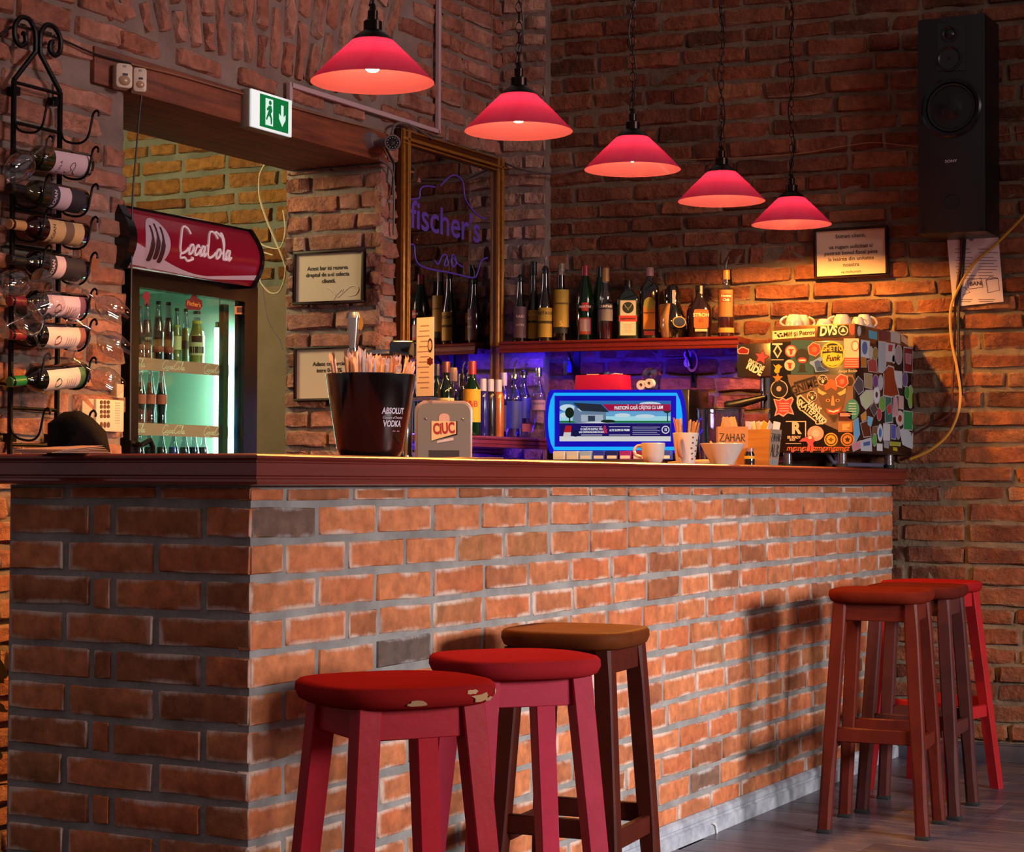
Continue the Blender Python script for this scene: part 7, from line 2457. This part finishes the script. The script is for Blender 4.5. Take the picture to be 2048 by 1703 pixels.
stt(X_, 'DLC', 990, 668, 36, '101820', 6, 8, 0.01, 0.9, 0.2)
stk(X_, rect(1205, 372, 1352, 560), 'c8a48c')
stk(X_, rect(1205, 560, 1352, 660), 'a83c30')
for i in range(4):
    stk(X_, rect(1212, 575 + 22 * i, 1345, 581 + 22 * i), 'c8a090', 2)
stk(X_, oval(1315, 445, 38, 52, 18), 'b04848', 2)
stk(X_, oval(1315, 445, 29, 42, 18), 'd0b8a8', 3)
stt(X_, 'Always Rockin', 1240, 690, 30, 'c8ac8c', 0, 2, 0.0, 0.8, 0.3)
stk(X_, [(515, 620), (540, 640), (570, 622), (605, 648), (585, 665), (575, 705), (545, 712), (525, 690), (540, 660)], 'c08c20')
stk(X_, ngon_star(562, 758, 52, 24, 5), 'b06428')
stk(X_, oval(576, 866, 84, 88, 30), 'c8a484')
stk(X_, oval(576, 866, 76, 80, 30), '181010', 2)
stk(X_, oval(573, 862, 24, 26, 20), 'b88070', 3)
stk(X_, [(716, 800), (928, 735), (935, 760), (722, 826)], '241a14', 1)
stt(X_, 'GNIME', 820, 842, 84, '241a14', 17, 2, 0.03, 0.82)
stk(X_, [(735, 915), (900, 868), (902, 882), (738, 932)], '241a14', 1)
for x, y in ((1000, 776), (896, 934)):
    stk(X_, oval(x, y, 48, 50, 22), 'c8b090', 3)
    stk(X_, oval(x, y, 42, 44, 22), '2c2018', 4)
    stt(X_, 'D L C', x, y - 12, 26, 'd0b898', 0, 5, 0.02)
    stk(X_, [(x - 14, y + 4), (x + 16, y + 2), (x + 8, y + 30), (x - 6, y + 32)], 'd0b898', 5)
# horned festival mask
stk(X_, [(965, 870), (975, 820), (1010, 790), (1080, 760), (1150, 790), (1200, 860), (1232, 850), (1215, 960), (1200, 1040), (1160, 1110), (1130, 1180), (1085, 1190), (1050, 1120), (1000, 1060), (968, 980), (950, 900)], '5c4028', 2)
stk(X_, [(950, 850), (985, 880), (1040, 905), (1000, 925), (955, 900)], 'c09858', 3)
stk(X_, [(1140, 905), (1190, 880), (1228, 850), (1222, 905), (1170, 930)], 'c09858', 3)
stk(X_, [(1000, 800), (1080, 765), (1160, 800), (1130, 880), (1080, 850), (1030, 880)], 'a8542c', 3)
for x in (1050, 1145):
    stk(X_, oval(x, 975, 22, 14, 12), 'c87838', 3)
    stk(X_, oval(x, 975, 9, 9, 10), '1c1008', 4)
stk(X_, [(1090, 930), (1105, 930), (1118, 1025), (1078, 1025)], 'a8784c', 3)
stk(X_, [(1030, 1050), (1100, 1070), (1180, 1035), (1170, 1090), (1105, 1115), (1045, 1095)], 'b83c24', 3)
stk(X_, [(1050, 1066), (1100, 1080), (1162, 1058), (1155, 1078), (1104, 1094), (1058, 1082)], 'd8c0a0', 4)
stk(X_, [(1060, 1120), (1150, 1118), (1110, 1185)], '38281c', 3)
stk(X_, hexa(1186, 786, 70), 'c89888', 4)
stk(X_, hexa(1186, 786, 60), 'a03828', 5)
stk(X_, hexa(1186, 790, 28), 'b86450', 6)
stk(X_, oval(1262, 790, 50, 62, 20), '7c5030', 1.5)
stk(X_, oval(1262, 790, 38, 48, 20), '2c1c14', 2)
stk(X_, [(752, 935), (785, 918), (1040, 1165), (1035, 1188), (1000, 1205), (960, 1210), (760, 1050), (745, 1000)], 'd0b490', 2)
stk(X_, [(766, 948), (785, 934), (1022, 1164), (1016, 1180), (960, 1192), (772, 1040), (760, 1000)], '1c1410', 3)
stt(X_, 'VANS', 915, 1035, 58, 'd8c0a0', -36, 4, 0.03, 0.8)
stt(X_, 'SKATEPARK', 885, 1085, 60, 'd8c0a0', -38, 4, 0.03, 0.78)
for x, y in ((795, 1058), (950, 1190)):
    stk(X_, oval(x, y, 24, 20, 14), 'd0b490', 3)
    stk(X_, oval(x, y, 13, 11, 12), '1c1410', 4)
stk(X_, [(520, 960), (575, 970), (610, 945), (640, 968), (700, 938), (718, 965), (690, 1030), (722, 1115), (660, 1100), (615, 1135), (570, 1110), (528, 1130), (548, 1060)], 'c89080', 2)
stk(X_, [(532, 968), (578, 982), (612, 960), (642, 982), (694, 952), (704, 968), (676, 1030), (704, 1098), (658, 1086), (615, 1118), (572, 1094), (542, 1114), (562, 1058)], 'a8343c', 3)
for i in range(4):
    stk(X_, rect(575, 1000 + 24 * i, 668, 1010 + 24 * i), 'c88878', 4)
stk(X_, [(640, 1175), (838, 1175), (838, 1330), (828, 1330), (828, 1185), (640, 1185)], 'c0a488', 2)
stt(X_, 'R', 740, 1250, 110, 'c0a488', 0, 2, 0.05, 1.0)
stt(X_, 'BR READY', 720, 1335, 28, 'c0a488', 0, 2)
stt(X_, 'BUILD', 705, 1360, 20, 'c0a488', 0, 2)
stk(X_, rect(640, 1392, 790, 1398), 'c0a488', 2)
stk(X_, oval(930, 1296, 80, 74, 26), 'b88878', 2)
stk(X_, oval(930, 1296, 40, 36, 22), 'c8a494', 3)
stk(X_, [(846, 1330), (870, 1312), (905, 1325), (922, 1370), (905, 1390), (918, 1465), (895, 1468), (880, 1410), (866, 1470), (842, 1468), (856, 1400), (840, 1375), (770, 1375), (800, 1345)], 'b04444', 4)
stk(X_, oval(876, 1336, 18, 16, 12), 'd0b4a0', 5)
for x, c1_, c2_ in ((1080, 'c08c30', '6c4818'), (1240, 'b87440', '2c1810')):
    stk(X_, oval(x, 1356, 66, 66, 24), c1_, 2)
    stk(X_, oval(x, 1356, 54, 54, 24), '2c1c10', 3)
    stk(X_, oval(x, 1356, 44, 44, 24), c1_, 4)
    stk(X_, ngon_star(x, 1356, 30, 14, 5 if x > 1100 else 4), c2_, 5)
for i, x in enumerate((700, 790, 880, 990, 1090, 1200)):
    stt(X_, 'mgz', x, 1440, 56, 'c05c40', 0, 2, 0.01, 0.95, 0.35)
stk(X_, rect(1155, 1082, 1282, 1170), '441418', 2)
stk(X_, rect(1168, 1098, 1268, 1130), 'a8746c', 3)
stk(X_, rect(1150, 1182, 1288, 1282), '9c6848', 2)
stk(X_, [(1190, 1205), (1265, 1200), (1262, 1235), (1225, 1240), (1262, 1262), (1190, 1265)], 'c8986c', 3)
stk(X_, oval(1290, 1062, 66, 100, 22), '2c6c6c', 2)
for i in range(5):
    stk(X_, rect(1252, 1000 + 26 * i, 1325, 1008 + 26 * i), '8cb0ac', 3)
# housing stickers
stk(GPX, [(170, 505), (168, 480), (190, 468), (205, 455), (235, 455), (255, 466), (282, 475), (282, 505), (270, 526), (185, 524)], 'c89c94', 1)
stk(GPX, [(178, 502), (176, 484), (196, 474), (210, 463), (232, 463), (252, 474), (274, 482), (274, 502), (264, 518), (190, 517)], '781c18', 2)
stk(GPX, ngon_star(405, 555, 80, 36, 5, 0.25 - pi / 2), '241010', 1)
stk(GPX, ngon_star(405, 555, 70, 32, 5, 0.25 - pi / 2), 'b83c40', 2)
stk(GPX, [(290, 575), (435, 655), (400, 730), (245, 655)], '1c1410', 3)
stt(GPX, 'ENJOY THE', 355, 625, 38, 'd8c0a8', -28, 4, 0.03, 0.7)
stt(GPX, 'RIDE', 335, 672, 72, 'd8c0a8', -28, 4, 0.04, 0.85)
# panel facing the customers: a mosaic of small stickers, sized in metres on the panel
Y_ = PMY
fixed = [([(1375, 390), (1455, 402), (1455, 560), (1375, 550)], 'b0b8c0'), (oval(1410, 465, 26, 62, 18), '2c5c98'), ([(1375, 552), (1420, 560), (1425, 650), (1375, 650)], 'a86820'),
         ([(1545, 410), (1612, 418), (1612, 700), (1545, 690)], '8c98a4'), ([(1560, 445), (1595, 470), (1598, 560), (1552, 555)], '4c5420'), ([(1615, 420), (1700, 432), (1700, 600), (1615, 590)], 'a8a8b0'),
         ([(1640, 440), (1655, 432), (1682, 440), (1672, 500), (1640, 495)], '8c2828'), (oval(1740, 530, 32, 90, 20), '848488'), (oval(1740, 560, 20, 50, 18), '38363c'), ([(1792, 462), (1875, 475), (1872, 700), (1792, 690)], '6c1c20'),
         ([(1808, 520), (1862, 530), (1856, 620), (1812, 610)], '98606c'), ([(1595, 700), (1640, 645), (1690, 660), (1700, 760), (1740, 920), (1665, 935), (1592, 920), (1600, 800)], '7c3018'), (oval(1655, 760, 32, 40, 16), 'a87858'),
         ([(1700, 690), (1770, 700), (1770, 850), (1705, 845)], 'b4b4bc'), ([(1405, 715), (1480, 722), (1480, 860), (1410, 845)], '8c7c60'), ([(1300, 830), (1345, 745), (1390, 790), (1395, 880), (1350, 915)], '38404c'),
         (oval(1525, 920, 30, 82, 20), 'b8b8c0'), (oval(1525, 920, 11, 30, 14), '282428'), ([(1365, 940), (1420, 880), (1485, 880), (1488, 990), (1420, 1060), (1380, 1010)], 'a8b08c'), ([(1460, 1050), (1500, 990), (1535, 1060), (1500, 1130)], '3c3838'),
         (oval(1580, 1010, 30, 70, 18), '5c8c3c'), ([(1610, 940), (1670, 950), (1680, 1180), (1610, 1190)], '2c5c54'), ([(1625, 1040), (1660, 1000), (1668, 1090), (1640, 1110)], 'a83030'), ([(1690, 940), (1725, 960), (1735, 1120), (1685, 1130)], 'b08088'),
         ([(1740, 930), (1785, 940), (1785, 1060), (1740, 1050)], 'b49090'), (oval(1855, 940, 26, 105, 18), '7c9c4c'), (oval(1822, 900, 22, 60, 16), '387c30'), ([(1790, 1080), (1875, 1092), (1872, 1262), (1790, 1255)], '2c7c48'),
         ([(1372, 1120), (1420, 1080), (1425, 1160), (1385, 1180)], 'b87c30'), ([(1370, 1200), (1450, 1170), (1470, 1320), (1400, 1330)], '4c2418'), (oval(1752, 1150, 36, 70, 18), 'b8a49c'), (oval(1752, 1150, 18, 34, 14), '7c2c24'),
         ([(1300, 1180), (1345, 1150), (1360, 1300), (1310, 1400)], '5c9cc4'), (oval(1560, 1290, 24, 80, 18), 'a8b0c0'), (oval(1560, 1290, 14, 46, 14), '30609c'), ([(1592, 1205), (1655, 1212), (1652, 1362), (1592, 1358)], 'a8aab0'),
         ([(1608, 1225), (1640, 1230), (1638, 1310), (1606, 1305)], '58606c'), ([(1668, 1210), (1712, 1220), (1710, 1350), (1668, 1345)], '484c98'), ([(1755, 1270), (1800, 1240), (1850, 1290), (1880, 1300), (1870, 1440), (1820, 1420), (1780, 1400)], 'a4a8b0'),
         ([(1285, 1400), (1370, 1365), (1365, 1440), (1300, 1470)], 'b07480'), ([(1375, 1370), (1470, 1340), (1475, 1465), (1378, 1460)], '98a0a8'), ([(1395, 1385), (1460, 1370), (1462, 1410), (1398, 1420)], '38508c'), (oval(1505, 1360, 20, 60, 14), '4c8c3c'),
         ([(1530, 1395), (1580, 1400), (1580, 1465), (1530, 1462)], 'b0b4bc'), ([(1600, 1370), (1640, 1380), (1640, 1440), (1600, 1430)], '787c84'), ([(1655, 1375), (1755, 1385), (1750, 1420), (1658, 1415)], '8c8c20'),
         (oval(1470, 510, 20, 58, 16), 'a4a49c'), (oval(1512, 520, 24, 60, 16), '7c6c38'), ([(1440, 590), (1520, 560), (1530, 700), (1450, 690)], '8c3438'), (oval(1515, 790, 24, 60, 16), '583078'), (oval(1565, 800, 22, 70, 16), '989ca4'),
         (oval(1800, 770, 26, 70, 16), '604c74'), (oval(1590, 620, 26, 60, 16), '70787c'), (oval(1690, 575, 14, 40, 14), 'a8a8ac'), ([(1440, 1130), (1490, 1145), (1470, 1225), (1440, 1210)], '60a0c8'), (oval(1550, 1110, 22, 60, 16), '983840'),
         ([(1490, 1235), (1530, 1225), (1530, 1300), (1490, 1310)], '6c4420'), (oval(1735, 1290, 20, 60, 16), '807884')]
# in the photo these stickers have white cut borders
for i, (poly, col) in enumerate(fixed):
    cx_ = sum(p[0] for p in poly) / len(poly)
    cy_ = sum(p[1] for p in poly) / len(poly)
    lv = 1.0 + 0.5 * (i % 4)
    stk(Y_, [(cx_ + (x - cx_) * 1.12, cy_ + (y - cy_) * 1.10) for x, y in poly], 'a4a0a4', lv, name='sticker_border')
    stk(Y_, poly, col, lv + 0.3)
stt(Y_, 'RACING', 1705, 1450, 34, 'c8b020', -3, 4, 0.03, 0.8)
TRAYY = Plane((0, YM0 + 0.004, 0), (1, 0, 0))
for poly, col in ((oval(1355, 300, 18, 50, 16), 'b0a8a4'), (oval(1402, 295, 16, 46, 16), '2c2420'), ([(1445, 290), (1530, 310), (1530, 385), (1450, 370)], '3c90a8'), ([(1555, 300), (1600, 280), (1650, 320), (1640, 390), (1560, 385)], '542434'), ([(1662, 295), (1755, 325), (1755, 425), (1662, 405)], 'a4a09c'), ([(1765, 330), (1828, 380), (1828, 440), (1765, 400)], 'b89880')):
    stk(TRAYY, poly, col, 1)
# upturned cups on top
lab_c = ['tipped-over white cup beside the handle on the machine cup tray', 'upturned white cup behind the tipped one on the machine', 'low upturned white cup at the middle of the machine top', 'large upturned white cup on the machine top', 'small upturned white cup by the corner of the machine top', 'upturned white cup at the far corner of the machine top']
for i, (px, yt, dep, r_) in enumerate(((1588, 629, 0.05, 0.034), (1604, 630, 0.12, 0.032), (1648, 638, 0.06, 0.030), (1684, 629, 0.08, 0.036), (1716, 634, 0.14, 0.026), (1728, 629, 0.22, 0.032))):
    pl = Plane((XM0 + 0.05 + dep, 0, 0), (0, -1, 0))
    p = pl.pt(px, 645)
    h = max(pl.pt(px, yt).z - mz2, 0.02)
    t = thing('espresso_cup', lab_c[i], 'cup', loc=(p.x, p.y, mz2), group='cups on the coffee machine')
    M = Matrix.Translation((p.x, p.y, mz2))
    part('body', MB().lathe([(r_, 0.0), (r_ * 0.97, h * 0.3), (r_ * 0.80, h * 0.75), (r_ * 0.62, h * 0.94), (r_ * 0.60, h), (r_ * 0.52, h), (r_ * 0.50, h * 0.95), (0, h * 0.95)], M, 28), M_PORC, t, ang=50)
    sgn = 1 if i != 0 else 1
    d = -CAMR if i in (0, 3) else CAMR
    part('handle', MB().tube([M @ q for q in smooth_path([d * (r_ * 0.75) + Vector((0, 0, h * 0.85)), d * (r_ * 1.25) + Vector((0, 0, h * 0.7)), d * (r_ * 1.5) + Vector((0, 0, h * 0.4)), d * (r_ * 1.1) + Vector((0, 0, h * 0.15)), d * (r_ * 0.95) + Vector((0, 0, h * 0.12))], 4)], 0.0045, 8), M_PORC, t)
